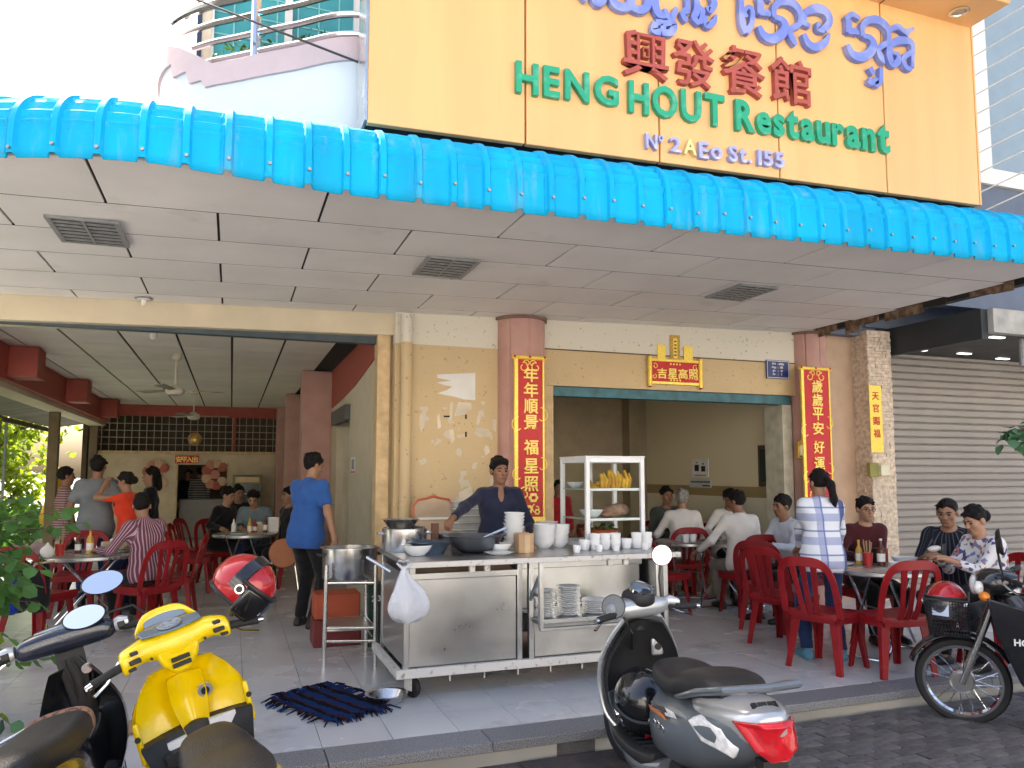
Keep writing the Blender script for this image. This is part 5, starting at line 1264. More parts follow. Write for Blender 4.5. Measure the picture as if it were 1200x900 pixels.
for x, y, z, n, dz, s, lb, g in ((at_y(601, 640, 5.62).x, 5.62, .94, 10, .026, .92, 'white bowl in the tallest stack on the cart before the cook', 'bowls in the tallest stack on the counter'), (at_y(637, 640, 5.7).x, 5.7, .94, 8, .018, 1.05, 'white bowl in the stack right of the brown box', 'bowls stacked right of the brown box'), (at_y(657, 640, 5.72).x - .01, 5.74, .94, 8, .018, .95, 'white bowl in the stack beside the glass case', 'bowls stacked beside the glass case')):
    for k in range(n): ware('bowl', bowl_me, ('topmost ' if k == n - 1 else 'lowest ' if k == 0 else '') + lb, (x + .0015 * k + random.uniform(-.003, .003), y, z + dz * k), s, g)
for px in (676, 702, 722, 756): p = at_y(px, 642, 5.30); p.z = .941; ware('small_cup', cup_me, 'little white cup standing low at the counter front by the glass case', p, .72, 'white cups before the glass case')
for px in (685, 697, 709, 721, 734, 746, 758):
    for k in (0, 1) if px not in (734, 685) else (0,):
        p = at_y(px, 640, 5.46); ware('tea_cup', cup_me, 'white tea cup in the row before the glass display case', (p.x, p.y, .941 + .045 * k), 1.05, 'white cups before the glass case')
m_soup = mat('dark_sauce', (.035, .03, .015), .3); m_greens = mat('chopped_greens', (.05, .14, .025), .6, col2=(.16, .24, .06), scale=60)
def filled_bowl(label, px, py, z, s, m):
    p = at_z(px, py, z); t = thing('filled_bowl', label, 'bowl', p)
    o = link('shell', bowl_me, t); o.scale = (s, s, s); MB().lathe([(0, .05 * s), (.075 * s, .048 * s)], n=20).obj('contents', m, t, smooth=False)
    return t
filled_bowl('white bowl of dark sauce at the left corner of the cart', 489, 651, .941, 1.25, m_soup); filled_bowl('white bowl with red specks before the tallest bowl stack', 586, 647, .941, 1.1, mat('red_sauce', (.28, .07, .03), .4)); filled_bowl('small shallow white bowl before the brown box', 610, 646, .941, .72, mat('pale_soup', (.6, .55, .45), .3))
p = at_z(585, 650, .941); ware('saucer_plate', plate_me, 'white saucer under the bowl with red specks', (p.x, p.y, .935 + .006), 1.1)
p = at_y(598, 584, 6.0)
# greens bowl behind the box
filled_bowl('white bowl of chopped greens behind the brown box', 641, 628, .96, 1.15, m_greens).location.z = 1.02
# cardboard box
a = at_y(608, 646, 5.45); t = thing('cardboard_box', 'small brown cardboard box standing between bowl stacks on the cart', 'box', (at_y(614, 640, 5.45).x, 5.45, .941))
MB().box(-.06, .06, -.05, .06, 0, .135).obj('carton', m_wood, t, bevel=.003)
for s in (-1, 1): MB().box(-.06, .06, s * .05 + (0 if s > 0 else 0), s * .05 + .004, .135, .145).obj('flap', m_wood, t)
MB().box(-.012, .03, -.0515, -.0495, 0, .135).obj('tape', mat('tape', (.5, .36, .2), .3), t)
# pans, wok, pots
t = lathe_thing('wok', 'big dark metal wok with a ladle on the cart before the cook', 'wok', (1.745, 5.62, .93), [(0, 0), (.09, .004), (.17, .05), (.215, .135), (.222, .137), (.212, .137), (.165, .055), (.085, .012), (0, .008)], m_wok, 32)
for s in (-1, 1): MB().tube([(s * .215, -.04, .13), (s * .25, -.03, .14), (s * .25, .03, .14), (s * .215, .04, .13)], .008, 8).obj('handle', m_wok, t)
t = thing('ladle', 'steel ladle lying across the big dark wok', 'ladle', (1.745, 5.62, .93)); MB().tube([(-.03, -.02, .07), (.06, -.04, .12), (.22, -.10, .19)], [.008, .008, .014], 8).obj('handle', m_chrome, t); MB().lathe([(0, 0), (.03, .006), (.045, .03)], (-.05, -.015, .04), 16).obj('scoop', m_chrome, t, solid=.003)
t = lathe_thing('pan', 'dark blue grey pan with a flat rim left of the wok', 'pan', (1.40, 5.62, .941), [(0, 0), (.10, .0), (.135, .06), (.165, .085), (.17, .087), (.13, .066), (.095, .008), (0, .006)], mat('slate_pan', (.10, .14, .20), .35, .6), 28)
MB().box(-.16, .16, -.14, .14, -.012, -.002).obj('board', m_whitetrim, t)
t = thing('chopping_block', 'dark wooden upright handle beside the pan on the cart', 'utensil', (1.52, 5.95, .941)); MB().box(-.03, .03, -.015, .015, 0, .2).obj('handle', mat('dark_wood', (.12, .05, .03), .6), t, bevel=.006)
t = lathe_thing('stock_pot', 'tall steel stock pot at the left end of the cart', 'pot', (1.27, 5.92, .941), [(0, 0), (.165, 0), (.17, .01), (.17, .17), (.178, .175), (.165, .176), (.163, .012), (0, .008)], m_steel, 32)
for s in (-1, 1): MB().tube([(s * .168, -.04, .13), (s * .205, -.035, .135), (s * .205, .035, .135), (s * .168, .04, .13)], .006, 8).obj('handle', m_chrome, t)
t = lathe_thing('lid_basin', 'shallow steel basin resting upside on the stock pot', 'basin', (1.24, 5.92, 1.115), [(0, 0), (.09, .0), (.135, .06), (.15, .065), (.13, .062), (.08, .01), (0, .01)], m_steel, 28)
t = lathe_thing('pan', 'small brown handled pan behind the wok', 'pan', (1.66, 6.02, .96), [(0, 0), (.10, 0), (.13, .09), (.14, .095), (.125, .09), (.09, .01), (0, .01)], m_steel2, 24)
# orange rimmed tray and clear basket stack behind the cart
t = thing('plastic_tray', 'orange rimmed clear plastic tray standing upright against the wall', 'tray', (1.80, 7.1, .90))
pth = [(-.19, 0, 0), (-.195, .01, .33), (-.15, .012, .385), (-.06, .014, .40), (0, .014, .42), (.06, .014, .40), (.15, .012, .385), (.195, .01, .33), (.19, 0, 0)]
MB().tube(pth, .012, 8).obj('rim', mat('orange_rim', (.55, .13, .06), .4), t)
b = MB(); b.add([Vector(p) + Vector((0, .006, 0)) for p in pth], [tuple(range(9))]); b.obj('sheet', mat('clear_peach', (.62, .45, .34), .3, alpha=.5), t, smooth=False)
MB().box(-.15, .15, .0, .006, .2, .22).obj('painted_highlight', m_white, t)  # white strip painted in as a highlight on the clear sheet
t = thing('side_table', 'low steel table against the wall behind the cart carrying trays and baskets', 'table', (2.05, 7.2, 0)); MB().box(-.55, .55, -.22, .22, .86, .89).obj('top', m_steel, t)
for sx in (-1, 1):
    for sy in (-1, 1): MB().box(sx * .52 - .02, sx * .52 + .02, sy * .2 - .02, sy * .2 + .02, 0, .86).obj('leg', m_steel, t)
for k in range(5):
    t = thing('plastic_basket', 'clear ribbed plastic basket nested in the stack behind the cook', 'basket', (2.12, 7.12, .895 + .065 * k), .1, 'clear baskets stacked behind the cook')
    b = MB(); mclear = mat('clear_plastic', (.62, .60, .55), .25, alpha=.6)
    rg = lambda w, d, z: [Vector((w * math.copysign(abs(math.cos(a)) ** .5, math.cos(a)), d * math.copysign(abs(math.sin(a)) ** .5, math.sin(a)), z)) for a in np.linspace(0, 2 * math.pi, 28, endpoint=False)]
    b.loft([rg(.13, .10, 0), rg(.15, .12, .11)], caps=False); b.obj('wall', mclear, t, solid=.003)
    b = MB(); b.loft([rg(.15, .12, .105), rg(.165, .135, .108), rg(.165, .135, .116), rg(.15, .12, .114)], caps=False); b.obj('rim', mat('pale_rim', (.7, .68, .62), .3), t)
# glass display case
DX0, DX1, DY0, DY1, DZ0, DZ1 = 2.66, 3.19, 5.58, 6.10, .941, 1.66
D = thing('display_case', 'white framed glass display case with three shelves on the right end of the cart', 'display case', (0, 0, 0))
for x in (DX0, DX1 - .035):
    for y in (DY0, DY1 - .035): MB().box(x, x + .035, y, y + .035, DZ0, DZ1).obj('upright', m_alu, D, bevel=.004)
for z in (DZ0, DZ1 - .04):
    for y in (DY0, DY1 - .035): MB().box(DX0 + .036, DX1 - .036, y + .001, y + .034, z, z + .04).obj('rail', m_alu, D, bevel=.003)
    for x in (DX0, DX1 - .035): MB().box(x + .001, x + .034, DY0 + .036, DY1 - .036, z, z + .04).obj('rail', m_alu, D, bevel=.003)
MB().box(DX0 - .004, DX1 + .004, DY0 - .004, DY1 + .004, DZ1 + .001, DZ1 + .012).obj('roof', m_alu, D)
MB().box((DX0 + DX1)/2 - .0, (DX0 + DX1)/2 + .03, DY1 - .03, DY1 - .004, DZ0 + .04, DZ1 - .04).obj('sliding_door_stile', m_alu, D)
for z in (1.16, 1.40): MB().box(DX0 + .01, DX1 - .01, DY0 + .036, DY1 - .04, z, z + .008).obj('shelf', mat('glass_shelf', (.50, .60, .55), .1, alpha=.75), D); MB().box(DX0 + .036, DX1 - .036, DY0 + .022, DY0 + .034, z - .008, z + .012).obj('shelf_edge', m_alu, D)
MB().box(DX0 + .036, DX1 - .036, DY0 + .012, DY0 + .016, DZ0 + .04, DZ1 - .04).obj('front_glass', m_glass, D); MB().box(DX0 + .012, DX0 + .016, DY0 + .036, DY1 - .036, DZ0 + .04, DZ1 - .04).obj('side_glass', m_glass, D)
m_fry = mat('yellow_fritter', (.72, .42, .04), .5, col2=(.45, .20, .03), scale=18, lo=.4, hi=.7); m_meat = mat('roast_meat', (.22, .11, .07), .5, col2=(.36, .22, .15), scale=14, bump=.6, bscale=30)
for i in range(9):
    x = DX0 + .20 + .032 * i; z = 1.41
    b = MB(); b.tube([(x, DY0 + .12 + .01 * (i % 3), z), (x + .012, DY0 + .13, z + .07), (x + random.uniform(-.01, .02), DY0 + .16, z + .125 + random.uniform(-.02, .03))], [.014, .018, .010], 7)
    tag(b.obj('fritter', m_fry), 'yellow fried stick standing in the row on the top shelf of the glass case', 'fritter', 'fried sticks in the glass case')
for i in range(14):
    b = MB(); x = DX0 + .06 + random.uniform(0, .22); b.tube([(x, DY0 + .1 + random.uniform(0, .1), 1.415 + .012 * (i % 3)), (x + random.uniform(-.06, .06), DY0 + .16, 1.425 + .016 * (i % 4)), (x + random.uniform(-.05, .05), DY0 + .2, 1.42 + .02 * (i % 3))], .010, 6)
    tag(b.obj('fritter', m_fry), 'yellow fried stick lying in the heap on the top shelf of the glass case', 'fritter', 'fried sticks lying in the glass case')
sdf_obj('roast_meat', [els((DX0 + .33, DY0 + .18, 1.22), (.11, .08, .055)), els((DX0 + .40, DY0 + .16, 1.235), (.06, .06, .05)), els((DX0 + .25, DY0 + .17, 1.20), (.06, .05, .03))], .009, m_meat, None, wr=.004)
tag(bpy.context.scene.objects['roast_meat'], 'brown roast meat joint on the middle shelf of the glass case', 'meat')
ware('bowl', bowl_me, 'white bowl left of the roast meat in the glass case', (DX0 + .12, DY0 + .16, 1.17), 1.1); ware('bowl', bowl_me, 'small white bowl on the top shelf at the left end of the glass case', (DX0 + .07, DY0 + .36, 1.41), .8)
t = thing('herb_basket', 'orange plastic basket heaped with green herbs at the bottom of the glass case', 'basket', (DX0 + .22, DY0 + .22, DZ0))
MB().lathe([(0, 0), (.10, 0), (.155, .13), (.165, .135), (.15, .13), (.09, .006), (0, .006)], n=28).obj('shell', mat('orange_plastic', (.50, .10, .045), .4), t)
b = MB()
for i in range(70):
    a = random.uniform(0, 6.28); r = .13 * math.sqrt(random.random()); c = Vector((r * math.cos(a), r * math.sin(a), .12 + random.uniform(0, .06))); d = Vector((random.uniform(-1, 1), random.uniform(-1, 1), random.uniform(-.3, .8))).normalized() * .03; e = d.cross(Vector((0, 0, 1))) * .5
    b.add([c - d, c + e, c + d, c - e], [(0, 1, 2, 3)])
stuff(b.obj('herb_leaf', mat('herb_green', (.06, .17, .03), .6, rnd=.2), t, smooth=False))
# hanging plastic bag
t = thing('plastic_bag', 'knotted translucent white plastic bag hanging from the left corner of the cart', 'bag', (1.085, 5.06, .93))
def bagring(w, d, z, ph):
    return [Vector((w * math.cos(a) * (1 + .10 * math.sin(5 * a + ph) + .05 * math.sin(11 * a)) + .03 * (z < -.1), d * math.sin(a) * (1 + .12 * math.sin(4 * a + ph)), z + .012 * math.sin(3 * a + ph))) for a in np.linspace(0, 2 * math.pi, 36, endpoint=False)]
b = MB(); b.loft([bagring(.012, .012, 0, 0), bagring(.022, .018, -.05, 1), bagring(.05, .03, -.10, 1.4), bagring(.10, .06, -.16, 1.9), bagring(.135, .085, -.23, 2.2), bagring(.14, .09, -.29, 2.8), bagring(.115, .075, -.345, 3.2), bagring(.06, .04, -.375, 3.6)])
m_bag = mat('bag_film', (.72, .74, .80), .25, var=.05, alpha=.72, bump=.8, bscale=28, spec=.6); b.obj('film', m_bag, t, sub=1)
sdf_obj('contents', [els((.02, 0, -.27), (.085, .055, .075)), els((-.03, .01, -.22), (.06, .045, .06))], .012, mat('bag_contents', (.62, .64, .72), .5), t, wr=.004)
for s in (-1, 1): MB().tube([(s * .01, 0, -.02), (s * .05, -.01, .015), (s * .03, 0, .03), (0, .02, .02)], [.012, .008, .008, .006], 7).obj('ear', m_bag, t)
t = thing('hook_spoon', 'long steel ladle handle sticking out between the pot and the cart', 'ladle', (0, 0, 0)); p = at_y(430, 653, 5.5); q = at_y(458, 670, 5.35); MB().tube([p, q], .011, 8).obj('handle', m_chrome, t)
# boiling pot on a tube stand
S = thing('pot_stand', 'tall stainless tube stand with a triangular lower shelf carrying the wide pot', 'stand', (0, 0, 0))
LG = [(.735, 6.38), (1.12, 6.26), (1.13, 6.78), (.78, 6.80)]
for x, y in LG: MB().cyl((x, y, 0), (x + (.95 - x) * .03, y + (6.54 - y) * .03, .80), .017, n=12).obj('leg', m_steel, S)
for z in (.30, .20, .655): MB().tube([(x, y, z) for x, y in LG], .011, 8, loop=True).obj('ring_rail', m_steel, S)
b = MB(); b.add([(x + (.95-x)*.1, y + (6.54-y)*.1, .305) for x, y in LG] + [(x + (.95-x)*.1, y + (6.54-y)*.1, .313) for x, y in LG], [(3, 2, 1, 0), (4, 5, 6, 7), (0, 1, 5, 4), (1, 2, 6, 5), (2, 3, 7, 6), (3, 0, 4, 7)]); b.obj('shelf', m_steel2, S)
t = lathe_thing('wide_pot', 'wide open stainless cooking pot on the tube stand left of the cart', 'pot', (.95, 6.55, .668), [(0, 0), (.215, 0), (.22, .008), (.225, .245), (.245, .25), (.245, .255), (.218, .25), (.213, .01), (0, .006)], m_steel, 40)
for s in (-1, 1): MB().tube([(s * .225, -.05, .19), (s * .265, -.045, .20), (s * .265, .045, .20), (s * .225, .05, .19)], .008, 8).obj('handle', m_black, t)
MB().lathe([(0, .19), (.21, .19)], n=30).obj('broth', mat('broth', (.16, .10, .05), .1), t)
# crates behind the stand
t = thing('crate', 'orange plastic crate on the floor behind the pot stand', 'crate', (.93, 7.25, 0)); MB().box(-.2, .2, -.15, .15, .24, .46).obj('upper_bin', mat('orange_crate', (.42, .075, .03), .5), t, bevel=.01); MB().box(-.21, .21, -.16, .16, 0, .235).obj('lower_bin', mat('dark_red_crate', (.16, .02, .02), .5), t, bevel=.01)
t = thing('gas_bottle', 'dark green crate with pale lettering beside the orange crate', 'crate', (1.28, 7.05, 0)); MB().box(-.11, .11, -.1, .1, 0, .55).obj('case', mat('dark_green', (.02, .06, .04), .5), t, bevel=.01)
for k in range(3):
    me = text_mesh('231'[k], .07, .003, .002); me.materials.clear(); me.materials.append(m_wp); link('mark', me, t, (-.06 + .05 * k, -.102, .40))
# round stool seat / guitar-like brown board behind the blue shirted man
p = at_y(333, 640, 9.3); t = thing('brown_stool', 'brown wooden stool board leaning by the blue shirted man', 'stool', (p.x, 9.3, 0)); MB().lathe([(0, -.02), (.16, -.02), (.17, 0), (.16, .02), (0, .02)], (0, 0, .62), 24, Matrix.Rotation(1.35, 4, 'X'), False).obj('seat_board', mat('orange_wood', (.36, .13, .05), .5), t)
for s in (-1, 1): MB().tube([(s*.12, .05, .55), (s * .2, -.05, 0)], .012, 8).obj('leg', m_chrome, t)
# floor rag mat and basin
t = thing('rag_mat', 'dark blue woven rag mat with frayed fringe on the tiles', 'mat', (.66, 5.38, 0), .45)
b = MB(); rows = []
for j in range(13):
    v = j / 12; rows.append([Vector((-.21 + .42 * u + .05 * (v - .5) + .012 * math.sin(9 * v), -.34 + .68 * v + .02 * math.sin(6 * u), .012 + .008 * math.sin(14 * u + 9 * v) * math.sin(11 * v))) for u in np.linspace(0, 1, 13)])
b.loft(rows, caps=False, closed=False)
def ragcol(n, l, co):
    sp = n.new('ShaderNodeSeparateXYZ'); l.new(co, sp.inputs[0]); wv = n.new('ShaderNodeTexNoise'); wv.inputs['Scale'].default_value = 30; l.new(co, wv.inputs['Vector'])
    v = nmath(n, l, 'ADD', nmath(n, l, 'MULTIPLY', sp.outputs[0], 9), nmath(n, l, 'MULTIPLY', wv.outputs[0], .5)); f = nmath(n, l, 'FRACT', v)
    o = nmix(n, l, nmath(n, l, 'LESS_THAN', f, .55), (.008, .009, .013), (.010, .03, .11)); return nmix(n, l, nmath(n, l, 'GREATER_THAN', f, .88), o, (.06, .016, .02))
m_rag = node_mat('rag_cloth', ragcol, rough=.95, bump=.8, bscale=120, spec=.1); b.obj('weave', m_rag, t, solid=.012)
fb = MB()
for i in range(150):
    s = random.choice((-1, 1)); u = random.uniform(-.22, .22); y0 = s * .33; l_ = random.uniform(.05, .14); side = random.random() < .35
    P0 = Vector((u + .05 * s * .5, y0, .014)) if not side else Vector((random.choice((-.21, .21)), random.uniform(-.33, .33), .014)); d = Vector((random.uniform(-.6, .6), s, 0)).normalized() if not side else Vector((math.copysign(1, P0.x), random.uniform(-.6, .6), 0)).normalized()
    fb.tube([P0, P0 + d * l_ * .5 + Vector((0, 0, .012)), P0 + d * l_ + Vector((random.uniform(-.03, .03), 0, -.008))], [.008, .007, .004], 5)
stuff(fb.obj('fringe', m_rag, t))
lathe_thing('steel_basin', 'shallow steel basin on the floor beside the rag mat', 'basin', (1.02, 5.26, .001), [(0, .003), (.085, .003), (.09, 0), (.125, .06), (.142, .064), (.143, .067), (.12, .063), (.085, .008), (0, .008)], m_steel, 36)
# ---- table ware
def on(x, y, z=.737): return (x, y, z)
def bottle(label, x, y, z, r, h, m, capm, grp=None):
    t = thing('bottle', label, 'bottle', (x, y, z), 0, grp); MB().lathe([(0, 0), (r, 0), (r, h * .55), (r * .9, h * .62), (r * .35, h * .78), (r * .33, h * .93), (0, h * .93)], n=14).obj('glass', m, t); MB().cyl((0, 0, h * .93), (0, 0, h), r * .38, n=10).obj('cap', capm, t)
    MB().lathe([(r * 1.01, h * .15), (r * 1.01, h * .45)], n=14).obj('label_band', m_white, t); return t
m_amber = mat('amber_sauce', (.10, .03, .012), .15); m_yel = mat('yellow_sauce', (.55, .34, .05), .2); m_redp = mat('red_pot', (.42, .03, .025), .35)
def caddy(label, x, y, z):
    t = thing('chopstick_pot', label, 'pot', (x, y, z)); MB().lathe([(0, 0), (.035, 0), (.045, .11), (.041, .11), (.03, .006), (0, .006)], n=16).obj('pot', m_redp, t)
    for k in range(7): MB().tube([(0.01 * math.cos(k), .01 * math.sin(k), .01), (.035 * math.cos(k * .9), .035 * math.sin(k * .9), .20 + .01 * (k % 3))], .004, 5).obj('chopstick', m_wood, t)
    return t
def food_plate(label, x, y, z, s, m, grp=None):
    t = thing('food_plate', label, 'plate', (x, y, z), 0, grp); o = link('plate', plate_me, t); o.scale = (s, s, s)
    b = MB()
    for k in range(12): b.ell((random.uniform(-.05, .05) * s, random.uniform(-.05, .05) * s, .018), (.02 * s, .014 * s, .010), 7, 5)
    stuff(b.obj('food', m, t)); return t
ty = .737
food_plate('white plate of greens at the front edge of the right table', 5.42, 5.02, ty, 1.25, m_greens); filled_bowl('big white soup bowl on the right table', 1076, 660, ty, 1.2, m_greens).location = (5.50, 5.17, ty)
food_plate('white plate under the phone woman at the right table', 5.58, 5.02, ty, 1.0, mat('rice_white', (.7, .68, .6), .6)); ware('bowl', bowl_me, 'small white bowl at the middle of the right table', (5.30, 5.06, ty), .8)
bottle('yellow capped sauce bottle on the right table', 5.22, 5.40, ty, .028, .21, m_yel, m_yel); bottle('dark soy bottle on the right table beside the red chopstick pot', 5.32, 5.25, ty, .034, .23, m_amber, m_white); caddy('red pot of chopsticks on the right table', 5.22, 5.30, ty)
t = thing('napkin_holder', 'black napkin holder with silver spoons on the right table', 'holder', (5.46, 5.42, ty), .2); MB().box(-.06, .06, -.04, .04, 0, .13).obj('case', m_black, t, bevel=.005)
for k in (-1, 0): MB().tube([(k * .03 + .01, -.043, .02), (k * .03 + .01, -.044, .11)], [.006, .012], 6).obj('spoon', m_chrome, t)
MB().box(.065, .10, -.03, .03, 0, .125).obj('red_card', m_redp, t)
food_plate('white plate before the plaid woman on the right table', 5.02, 5.42, ty, 1.2, m_greens); ware('bowl', bowl_me, 'white bowl held by the plaid woman over the right table', (5.0, 5.55, ty + .02), .9)
for px, lb in ((5.02, 'left white cup on the small table behind the cart'), (5.12, 'right white cup on the small table behind the cart')): ware('tea_cup', cup_me, lb, (px, 7.85, ty), 1.1)
bottle('white capped bottle on the table between the men in white', 5.62, 7.60, ty, .03, .2, m_white, m_redp); food_plate('white plate between the men in white', 5.5, 7.7, ty, 1., m_greens)
# left front table
bottle('clear sauce bottle with yellow label on the left front table', -1.30, 8.70, ty, .035, .24, m_yel, m_redp); bottle('dark sauce bottle on the left front table', -1.42, 8.80, ty, .03, .2, m_amber, m_black)
caddy('red pot of chopsticks and greens on the left front table', -1.55, 8.62, ty)
for k, (x, y) in enumerate(((-1.12, 8.62), (-1.02, 8.78))): food_plate('white plate of food near the purple striped man, %s one' % ('nearer', 'farther')[k], x, y, ty, 1.15, m_greens)
t = thing('tissue_box', 'cream tissue box on the left front table', 'box', (-1.12, 9.02, ty), .3); MB().box(-.12, .12, -.06, .06, 0, .09).obj('box', m_cream, t, bevel=.006); MB().ell((0, 0, .1), (.05, .02, .03), 8, 6).obj('tissue', m_white, t)
sdf_obj('garlic_bundle', [cap((-1.78, 8.5, .78), (-1.72, 8.5, .86), .045, .03), cap((-1.70, 8.52, .78), (-1.66, 8.5, .84), .04, .03), cap((-1.82, 8.5, .80), (-1.90, 8.48, .86), .03, .015)], .012, mat('mauve', (.34, .24, .24), .7), None, wr=.003); tag(bpy.context.scene.objects['garlic_bundle'], 'mauve wrapped bundle on the left front table by the bush', 'bundle')
sdf_obj('white_bundle', [els((-1.62, 8.45, .79), (.06, .05, .06)), cap((-1.62, 8.45, .8), (-1.62, 8.45, .87), .04, .015)], .012, m_white, None, wr=.003); tag(bpy.context.scene.objects['white_bundle'], 'white knotted bundle beside the mauve one on the left front table', 'bundle')
# middle hall table
for k, (x, y, r, h, m, lb) in enumerate(((.05, 10.95, .03, .2, m_white, 'white bottle at the left of the middle hall table'), (.25, 10.9, .03, .22, m_yel, 'yellow sauce bottle in the middle of the middle hall table'), (.32, 11.05, .032, .18, m_redp, 'red bottle in the middle of the middle hall table'), (.45, 10.95, .028, .24, m_amber, 'dark bottle at the right of the middle hall table'))): bottle(lb, x, y, ty, r, h, m, m_redp)
t = thing('tissue_box', 'cream tissue box on the middle hall table', 'box', (.38, 11.2, ty), .3); MB().box(-.12, .12, -.06, .06, 0, .1).obj('box', m_cream, t, bevel=.006); MB().ell((0, 0, .11), (.05, .02, .03), 8, 6).obj('tissue', m_white, t)
t = thing('napkin_bag', 'white paper bag at the right edge of the middle hall table', 'bag', (.56, 11.1, ty)); MB().box(-.07, .07, -.04, .04, 0, .2).obj('bag', m_white, t, bevel=.01); MB().box(-.06, .06, -.03, .03, .2, .202).obj('opening', m_lamp, t)
food_plate('white plate on the middle hall table', .1, 10.8, ty, 1.2, m_greens)
# backpack on chair
t = thing('backpack', 'black and blue backpack with beige strap hung on the chair by the bush', 'backpack', (-1.66, 7.98, .30), -.3)
sdf_obj('bag_body', [cap((-.08, 0, .1), (-.08, 0, .38), .10, .09), cap((.08, 0, .1), (.08, 0, .38), .10, .09)], .014, f_black, t, wr=.003); sdf_obj('blue_panel', [cap((-.10, -.07, .06), (-.10, -.07, .36), .065, .055)], .014, fabric('royal_blue', (.01, .03, .30)), t, wr=.002)
MB().tube([(.02, -.10, .20), (.06, -.12, .34), (.10, -.10, .44), (.24, -.05, .46)], .022, 8, flat=.35).obj('strap', mat('beige_strap', (.5, .36, .27), .7), t)
t = thing('phone', 'dark phone in the hands of the woman in the floral blouse', 'phone', (5.37, 4.66, .90), .3); MB().box(-.035, .035, -.006, .006, -.07, .07).obj('case', m_black, t, bevel=.004); MB().box(-.03, .03, .006, .0065, -.06, .06).obj('screen', m_black, t)
t = thing('napkin', 'crumpled white napkin in the hands of the man in the dark pinstriped shirt', 'napkin', (5.56, 4.92, .90)); sdf_obj('paper', [els((0, 0, 0), (.06, .03, .02)), els((.03, .02, .01), (.04, .04, .015))], .008, m_white, t, wr=.004)
# cabinet cooler at hall back, fans
t = thing('drinks_cooler', 'glass fronted drinks cooler at the hall back wall', 'cooler', (.35, 19.0, 0)); MB().box(-.32, .32, -.25, .3, 0, 1.5).obj('cabinet', mat('cooler_green', (.16, .18, .13), .5), t, bevel=.02); MB().box(-.26, .26, -.262, -.252, .25, 1.3).obj('glass_door', mat('cooler_glass', (.10, .11, .10), .1), t); MB().box(-.26, .26, -.262, -.252, 1.33, 1.45).obj('header', m_yel, t)
for k in range(4): MB().box(-.24, .24, -.268, -.263, .4 + .22 * k, .42 + .22 * k).obj('shelf', m_white, t)
m_fan = mat('fan_cream', (.55, .52, .42), .4)
def fan(label, x, y, zc, rz):
    t = thing('ceiling_fan', label, 'fan', (x, y, zc), rz, 'ceiling fans in the left hall')
    MB().lathe([(0, 0), (.05, .0), (.07, -.05), (.055, -.08), (0, -.085)], n=16).obj('canopy', m_fan, t); MB().cyl((0, 0, -.07), (0, 0, -.42), .014, n=10).obj('rod', m_fan, t)
    MB().lathe([(0, -.40), (.04, -.41), (.06, -.43), (.11, -.46), (.12, -.50), (.10, -.54), (.04, -.56), (0, -.56)], n=24).obj('motor', m_fan, t)
    for k in range(3):
        M_ = Matrix.Rotation(k * 2.094, 4, 'Z') @ Matrix.Translation((0, 0, -.485)) @ Matrix.Rotation(.16, 4, 'X'); b = MB(); b.add([M_ @ Vector(p) for p in ((.10, -.04, 0), (.62, -.07, .004), (.64, .06, .004), (.10, .04, 0), (.10, -.04, .006), (.62, -.07, .010), (.64, .06, .010), (.10, .04, .006))], [(3, 2, 1, 0), (4, 5, 6, 7), (0, 1, 5, 4), (1, 2, 6, 5), (2, 3, 7, 6), (3, 0, 4, 7)]); b.obj('blade', mat('fan_blade', (.30, .27, .20), .5), t)
p = at_z(207, 415, 3.11); fan('ceiling fan with three blades, the nearer one in the left hall', p.x, p.y, 3.11, .3); p = at_z(228, 458, 3.11); fan('ceiling fan with three blades, the farther one in the left hall', p.x, p.y, 3.11, .15)
t = thing('bulb_fitting', 'bare bulb on a strip fitting on the hall ceiling', 'light', at_z(180, 386, 3.108)); MB().box(-.36, .36, -.04, .04, -.02, .0).obj('strip', m_lamp, t); MB().ell((0, 0, -.07), (.04, .04, .05), 12, 8).obj('bulb', m_white, t)
p = at_z(169, 343, SOF); t = thing('smoke_detector', 'small white round fitting on the soffit near the cream beam', 'fitting', (p.x, p.y, SOF + lift(p.x))); MB().lathe([(0, 0), (.06, 0), (.06, -.015), (.02, -.02), (.02, -.07), (0, -.075)], n=16).obj('body', m_white, t); MB().lathe([(.065, -.001), (.08, -.006), (.065, -.012)], n=16).obj('ring', m_lamp, t)
t = thing('wall_fitting', 'round gold fitting behind the hall grille', 'fan', (-.85, 19.9, 2.35)); MB().ell((0, 0, 0), (.16, .08, .16), 16, 10).obj('shell', m_gold, t)  # round fitting, a plain gold shell
# ================================================================ MOTORBIKES
m_silver = mat('silver_paint', (.50, .52, .54), .28, .55, var=.04, coat=.6); m_gunmetal = mat('gunmetal_paint', (.16, .19, .22), .32, .4, var=.05, coat=.5)
m_ypaint = mat('yellow_paint', (.88, .62, .0), .25, var=.03, coat=.7); m_bkpaint = mat('black_gloss', (.010, .011, .014), .16, var=.1, coat=.8); m_navyp = mat('navy_gloss', (.012, .018, .035), .18, var=.1, coat=.8)
m_seat = mat('seat_vinyl', (.014, .014, .016), .45, var=.2, bump=.25, bscale=140); m_bplast = mat('matt_black', (.020, .020, .022), .55, var=.2, bump=.15, bscale=200); m_redlens = mat('red_lens', (.55, .01, .02), .12, var=.2, scale=30, coat=.8)
m_clearlens = mat('clear_lens', (.75, .76, .76), .15, var=.2, scale=40, coat=.8); m_orlens = mat('orange_lens', (.75, .22, .01), .15, coat=.8, var=.15); m_mirror = mat('mirror_glass', (.92, .92, .93), .02, 1., var=.0); m_dash = mat('dash_glass', (.10, .15, .20), .12, var=.4, scale=9, coat=.8)
m_helred = mat('helmet_red', (.42, .010, .014), .18, var=.08, coat=.8, metal=.1); m_plate = mat('plate_white', (.75, .75, .75), .4)
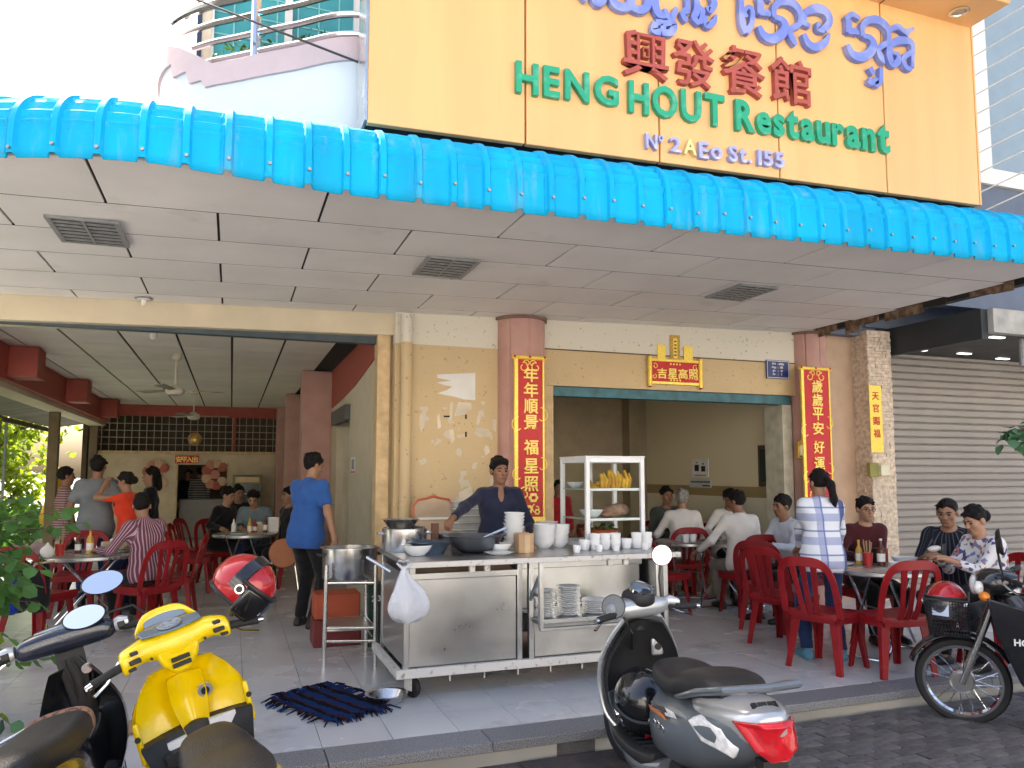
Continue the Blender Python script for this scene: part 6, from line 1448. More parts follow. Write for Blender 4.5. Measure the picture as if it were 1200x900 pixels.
def se(y, zc, w, h, p=2.6, n=24, xc=0., top=1.):
    out = []
    for k in range(n):
        a = 2 * math.pi * k / n; c, s = math.cos(a), math.sin(a)
        out.append(Vector((xc + w * math.copysign(abs(c) ** (2/p), c), y, zc + (h * top if s > 0 else h) * math.copysign(abs(s) ** (2/p), s))))
    return out
def interp(secs, n=5):
    """smooth the list of section parameters"""
    A = np.array(secs, float); out = []
    for i in range(len(A) - 1):
        p0, p1, p2, p3 = A[max(i-1, 0)], A[i], A[i+1], A[min(i+2, len(A)-1)]
        for t in np.linspace(0, 1, n, endpoint=False): out.append(.5 * ((2*p1) + (-p0+p2)*t + (2*p0-5*p1+4*p2-p3)*t*t + (-p0+3*p1-3*p2+p3)*t**3))
    return out + [A[-1]]
def body(name, secs, m, par, p=2.6, top=1., n=28, sub=0):
    return MB().loft([se(s[0], s[1], max(s[2], .004), max(s[3], .004), p, n, s[4] if len(s) > 4 else 0, top) for s in interp(secs)]).obj(name, m, par, ang=50, sub=sub)
def wheel(par, y, r, tw, spokes=0, rim_m=None, name='wheel', steer=0.):
    Mx = Matrix.Translation((0, y, r)) @ Matrix.Rotation(steer, 4, 'Z') @ Matrix.Rotation(math.pi/2, 4, 'Y')
    rr = r - tw * .85
    hub = MB().lathe([(0, -.05), (.035, -.05), (.04, -.035), (.055, -.03), (.055, .03), (.04, .035), (.035, .05), (0, .05)], n=20, M=Mx).obj(name, rim_m or m_steel, par)
    MB().lathe([(rr - .012, -tw*.42), (rr + .004, -tw*.45), (rr + .004, tw*.45), (rr - .012, tw*.42), (rr - .022, 0), (rr - .012, -tw*.42)], n=44, M=Mx).obj('rim', rim_m or m_chrome, hub)
    pr = [(rr + .002, -tw*.42), (rr + tw*.3, -tw*.52), (rr + tw*.62, -tw*.48), (rr + tw*.82, -tw*.22), (r, 0), (rr + tw*.82, tw*.22), (rr + tw*.62, tw*.48), (rr + tw*.3, tw*.52), (rr + .002, tw*.42)]
    MB().lathe(pr, n=44, M=Mx).obj('tyre', m_rubber, hub)
    if spokes:
        for k in range(spokes):
            a = 2 * math.pi * k / spokes; sg = 1 if k % 2 else -1; a2 = a + sg * .35
            MB().cyl(Mx @ Vector((.05 * math.cos(a), .05 * math.sin(a), sg * .025)), Mx @ Vector((rr * math.cos(a2), rr * math.sin(a2), 0)), .0022, n=5).obj('spoke', m_chrome, hub)
    else:
        for k in range(5):
            a = 2 * math.pi * k / 5; c, s = math.cos(a), math.sin(a)
            MB().cyl(Mx @ Vector((.04 * c, .04 * s, 0)), Mx @ Vector(((rr - .01) * c, (rr - .01) * s, 0)), .022, .016, 8).obj('wheel_arm', rim_m or m_gunmetal, hub)
    return hub
def shield(name, m, par, secs, bow, th, z_n=18, x_n=17):
    """leg shield: secs (z, y, half width) ; edges sweep back by bow"""
    S = interp(secs, 4); F, Bk = [], []
    for z, y, w in S:
        F.append([Vector((w * u, y - bow * u * u + .012, z)) for u in np.linspace(-1, 1, x_n)]); Bk.append([Vector((w * u, y - bow * u * u - th, z)) for u in np.linspace(1, -1, x_n)])
    return MB().loft([f + b for f, b in zip(F, Bk)]).obj(name, m, par, ang=50)
def mirror(par, base, mid, c, r, nrm, oval=1., m_face=None):
    nv = Vector(nrm).normalized(); hd = MB(); hd.tube([base, mid, Vector(c) - nv * .026], .0065, 8); st = hd.obj('mirror_stem', m_black, par)
    nv = Vector(nrm).normalized(); q = nv.to_track_quat('Z', 'Y').to_matrix().to_4x4(); Mx = Matrix.Translation(c) @ q @ Matrix.Diagonal((oval, 1, 1, 1))
    sh = MB().lathe([(0, -.03), (r*.6, -.026), (r*.95, -.012), (r*1.04, 0), (r, .004)], n=28, M=Mx).obj('mirror_shell', m_black, par)
    MB().lathe([(0, .002), (r*.97, .002)], n=28, M=Mx).obj('mirror_face', m_face or m_mirror, sh)
def bars(par, c, half, drop, back, grip_m=None, lever=True, steer=0.):
    """handlebar node: returns the steered Empty-like transform"""
    Ms = Matrix.Translation(c) @ Matrix.Rotation(steer, 4, 'Z')
    for s in (-1, 1):
        e = Ms @ Vector((s * half, -back, -drop)); i = Ms @ Vector((s * .10, 0, 0)); g = Ms @ Vector((s * (half - .125), -back * .6, -drop * .6))
        MB().tube([i, g, e], .012, 8).obj('handlebar', m_black, par)
        gp = MB().tube([g, g.lerp(e, .05), g.lerp(e, .5), g.lerp(e, .97), e], [.013, .019, .0175, .019, .017], 12).obj('grip', grip_m or m_rubber, par)
        MB().cyl(e, e + (e - g).normalized() * .022, .014, .012, 12).obj('bar_end', m_chrome, gp)
        if lever:
            l0 = g + Vector((0, .03, 0)); MB().tube([Ms @ Vector((s * (half - .15), .03, .0)), Ms @ Vector((s * (half - .06), .045 - back * .7, -.035 - drop)), Ms @ Vector((s * (half - .0), .03 - back, -.055 - drop))], [.009, .008, .010], 7, flat=.6).obj('brake_lever', m_chrome, par)
    return Ms
def helmet(name, label, M_, shellm, visor_m, closed=False, R0=.135):
    t = thing(name, label, 'helmet', (0, 0, 0)); t.matrix_world = M_
    rg = []
    for k in range(16):
        a = -.62 + (math.pi/2 + .62) * k / 15; rg.append([Vector((R0*.88*math.cos(a)*math.cos(b), R0*1.04*math.cos(a)*math.sin(b), R0*.98*math.sin(a))) for b in np.linspace(0, 2*math.pi, 36, endpoint=False)])
    MB().loft(rg, caps=True).obj('shell', shellm, t, ang=60)
    # visor in front (+Y), its rim and hinges
    vs = []
    for zz in np.linspace(.18, -.80, 10):
        vs.append([Vector((R0*.905*math.sqrt(max(.05, 1 - zz*zz*.75))*math.sin(b), R0*1.10*math.sqrt(max(.05, 1 - zz*zz*.5))*math.cos(b), R0*zz)) for b in np.linspace(-1.25, 1.25, 19)])
    MB().loft(vs, caps=False, closed=False).obj('visor', visor_m, t, solid=.004)
    MB().tube([Vector((R0*.93*math.sin(b), R0*1.08*math.cos(b), R0*.22)) for b in np.linspace(-1.5, 1.5, 20)], .010, 8).obj('visor_trim', m_black, t)
    MB().tube([Vector((R0*.73*math.cos(b), R0*.87*math.sin(b), -R0*.57)) for b in np.linspace(0, 2*math.pi, 30, endpoint=False)], .009, 8, loop=True).obj('edge_trim', m_black, t)
    for s in (-1, 1):
        hc = Vector((s*R0*.88, R0*.22, -R0*.05)); hg = MB().cyl(hc - Vector((s*.004, 0, 0)), hc + Vector((s*.014, 0, 0)), .024, .02, 16).obj('hinge', m_chrome, t); MB().cyl(hc + Vector((s*.013, 0, 0)), hc + Vector((s*.017, 0, 0)), .014, n=14).obj('hinge_cap', m_black, hg)
    return t

# ---------------- silver scooter
def text_on(par, s, size, loc, rot, m, off=.004):
    for_ = text_mesh(s, size, .003, off); for_.materials.clear(); for_.materials.append(m); o = link('lettering', for_, par, loc); o.rotation_euler = rot; return o
K = thing('scooter', 'silver grey scooter with a black seat and red tail light parked at the kerb', 'scooter', (2.10, 3.40, -.13)); K.rotation_euler = (0, R(-2), R(-9))
wheel(K, .68, .225, .085, rim_m=m_gunmetal, steer=.25); wheel(K, -.56, .225, .09, rim_m=m_gunmetal)
body('front_fender', [(.42, .40, .03, .02), (.50, .455, .07, .035), (.66, .475, .075, .035), (.82, .42, .07, .035), (.90, .35, .045, .03), (.925, .31, .01, .01)], m_gunmetal, K)
for s in (-1, 1): MB().cyl((s*.06, .67, .24), (s*.06, .53, .66), .016, n=10).obj('fork_leg', m_black, K)
shield('apron', m_silver, K, [(.30, .50, .15), (.38, .54, .205), (.52, .56, .225), (.66, .54, .215), (.78, .50, .165), (.88, .46, .10)], .10, .015)
shield('leg_shield', m_bplast, K, [(.33, .475, .145), (.42, .515, .19), (.54, .53, .207), (.66, .51, .195), (.76, .475, .150), (.86, .435, .085)], .095, .05)
shield('leg_shield_band', m_gunmetal, K, [(.33, .425, .15), (.40, .455, .19), (.47, .470, .205), (.50, .47, .207)], .095, .012)
b = MB(); b.tube([Vector((w * s_, y_ - .10 + .01, z_)) for s_ in (-1,) for z_, y_, w in interp([(.30, .50, .155), (.38, .54, .208), (.52, .56, .228), (.66, .54, .218), (.78, .50, .168), (.88, .46, .10)], 4)], .012, 8); b.obj('shield_edge', m_silver, K)
b = MB(); b.tube([Vector((w, y_ - .09, z_)) for z_, y_, w in interp([(.30, .50, .155), (.38, .54, .208), (.52, .56, .228), (.66, .54, .218), (.78, .50, .168), (.88, .46, .10)], 4)], .012, 8); b.obj('shield_edge', m_silver, K)
MB().cyl((.0, .43, .84), (0, .415, .80), .03, n=8).obj('steering_neck', m_bplast, K)
MB().box(.06, .13, .405, .43, .66, .76).obj('key_panel', m_silver, K, bevel=.015); MB().cyl((.095, .408, .71), (.095, .398, .71), .018, n=14).obj('key_lock', m_black, K)
body('footboard', [(.52, .31, .12, .03), (.40, .285, .19, .035), (.20, .275, .20, .035), (.0, .285, .19, .04), (-.12, .30, .16, .05)], m_bplast, K, 4)
body('side_skirt', [(.45, .24, .14, .05), (.2, .22, .185, .055), (-.05, .24, .19, .07), (-.2, .28, .17, .08)], m_gunmetal, K, 3)
for k in range(5): MB().box(-.15, .15, .02 + .07*k, .045 + .07*k, .318, .324).obj('foot_rib', m_rubber, K)
body('tail_body', [(.02, .46, .10, .14), (-.06, .47, .145, .165), (-.22, .50, .185, .165), (-.42, .535, .205, .165), (-.62, .585, .20, .155), (-.78, .635, .165, .13), (-.90, .675, .115, .10), (-.96, .70, .06, .06)], m_gunmetal, K, 2.5)
body('tail_cowl', [(-.50, .66, .12, .09), (-.64, .675, .160, .10), (-.78, .69, .150, .095), (-.90, .70, .115, .085), (-.968, .705, .065, .065), (-.985, .70, .03, .03)], m_silver, K, 2.6)
body('engine_case', [(.0, .27, .10, .09), (-.3, .27, .12, .10), (-.56, .24, .13, .09), (-.74, .24, .08, .06)], m_bplast, K, 3)
MB().cyl((.17, -.35, .25), (.17, -.95, .38), .045, .055, 16).obj('muffler', m_gunmetal, K)
body('seat', [(.05, .655, .055, .035), (-.02, .69, .105, .065), (-.16, .70, .135, .075), (-.32, .705, .145, .068), (-.42, .735, .15, .072), (-.55, .765, .15, .068), (-.68, .785, .135, .058), (-.76, .79, .10, .035)], m_seat, K, 2.8)
MB().tube([Vector((x, y, z)) for x, y, z in ((-.155, -.44, .70), (-.185, -.56, .735), (-.195, -.74, .80), (-.15, -.90, .845), (0, -.95, .855), (.15, -.90, .845), (.195, -.74, .80), (.185, -.56, .735), (.155, -.44, .70))], [.012, .018, .022, .024, .024, .024, .022, .018, .012], 10, flat=.7).obj('grab_rail', m_gunmetal, K)
def lamp_patch(name, m, pts, par, th=.016, out=(0, -1, 0)):
    P = [Vector(p) for p in pts]; o = Vector(out).normalized() * th; c = sum(P, Vector()) / len(P); n = len(P)
    return MB().add([p - o for p in P] + P + [c.lerp(p, .75) + o for p in P], [tuple(range(n))] + [(i, (i+1) % n, (i+1) % n + n, i + n) for i in range(n)] + [(i + n, (i+1) % n + n, (i+1) % n + 2*n, i + 2*n) for i in range(n)] + [tuple(range(2*n, 3*n))]).obj(name, m, par, bevel=.004, ang=60)
lamp_patch('tail_light', m_redlens, [(-.125, -.905, .730), (-.07, -1.0, .742), (0, -1.022, .746), (.07, -1.0, .742), (.125, -.905, .730), (.085, -1.0, .645), (.035, -1.012, .605), (-.035, -1.012, .605), (-.085, -1.0, .645)], K, .022)
for s in (-1, 1):
    lamp_patch('turn_signal', m_clearlens, [(s*.168, -.70, .70), (s*.185, -.60, .655), (s*.175, -.72, .60), (s*.120, -.88, .585), (s*.105, -.905, .63), (s*.13, -.84, .69)], K, .018, (s*.85, -.5, .1))
    lamp_patch('decal', m_clearlens, [(s*.200, -.40, .645), (s*.208, -.52, .66), (s*.206, -.55, .64), (s*.207, -.42, .615)], K, .002, (s, 0, .25)); lamp_patch('decal', m_bkpaint, [(s*.196, -.22, .625), (s*.204, -.40, .650), (s*.206, -.46, .635), (s*.202, -.26, .605)], K, .003, (s, 0, .25)); lamp_patch('decal', mat('decal_orange', (.55, .16, .03), .4), [(s*.198, -.20, .600), (s*.208, -.40, .615), (s*.208, -.44, .60), (s*.2, -.22, .585)], K, .003, (s, 0, .2))
    b = MB(); [curl(b, (-.30 - .045 * k, .545 + .006 * (k % 2)), .020, 0, 5, 0, .004) for k in range(3)]
    o = b.obj('emblem', m_chrome, K); o.rotation_euler = (0, 0, math.pi/2 * 1); o.location = (s * .207, 0, 0)
text_on(K, 'SUZUKI', .030, (0, -.925, .778), (R(-56), 0, 0), m_black)
MB().box(-.095, .095, -.995, -.985, .42, .55).obj('licence_plate', m_plate, K, bevel=.004); MB().box(-.05, .05, -.98, -.92, .50, .60).obj('plate_bracket', m_bplast, K)
# steered front end
ST = .32; hb = Vector((0, .40, .93)); Ms = bars(K, hb, .335, .02, .075, steer=ST)
for_ = [Ms @ p for p in ()]
def msec(secs, m, name, p=2.6):
    rings = []
    for x, y, z, h, d in interp(secs, 4): rings.append([Ms @ Vector((x, y + d * math.copysign(abs(math.cos(a)) ** (2/p), math.cos(a)), z + h * math.copysign(abs(math.sin(a)) ** (2/p), math.sin(a)))) for a in np.linspace(0, 2*math.pi, 24, endpoint=False)])
    return MB().loft(rings).obj(name, m, K, ang=50)
msec([(-.19, -.01, .0, .02, .02), (-.13, .0, .0, .045, .05), (0, .03, .0, .06, .085), (.13, .0, .0, .045, .05), (.19, -.01, .0, .02, .02)], m_silver, 'bar_cover')
msec([(-.075, .02, .045, .02, .03), (-.06, .01, .05, .045, .07), (0, .0, .055, .055, .085), (.06, .01, .05, .045, .07), (.075, .02, .045, .02, .03)], m_bplast, 'instrument_pod')
q = Ms @ Vector((0, -.02, .105)); Mq = Matrix.Translation(q) @ Matrix.Rotation(ST, 4, 'Z') @ Matrix.Rotation(.45, 4, 'X')
MB().lathe([(0, .012), (.045, .008), (.062, 0), (.064, -.012)], n=28, M=Mq).obj('speedometer', m_dash, K); MB().lathe([(.058, .004), (.066, .006), (.068, -.01)], n=28, M=Mq).obj('speedometer_ring', m_chrome, K)
msec([(-.07, .10, -.03, .04, .03), (0, .13, -.03, .085, .05), (.07, .10, -.03, .04, .03)], m_clearlens, 'headlight')
for s in (-1, 1): msec([(s*.17, 0, .01, .022, .025), (s*.20, -.01, .012, .034, .034), (s*.235, -.03, .008, .024, .03)], m_silver, 'switch_pod')
mirror(K, Ms @ Vector((.17, .02, .02)), Ms @ Vector((.17, .03, .14)), Ms @ Vector((.19, .02, .265)), .058, (-.12, -1, -.03)); mirror(K, Ms @ Vector((-.16, .03, .02)), Ms @ Vector((-.20, .0, .05)), Ms @ Vector((-.20, -.03, .03)), .062, (-.45, -.9, .25), m_face=mat('grey_mirror', (.12, .13, .14), .15))  # left mirror face is a plain dark grey
MB().tube([Ms @ Vector((-.15, -.03, -.01)), Ms @ Vector((-.10, -.05, -.12)), (-.04, .44, .70)], .006, 6).obj('cable', m_black, K)
helmet('helmet', 'black open face helmet hanging on the silver scooter leg shield', Matrix.Translation(K.matrix_world.translation) @ Matrix.Identity(4), m_bkpaint, m_bkpaint)
HK = COL.objects['helmet'] if 'helmet' in COL.objects else None
bpy.context.view_layer.update()
KW = Matrix.Translation(K.location) @ K.rotation_euler.to_matrix().to_4x4()
HK.matrix_world = KW @ Matrix.Translation((-.07, .24, .49)) @ Euler((R(-35), R(12), R(175))).to_matrix().to_4x4() @ Matrix.Scale(1.2, 4)
lamp_patch('decal', m_plate, [(-.05, .135, .0), (-.06, .11, .06), (-.01, .12, .075), (.03, .14, .03), (.0, .145, 0)], HK, .002, (0, 1, .3)); lamp_patch('decal', m_helred, [(-.02, .14, -.05), (.04, .14, -.045), (.045, .138, -.07), (-.015, .138, -.075)], HK, .003, (0, 1, 0))
lamp_patch('decal', mat('decal_blue', (.03, .06, .25), .3), [(-.05, .135, -.03), (.0, .142, -.01), (.05, .137, -.03), (.0, .145, -.045)], HK, .002, (0, 1, 0))

# ---------------- yellow scooter
Y_ = thing('scooter', 'yellow scooter with black grips leaning on its stand at the left', 'scooter', (.12, 3.36, -.13)); Y_.rotation_euler = (0, R(-16), R(10))
wheel(Y_, .66, .26, .075, rim_m=m_gunmetal, steer=.2); wheel(Y_, -.60, .26, .08, rim_m=m_gunmetal)
shield('apron', m_ypaint, Y_, [(.30, .47, .13), (.42, .53, .21), (.58, .56, .24), (.72, .55, .225), (.84, .52, .15)], .10, .015)
shield('leg_shield', m_ypaint, Y_, [(.57, .475, .215), (.62, .49, .228), (.70, .50, .22), (.79, .485, .19), (.87, .46, .13)], .07, .02)
shield('knee_panel', m_ypaint, Y_, [(.55, .455, .045), (.62, .475, .06), (.72, .485, .075), (.82, .46, .07)], .06, .02)
shield('lower_fairing', m_bplast, Y_, [(.27, .36, .12), (.36, .40, .17), (.48, .435, .20), (.585, .465, .228), (.60, .47, .225)], .07, .07)
for s in (-1, 1):
    MB().box(.226*s - .012, .226*s + .012, .36, .40, .52, .70).obj('shield_wing', m_ypaint, Y_, bevel=.01); MB().cyl((.230*s, .352, .64), (.230*s, .362, .64), .012, n=10).obj('hook', m_black, Y_)
body('pocket_tray', [(.40, .535, .17, .012), (.34, .525, .16, .016), (.32, .51, .15, .03)], m_bplast, Y_, 4)
MB().box(-.13, -.05, .36, .40, .53, .575).obj('paper', m_plate, Y_); MB().box(.05, .16, .36, .40, .53, .60).obj('paper', m_plate, Y_)
b = MB(); b.cyl((.07, .44, .72), (.07, .418, .715), .032, n=20); b.obj('key_panel', m_silver, Y_); MB().cyl((.07, .42, .715), (.07, .412, .713), .018, n=14).obj('key_lock', m_black, Y_)
body('tunnel', [(.40, .40, .06, .13), (.28, .40, .06, .12), (.12, .42, .07, .12), (-.02, .47, .10, .12)], m_bplast, Y_, 3)
body('footboard', [(.45, .29, .13, .03), (.25, .27, .17, .03), (.0, .27, .17, .03), (-.1, .29, .13, .04)], m_bplast, Y_, 4)
body('seat', [(.10, .57, .05, .04), (.02, .62, .10, .075), (-.15, .64, .125, .08), (-.35, .65, .14, .075), (-.6, .69, .14, .07), (-.78, .72, .10, .04)], m_seat, Y_, 2.8)
body('tail_body', [(.04, .46, .09, .14), (-.10, .50, .14, .15), (-.35, .54, .165, .14), (-.6, .60, .165, .13), (-.82, .68, .11, .08), (-.9, .71, .05, .04)], m_ypaint, Y_, 2.6)
hb = Vector((0, .42, .985)); Ms = bars(Y_, hb, .345, .045, .09, steer=.10, lever=True)
def ysec(secs, m, name, p=2.8, par=None):
    rings = []
    for x, y, z, h, d in interp(secs, 4): rings.append([Ms @ Vector((x, y + d * math.copysign(abs(math.cos(a)) ** (2/p), math.cos(a)), z + h * math.copysign(abs(math.sin(a)) ** (2/p), math.sin(a)))) for a in np.linspace(0, 2*math.pi, 24, endpoint=False)])
    return MB().loft(rings).obj(name, m, par or Y_, ang=50)
ysec([(-.225, -.045, -.025, .03, .03), (-.21, -.042, -.022, .048, .05), (-.15, -.02, -.005, .046, .055), (-.09, .01, -.01, .055, .075), (0, .03, -.02, .075, .095), (.09, .01, -.01, .055, .075), (.15, -.02, -.005, .046, .055), (.21, -.042, -.022, .048, .05), (.225, -.045, -.025, .03, .03)], m_ypaint, 'bar_cover')
# V-shaped panel below the dash with a badge
b = MB(); V_ = [Ms @ Vector(p) for p in ((-.10, -.062, -.02), (.10, -.062, -.02), (.075, -.065, -.09), (.03, -.05, -.15), (-.03, -.05, -.15), (-.075, -.065, -.09))]; B2 = [p + Vector((0, .10, .0)) for p in V_]; n = 6
b.add(V_ + B2, [tuple(range(n)), tuple(range(n, 2*n))[::-1]] + [(i, (i+1) % n, (i+1) % n + n, i + n) for i in range(n)]); b.obj('steering_cover', m_ypaint, Y_, bevel=.018)
for k in (0, 1): b = MB(); b.box(-.038, .038, -.072, -.060, -.088 - .026*k, -.070 - .026*k, Ms); b.obj('vent_badge', m_bplast, Y_, bevel=.002)
# dash: trapezoid of smoked glass with a dial and a small screen in front
def plate_on(pts, name, m, th=.008): 
    P = [Ms @ Vector(p) for p in pts]; n = len(P); nr = (P[1] - P[0]).cross(P[2] - P[0]).normalized(); nr = nr if nr.z > 0 else -nr
    return MB().add(P + [p + nr * th for p in P], [tuple(range(n)), tuple(range(n, 2*n))[::-1]] + [(i, (i+1) % n, (i+1) % n + n, i + n) for i in range(n)]).obj(name, m, Y_, bevel=.003)
plate_on(((-.125, -.045, .046), (-.06, -.066, .044), (0, -.072, .042), (.06, -.066, .044), (.125, -.045, .046), (.13, .02, .060), (.06, .045, .064), (0, .05, .066), (-.06, .045, .064), (-.13, .02, .060)), 'dash', m_dash, .008)
q = Ms @ Vector((.0, -.012, .064)); Mq = Matrix.Translation(q) @ Matrix.Rotation(.18, 4, 'X'); MB().lathe([(0, .002), (.046, .002)], n=26, M=Mq).obj('speedometer', mat('dial_face', (.22, .26, .30), .2, var=.5, scale=60), Y_); MB().lathe([(.045, .001), (.048, .006), (.052, .002)], n=26, M=Mq).obj('speedometer_ring', m_lamp, Y_)
plate_on(((-.09, .06, .066), (.09, .06, .066), (.075, .12, .115), (-.075, .12, .115)), 'wind_screen', mat('smoked_screen', (.12, .18, .24), .1, coat=.6, var=.1), .006)
ysec([(-.13, .06, .05, .012, .012), (-.08, .10, .085, .03, .02), (0, .115, .092, .034, .022), (.08, .10, .085, .03, .02), (.13, .06, .05, .012, .012)], m_ypaint, 'screen_cowl')
for s in (-1, 1):
    for (x0, x1, z0, z1) in ((.155, .185, .008, .022), (.15, .195, -.028, -.010), (.175, .205, -.052, -.040)): b = MB(); b.box(min(s*x0, s*x1), max(s*x0, s*x1), -.102, -.075, z0, z1, Ms); b.obj('switch', m_bplast, Y_, bevel=.003)
    MB().cyl(Ms @ Vector((s*.11, -.075, -.035)), Ms @ Vector((s*.11, -.09, -.035)), .006, n=8).obj('screw', m_black, Y_)
# its right mirror is gone; a short stalk carries the red helmet
MB().tube([Ms @ Vector((.25, -.03, .0)), Ms @ Vector((.275, -.02, .06)), Ms @ Vector((.33, -.05, .10))], .008, 8).obj('mirror_stem', m_black, Y_)
ew = Matrix.Translation(Y_.location) @ Y_.rotation_euler.to_matrix().to_4x4()
hp_ = ew @ (Ms @ Vector((.36, -.06, .10)))
fr_ = Vector((.70, -.34, -.62)).normalized(); tp_ = Vector((.62, -.05, .78)); tp_ = (tp_ - fr_ * tp_.dot(fr_)).normalized(); sx_ = fr_.cross(tp_)
H2 = helmet('helmet', 'shiny red helmet with a black band hung on the right grip of the yellow scooter', Matrix.Translation(hp_ + Vector((-.03, .02, .01))) @ Matrix((sx_, fr_, tp_)).transposed().to_4x4() @ Matrix.Scale(1.04, 4), m_helred, m_bkpaint)
b = MB(); rgs = []
for a in np.linspace(-.15, math.pi + .15, 28): rgs.append([Vector((.124*r_*math.cos(a), w_, .137*r_*math.sin(a))) for r_, w_ in ((1.0, -.028), (1.03, -.024), (1.03, .024), (1.0, .028))])
b.loft(rgs, caps=False).obj('band', m_bkpaint, H2)
lamp_patch('decal', m_plate, [(-.03, -.128, .04), (.02, -.13, .045), (.02, -.135, .01), (-.03, -.133, .005)], H2, .002, (0, -1, .2))

# ---------------- dark motorbike at the left edge
Z_ = thing('motorbike', 'dark navy motorbike with two bright mirrors at the left edge', 'motorbike', (-.46, 3.62, -.13)); Z_.rotation_euler = (0, R(-14), R(-2))
wheel(Z_, .66, .28, .065, spokes=24, steer=.1); wheel(Z_, -.58, .28, .07, spokes=24)
shield('leg_shield', m_bkpaint, Z_, [(.30, .40, .10), (.45, .45, .16), (.60, .47, .17), (.72, .46, .13), (.82, .43, .08)], .10, .03)
body('steering_column', [(.44, .62, .055, .10), (.40, .74, .05, .11), (.38, .86, .06, .09)], m_bplast, Z_, 3)
body('tunnel', [(.42, .50, .07, .10), (.30, .46, .075, .10), (.15, .45, .08, .11), (-.02, .50, .10, .14)], m_bkpaint, Z_, 3)
MB().box(-.05, .05, .26, .36, .555, .60).obj('grey_cap', mat('slate_plastic', (.08, .10, .13), .5), Z_, bevel=.012)
body('side_cover', [(.02, .48, .09, .12), (-.2, .52, .13, .13), (-.5, .58, .13, .12), (-.8, .66, .08, .07)], m_navyp, Z_, 2.6)
body('seat', [(.16, .60, .06, .03), (.06, .64, .11, .06), (-.12, .66, .13, .07), (-.4, .68, .14, .07), (-.7, .74, .12, .05), (-.8, .75, .06, .02)], m_seat, Z_, 2.8)
body('seat_cloth', [(.12, .62, .075, .055), (.06, .645, .116, .068), (-.02, .655, .127, .075)], mat('tan_print', (.36, .20, .14), .7, col2=(.10, .06, .05), scale=34, lo=.5, hi=.62), Z_, 2.8)
hb = Vector((0, .40, .95)); Ms = bars(Z_, hb, .34, .02, .08, steer=.06)
def zsec(secs, m, name, p=2.6):
    rings = []
    for x, y, z, h, d in interp(secs, 4): rings.append([Ms @ Vector((x, y + d * math.copysign(abs(math.cos(a)) ** (2/p), math.cos(a)), z + h * math.copysign(abs(math.sin(a)) ** (2/p), math.sin(a)))) for a in np.linspace(0, 2*math.pi, 24, endpoint=False)])
    return MB().loft(rings).obj(name, m, Z_, ang=50)
zsec([(-.20, -.03, -.01, .02, .02), (-.17, -.025, -.005, .045, .045), (-.08, .01, .0, .06, .075), (0, .03, .0, .065, .09), (.08, .01, .0, .06, .075), (.17, -.025, -.005, .045, .045), (.20, -.03, -.01, .02, .02)], m_navyp, 'bar_cover')
zsec([(-.12, .0, .045, .012, .03), (0, .005, .052, .018, .05), (.12, .0, .045, .012, .03)], m_dash, 'dash')
for s in (-1, 1):
    zsec([(s*.20, -.03, .0, .028, .03), (s*.225, -.035, .0, .036, .036), (s*.26, -.045, .0, .026, .028)], m_silver, 'switch_pod'); b = MB(); b.box(min(s*.215, s*.245), max(s*.215, s*.245), -.085, -.06, -.012, .014, Ms); b.obj('switch', m_black, Z_, bevel=.003)
mirror(Z_, Ms @ Vector((.15, .01, .03)), Ms @ Vector((.16, .02, .10)), Ms @ Vector((.185, .0, .20)), .055, (.15, -.9, .5), 1.6); mirror(Z_, Ms @ Vector((.36, .05, -.05)), Ms @ Vector((.28, .05, .055)), Ms @ Vector((.09, -.05, .075)), .055, (-.1, -.85, .6), 1.65)
MB().cyl((.06, .36, .80), (.06, .345, .80), .022, n=14).obj('key_lock', m_chrome, Z_)
for k, s in enumerate((-.03, .0, .03)): MB().tube([(s, .37, .86), (s * 1.6 + .03, .36, .78), (s + .02, .40, .66)], .006, 6).obj('cable', m_black, Z_)
for k in (0, 1): MB().tube([(-.12, .30, .62 + .03*k), (-.30, .26, .58 + .03*k), (-.42, .22, .55 + .03*k)], .007, 8).obj('chrome_rod', m_chrome, Z_)
sdf_obj('bark_chip', [els((-.36, 5.2, .03), (.22, .10, .05)), els((-.25, 5.15, .04), (.1, .12, .05))], .02, mat('tan_sack', (.30, .19, .11), .9, bump=.5), None, wr=.006); tag(bpy.context.scene.objects['bark_chip'], 'crumpled brown sack on the tiles behind the dark motorbike', 'sack'); bpy.context.scene.objects['bark_chip'].name = 'brown_sack'

# ---------------- black motorbike at the right
ax_ = at_z(1128, 797, .15); HZ = 39
Q = thing('motorbike', 'black motorbike with spoked wheel and front basket at the right edge', 'motorbike', (0, 0, -.13)); Q.rotation_euler = (0, R(-4), R(HZ))
fw_ = Vector((-math.sin(R(HZ)), math.cos(R(HZ)), 0)); Q.location = Vector((ax_.x, ax_.y, -.13)) - fw_ * .62
wheel(Q, .62, .285, .062, spokes=32, steer=0); wheel(Q, -.60, .285, .07, spokes=24)
Mh = Matrix.Translation((0, .62, .285)) @ Matrix.Rotation(math.pi/2, 4, 'Y'); MB().lathe([(0, -.055), (.06, -.055), (.075, -.04), (.075, .04), (.06, .055), (0, .055)], n=24, M=Mh).obj('brake_drum', m_steel2, Q)
for s in (-1, 1): MB().cyl((s*.075, .62, .285), (s*.075, .43, .80), .020, .022, 12).obj('fork_leg', m_steel, Q)
def arcf(r, a0, a1, w, m, nm):
    rg = []
    for a in np.linspace(R(a0), R(a1), 18):
        c = Vector((0, .62 + r*math.cos(a), .285 + r*math.sin(a))); nr = Vector((0, math.cos(a), math.sin(a))); rg.append([c + Vector((x, 0, 0)) + nr * (.028 * (1 - (x/w)**2)) for x in np.linspace(-w, w, 9)])
    MB().loft(rg, caps=False, closed=False).obj(nm, m, Q, solid=.005)
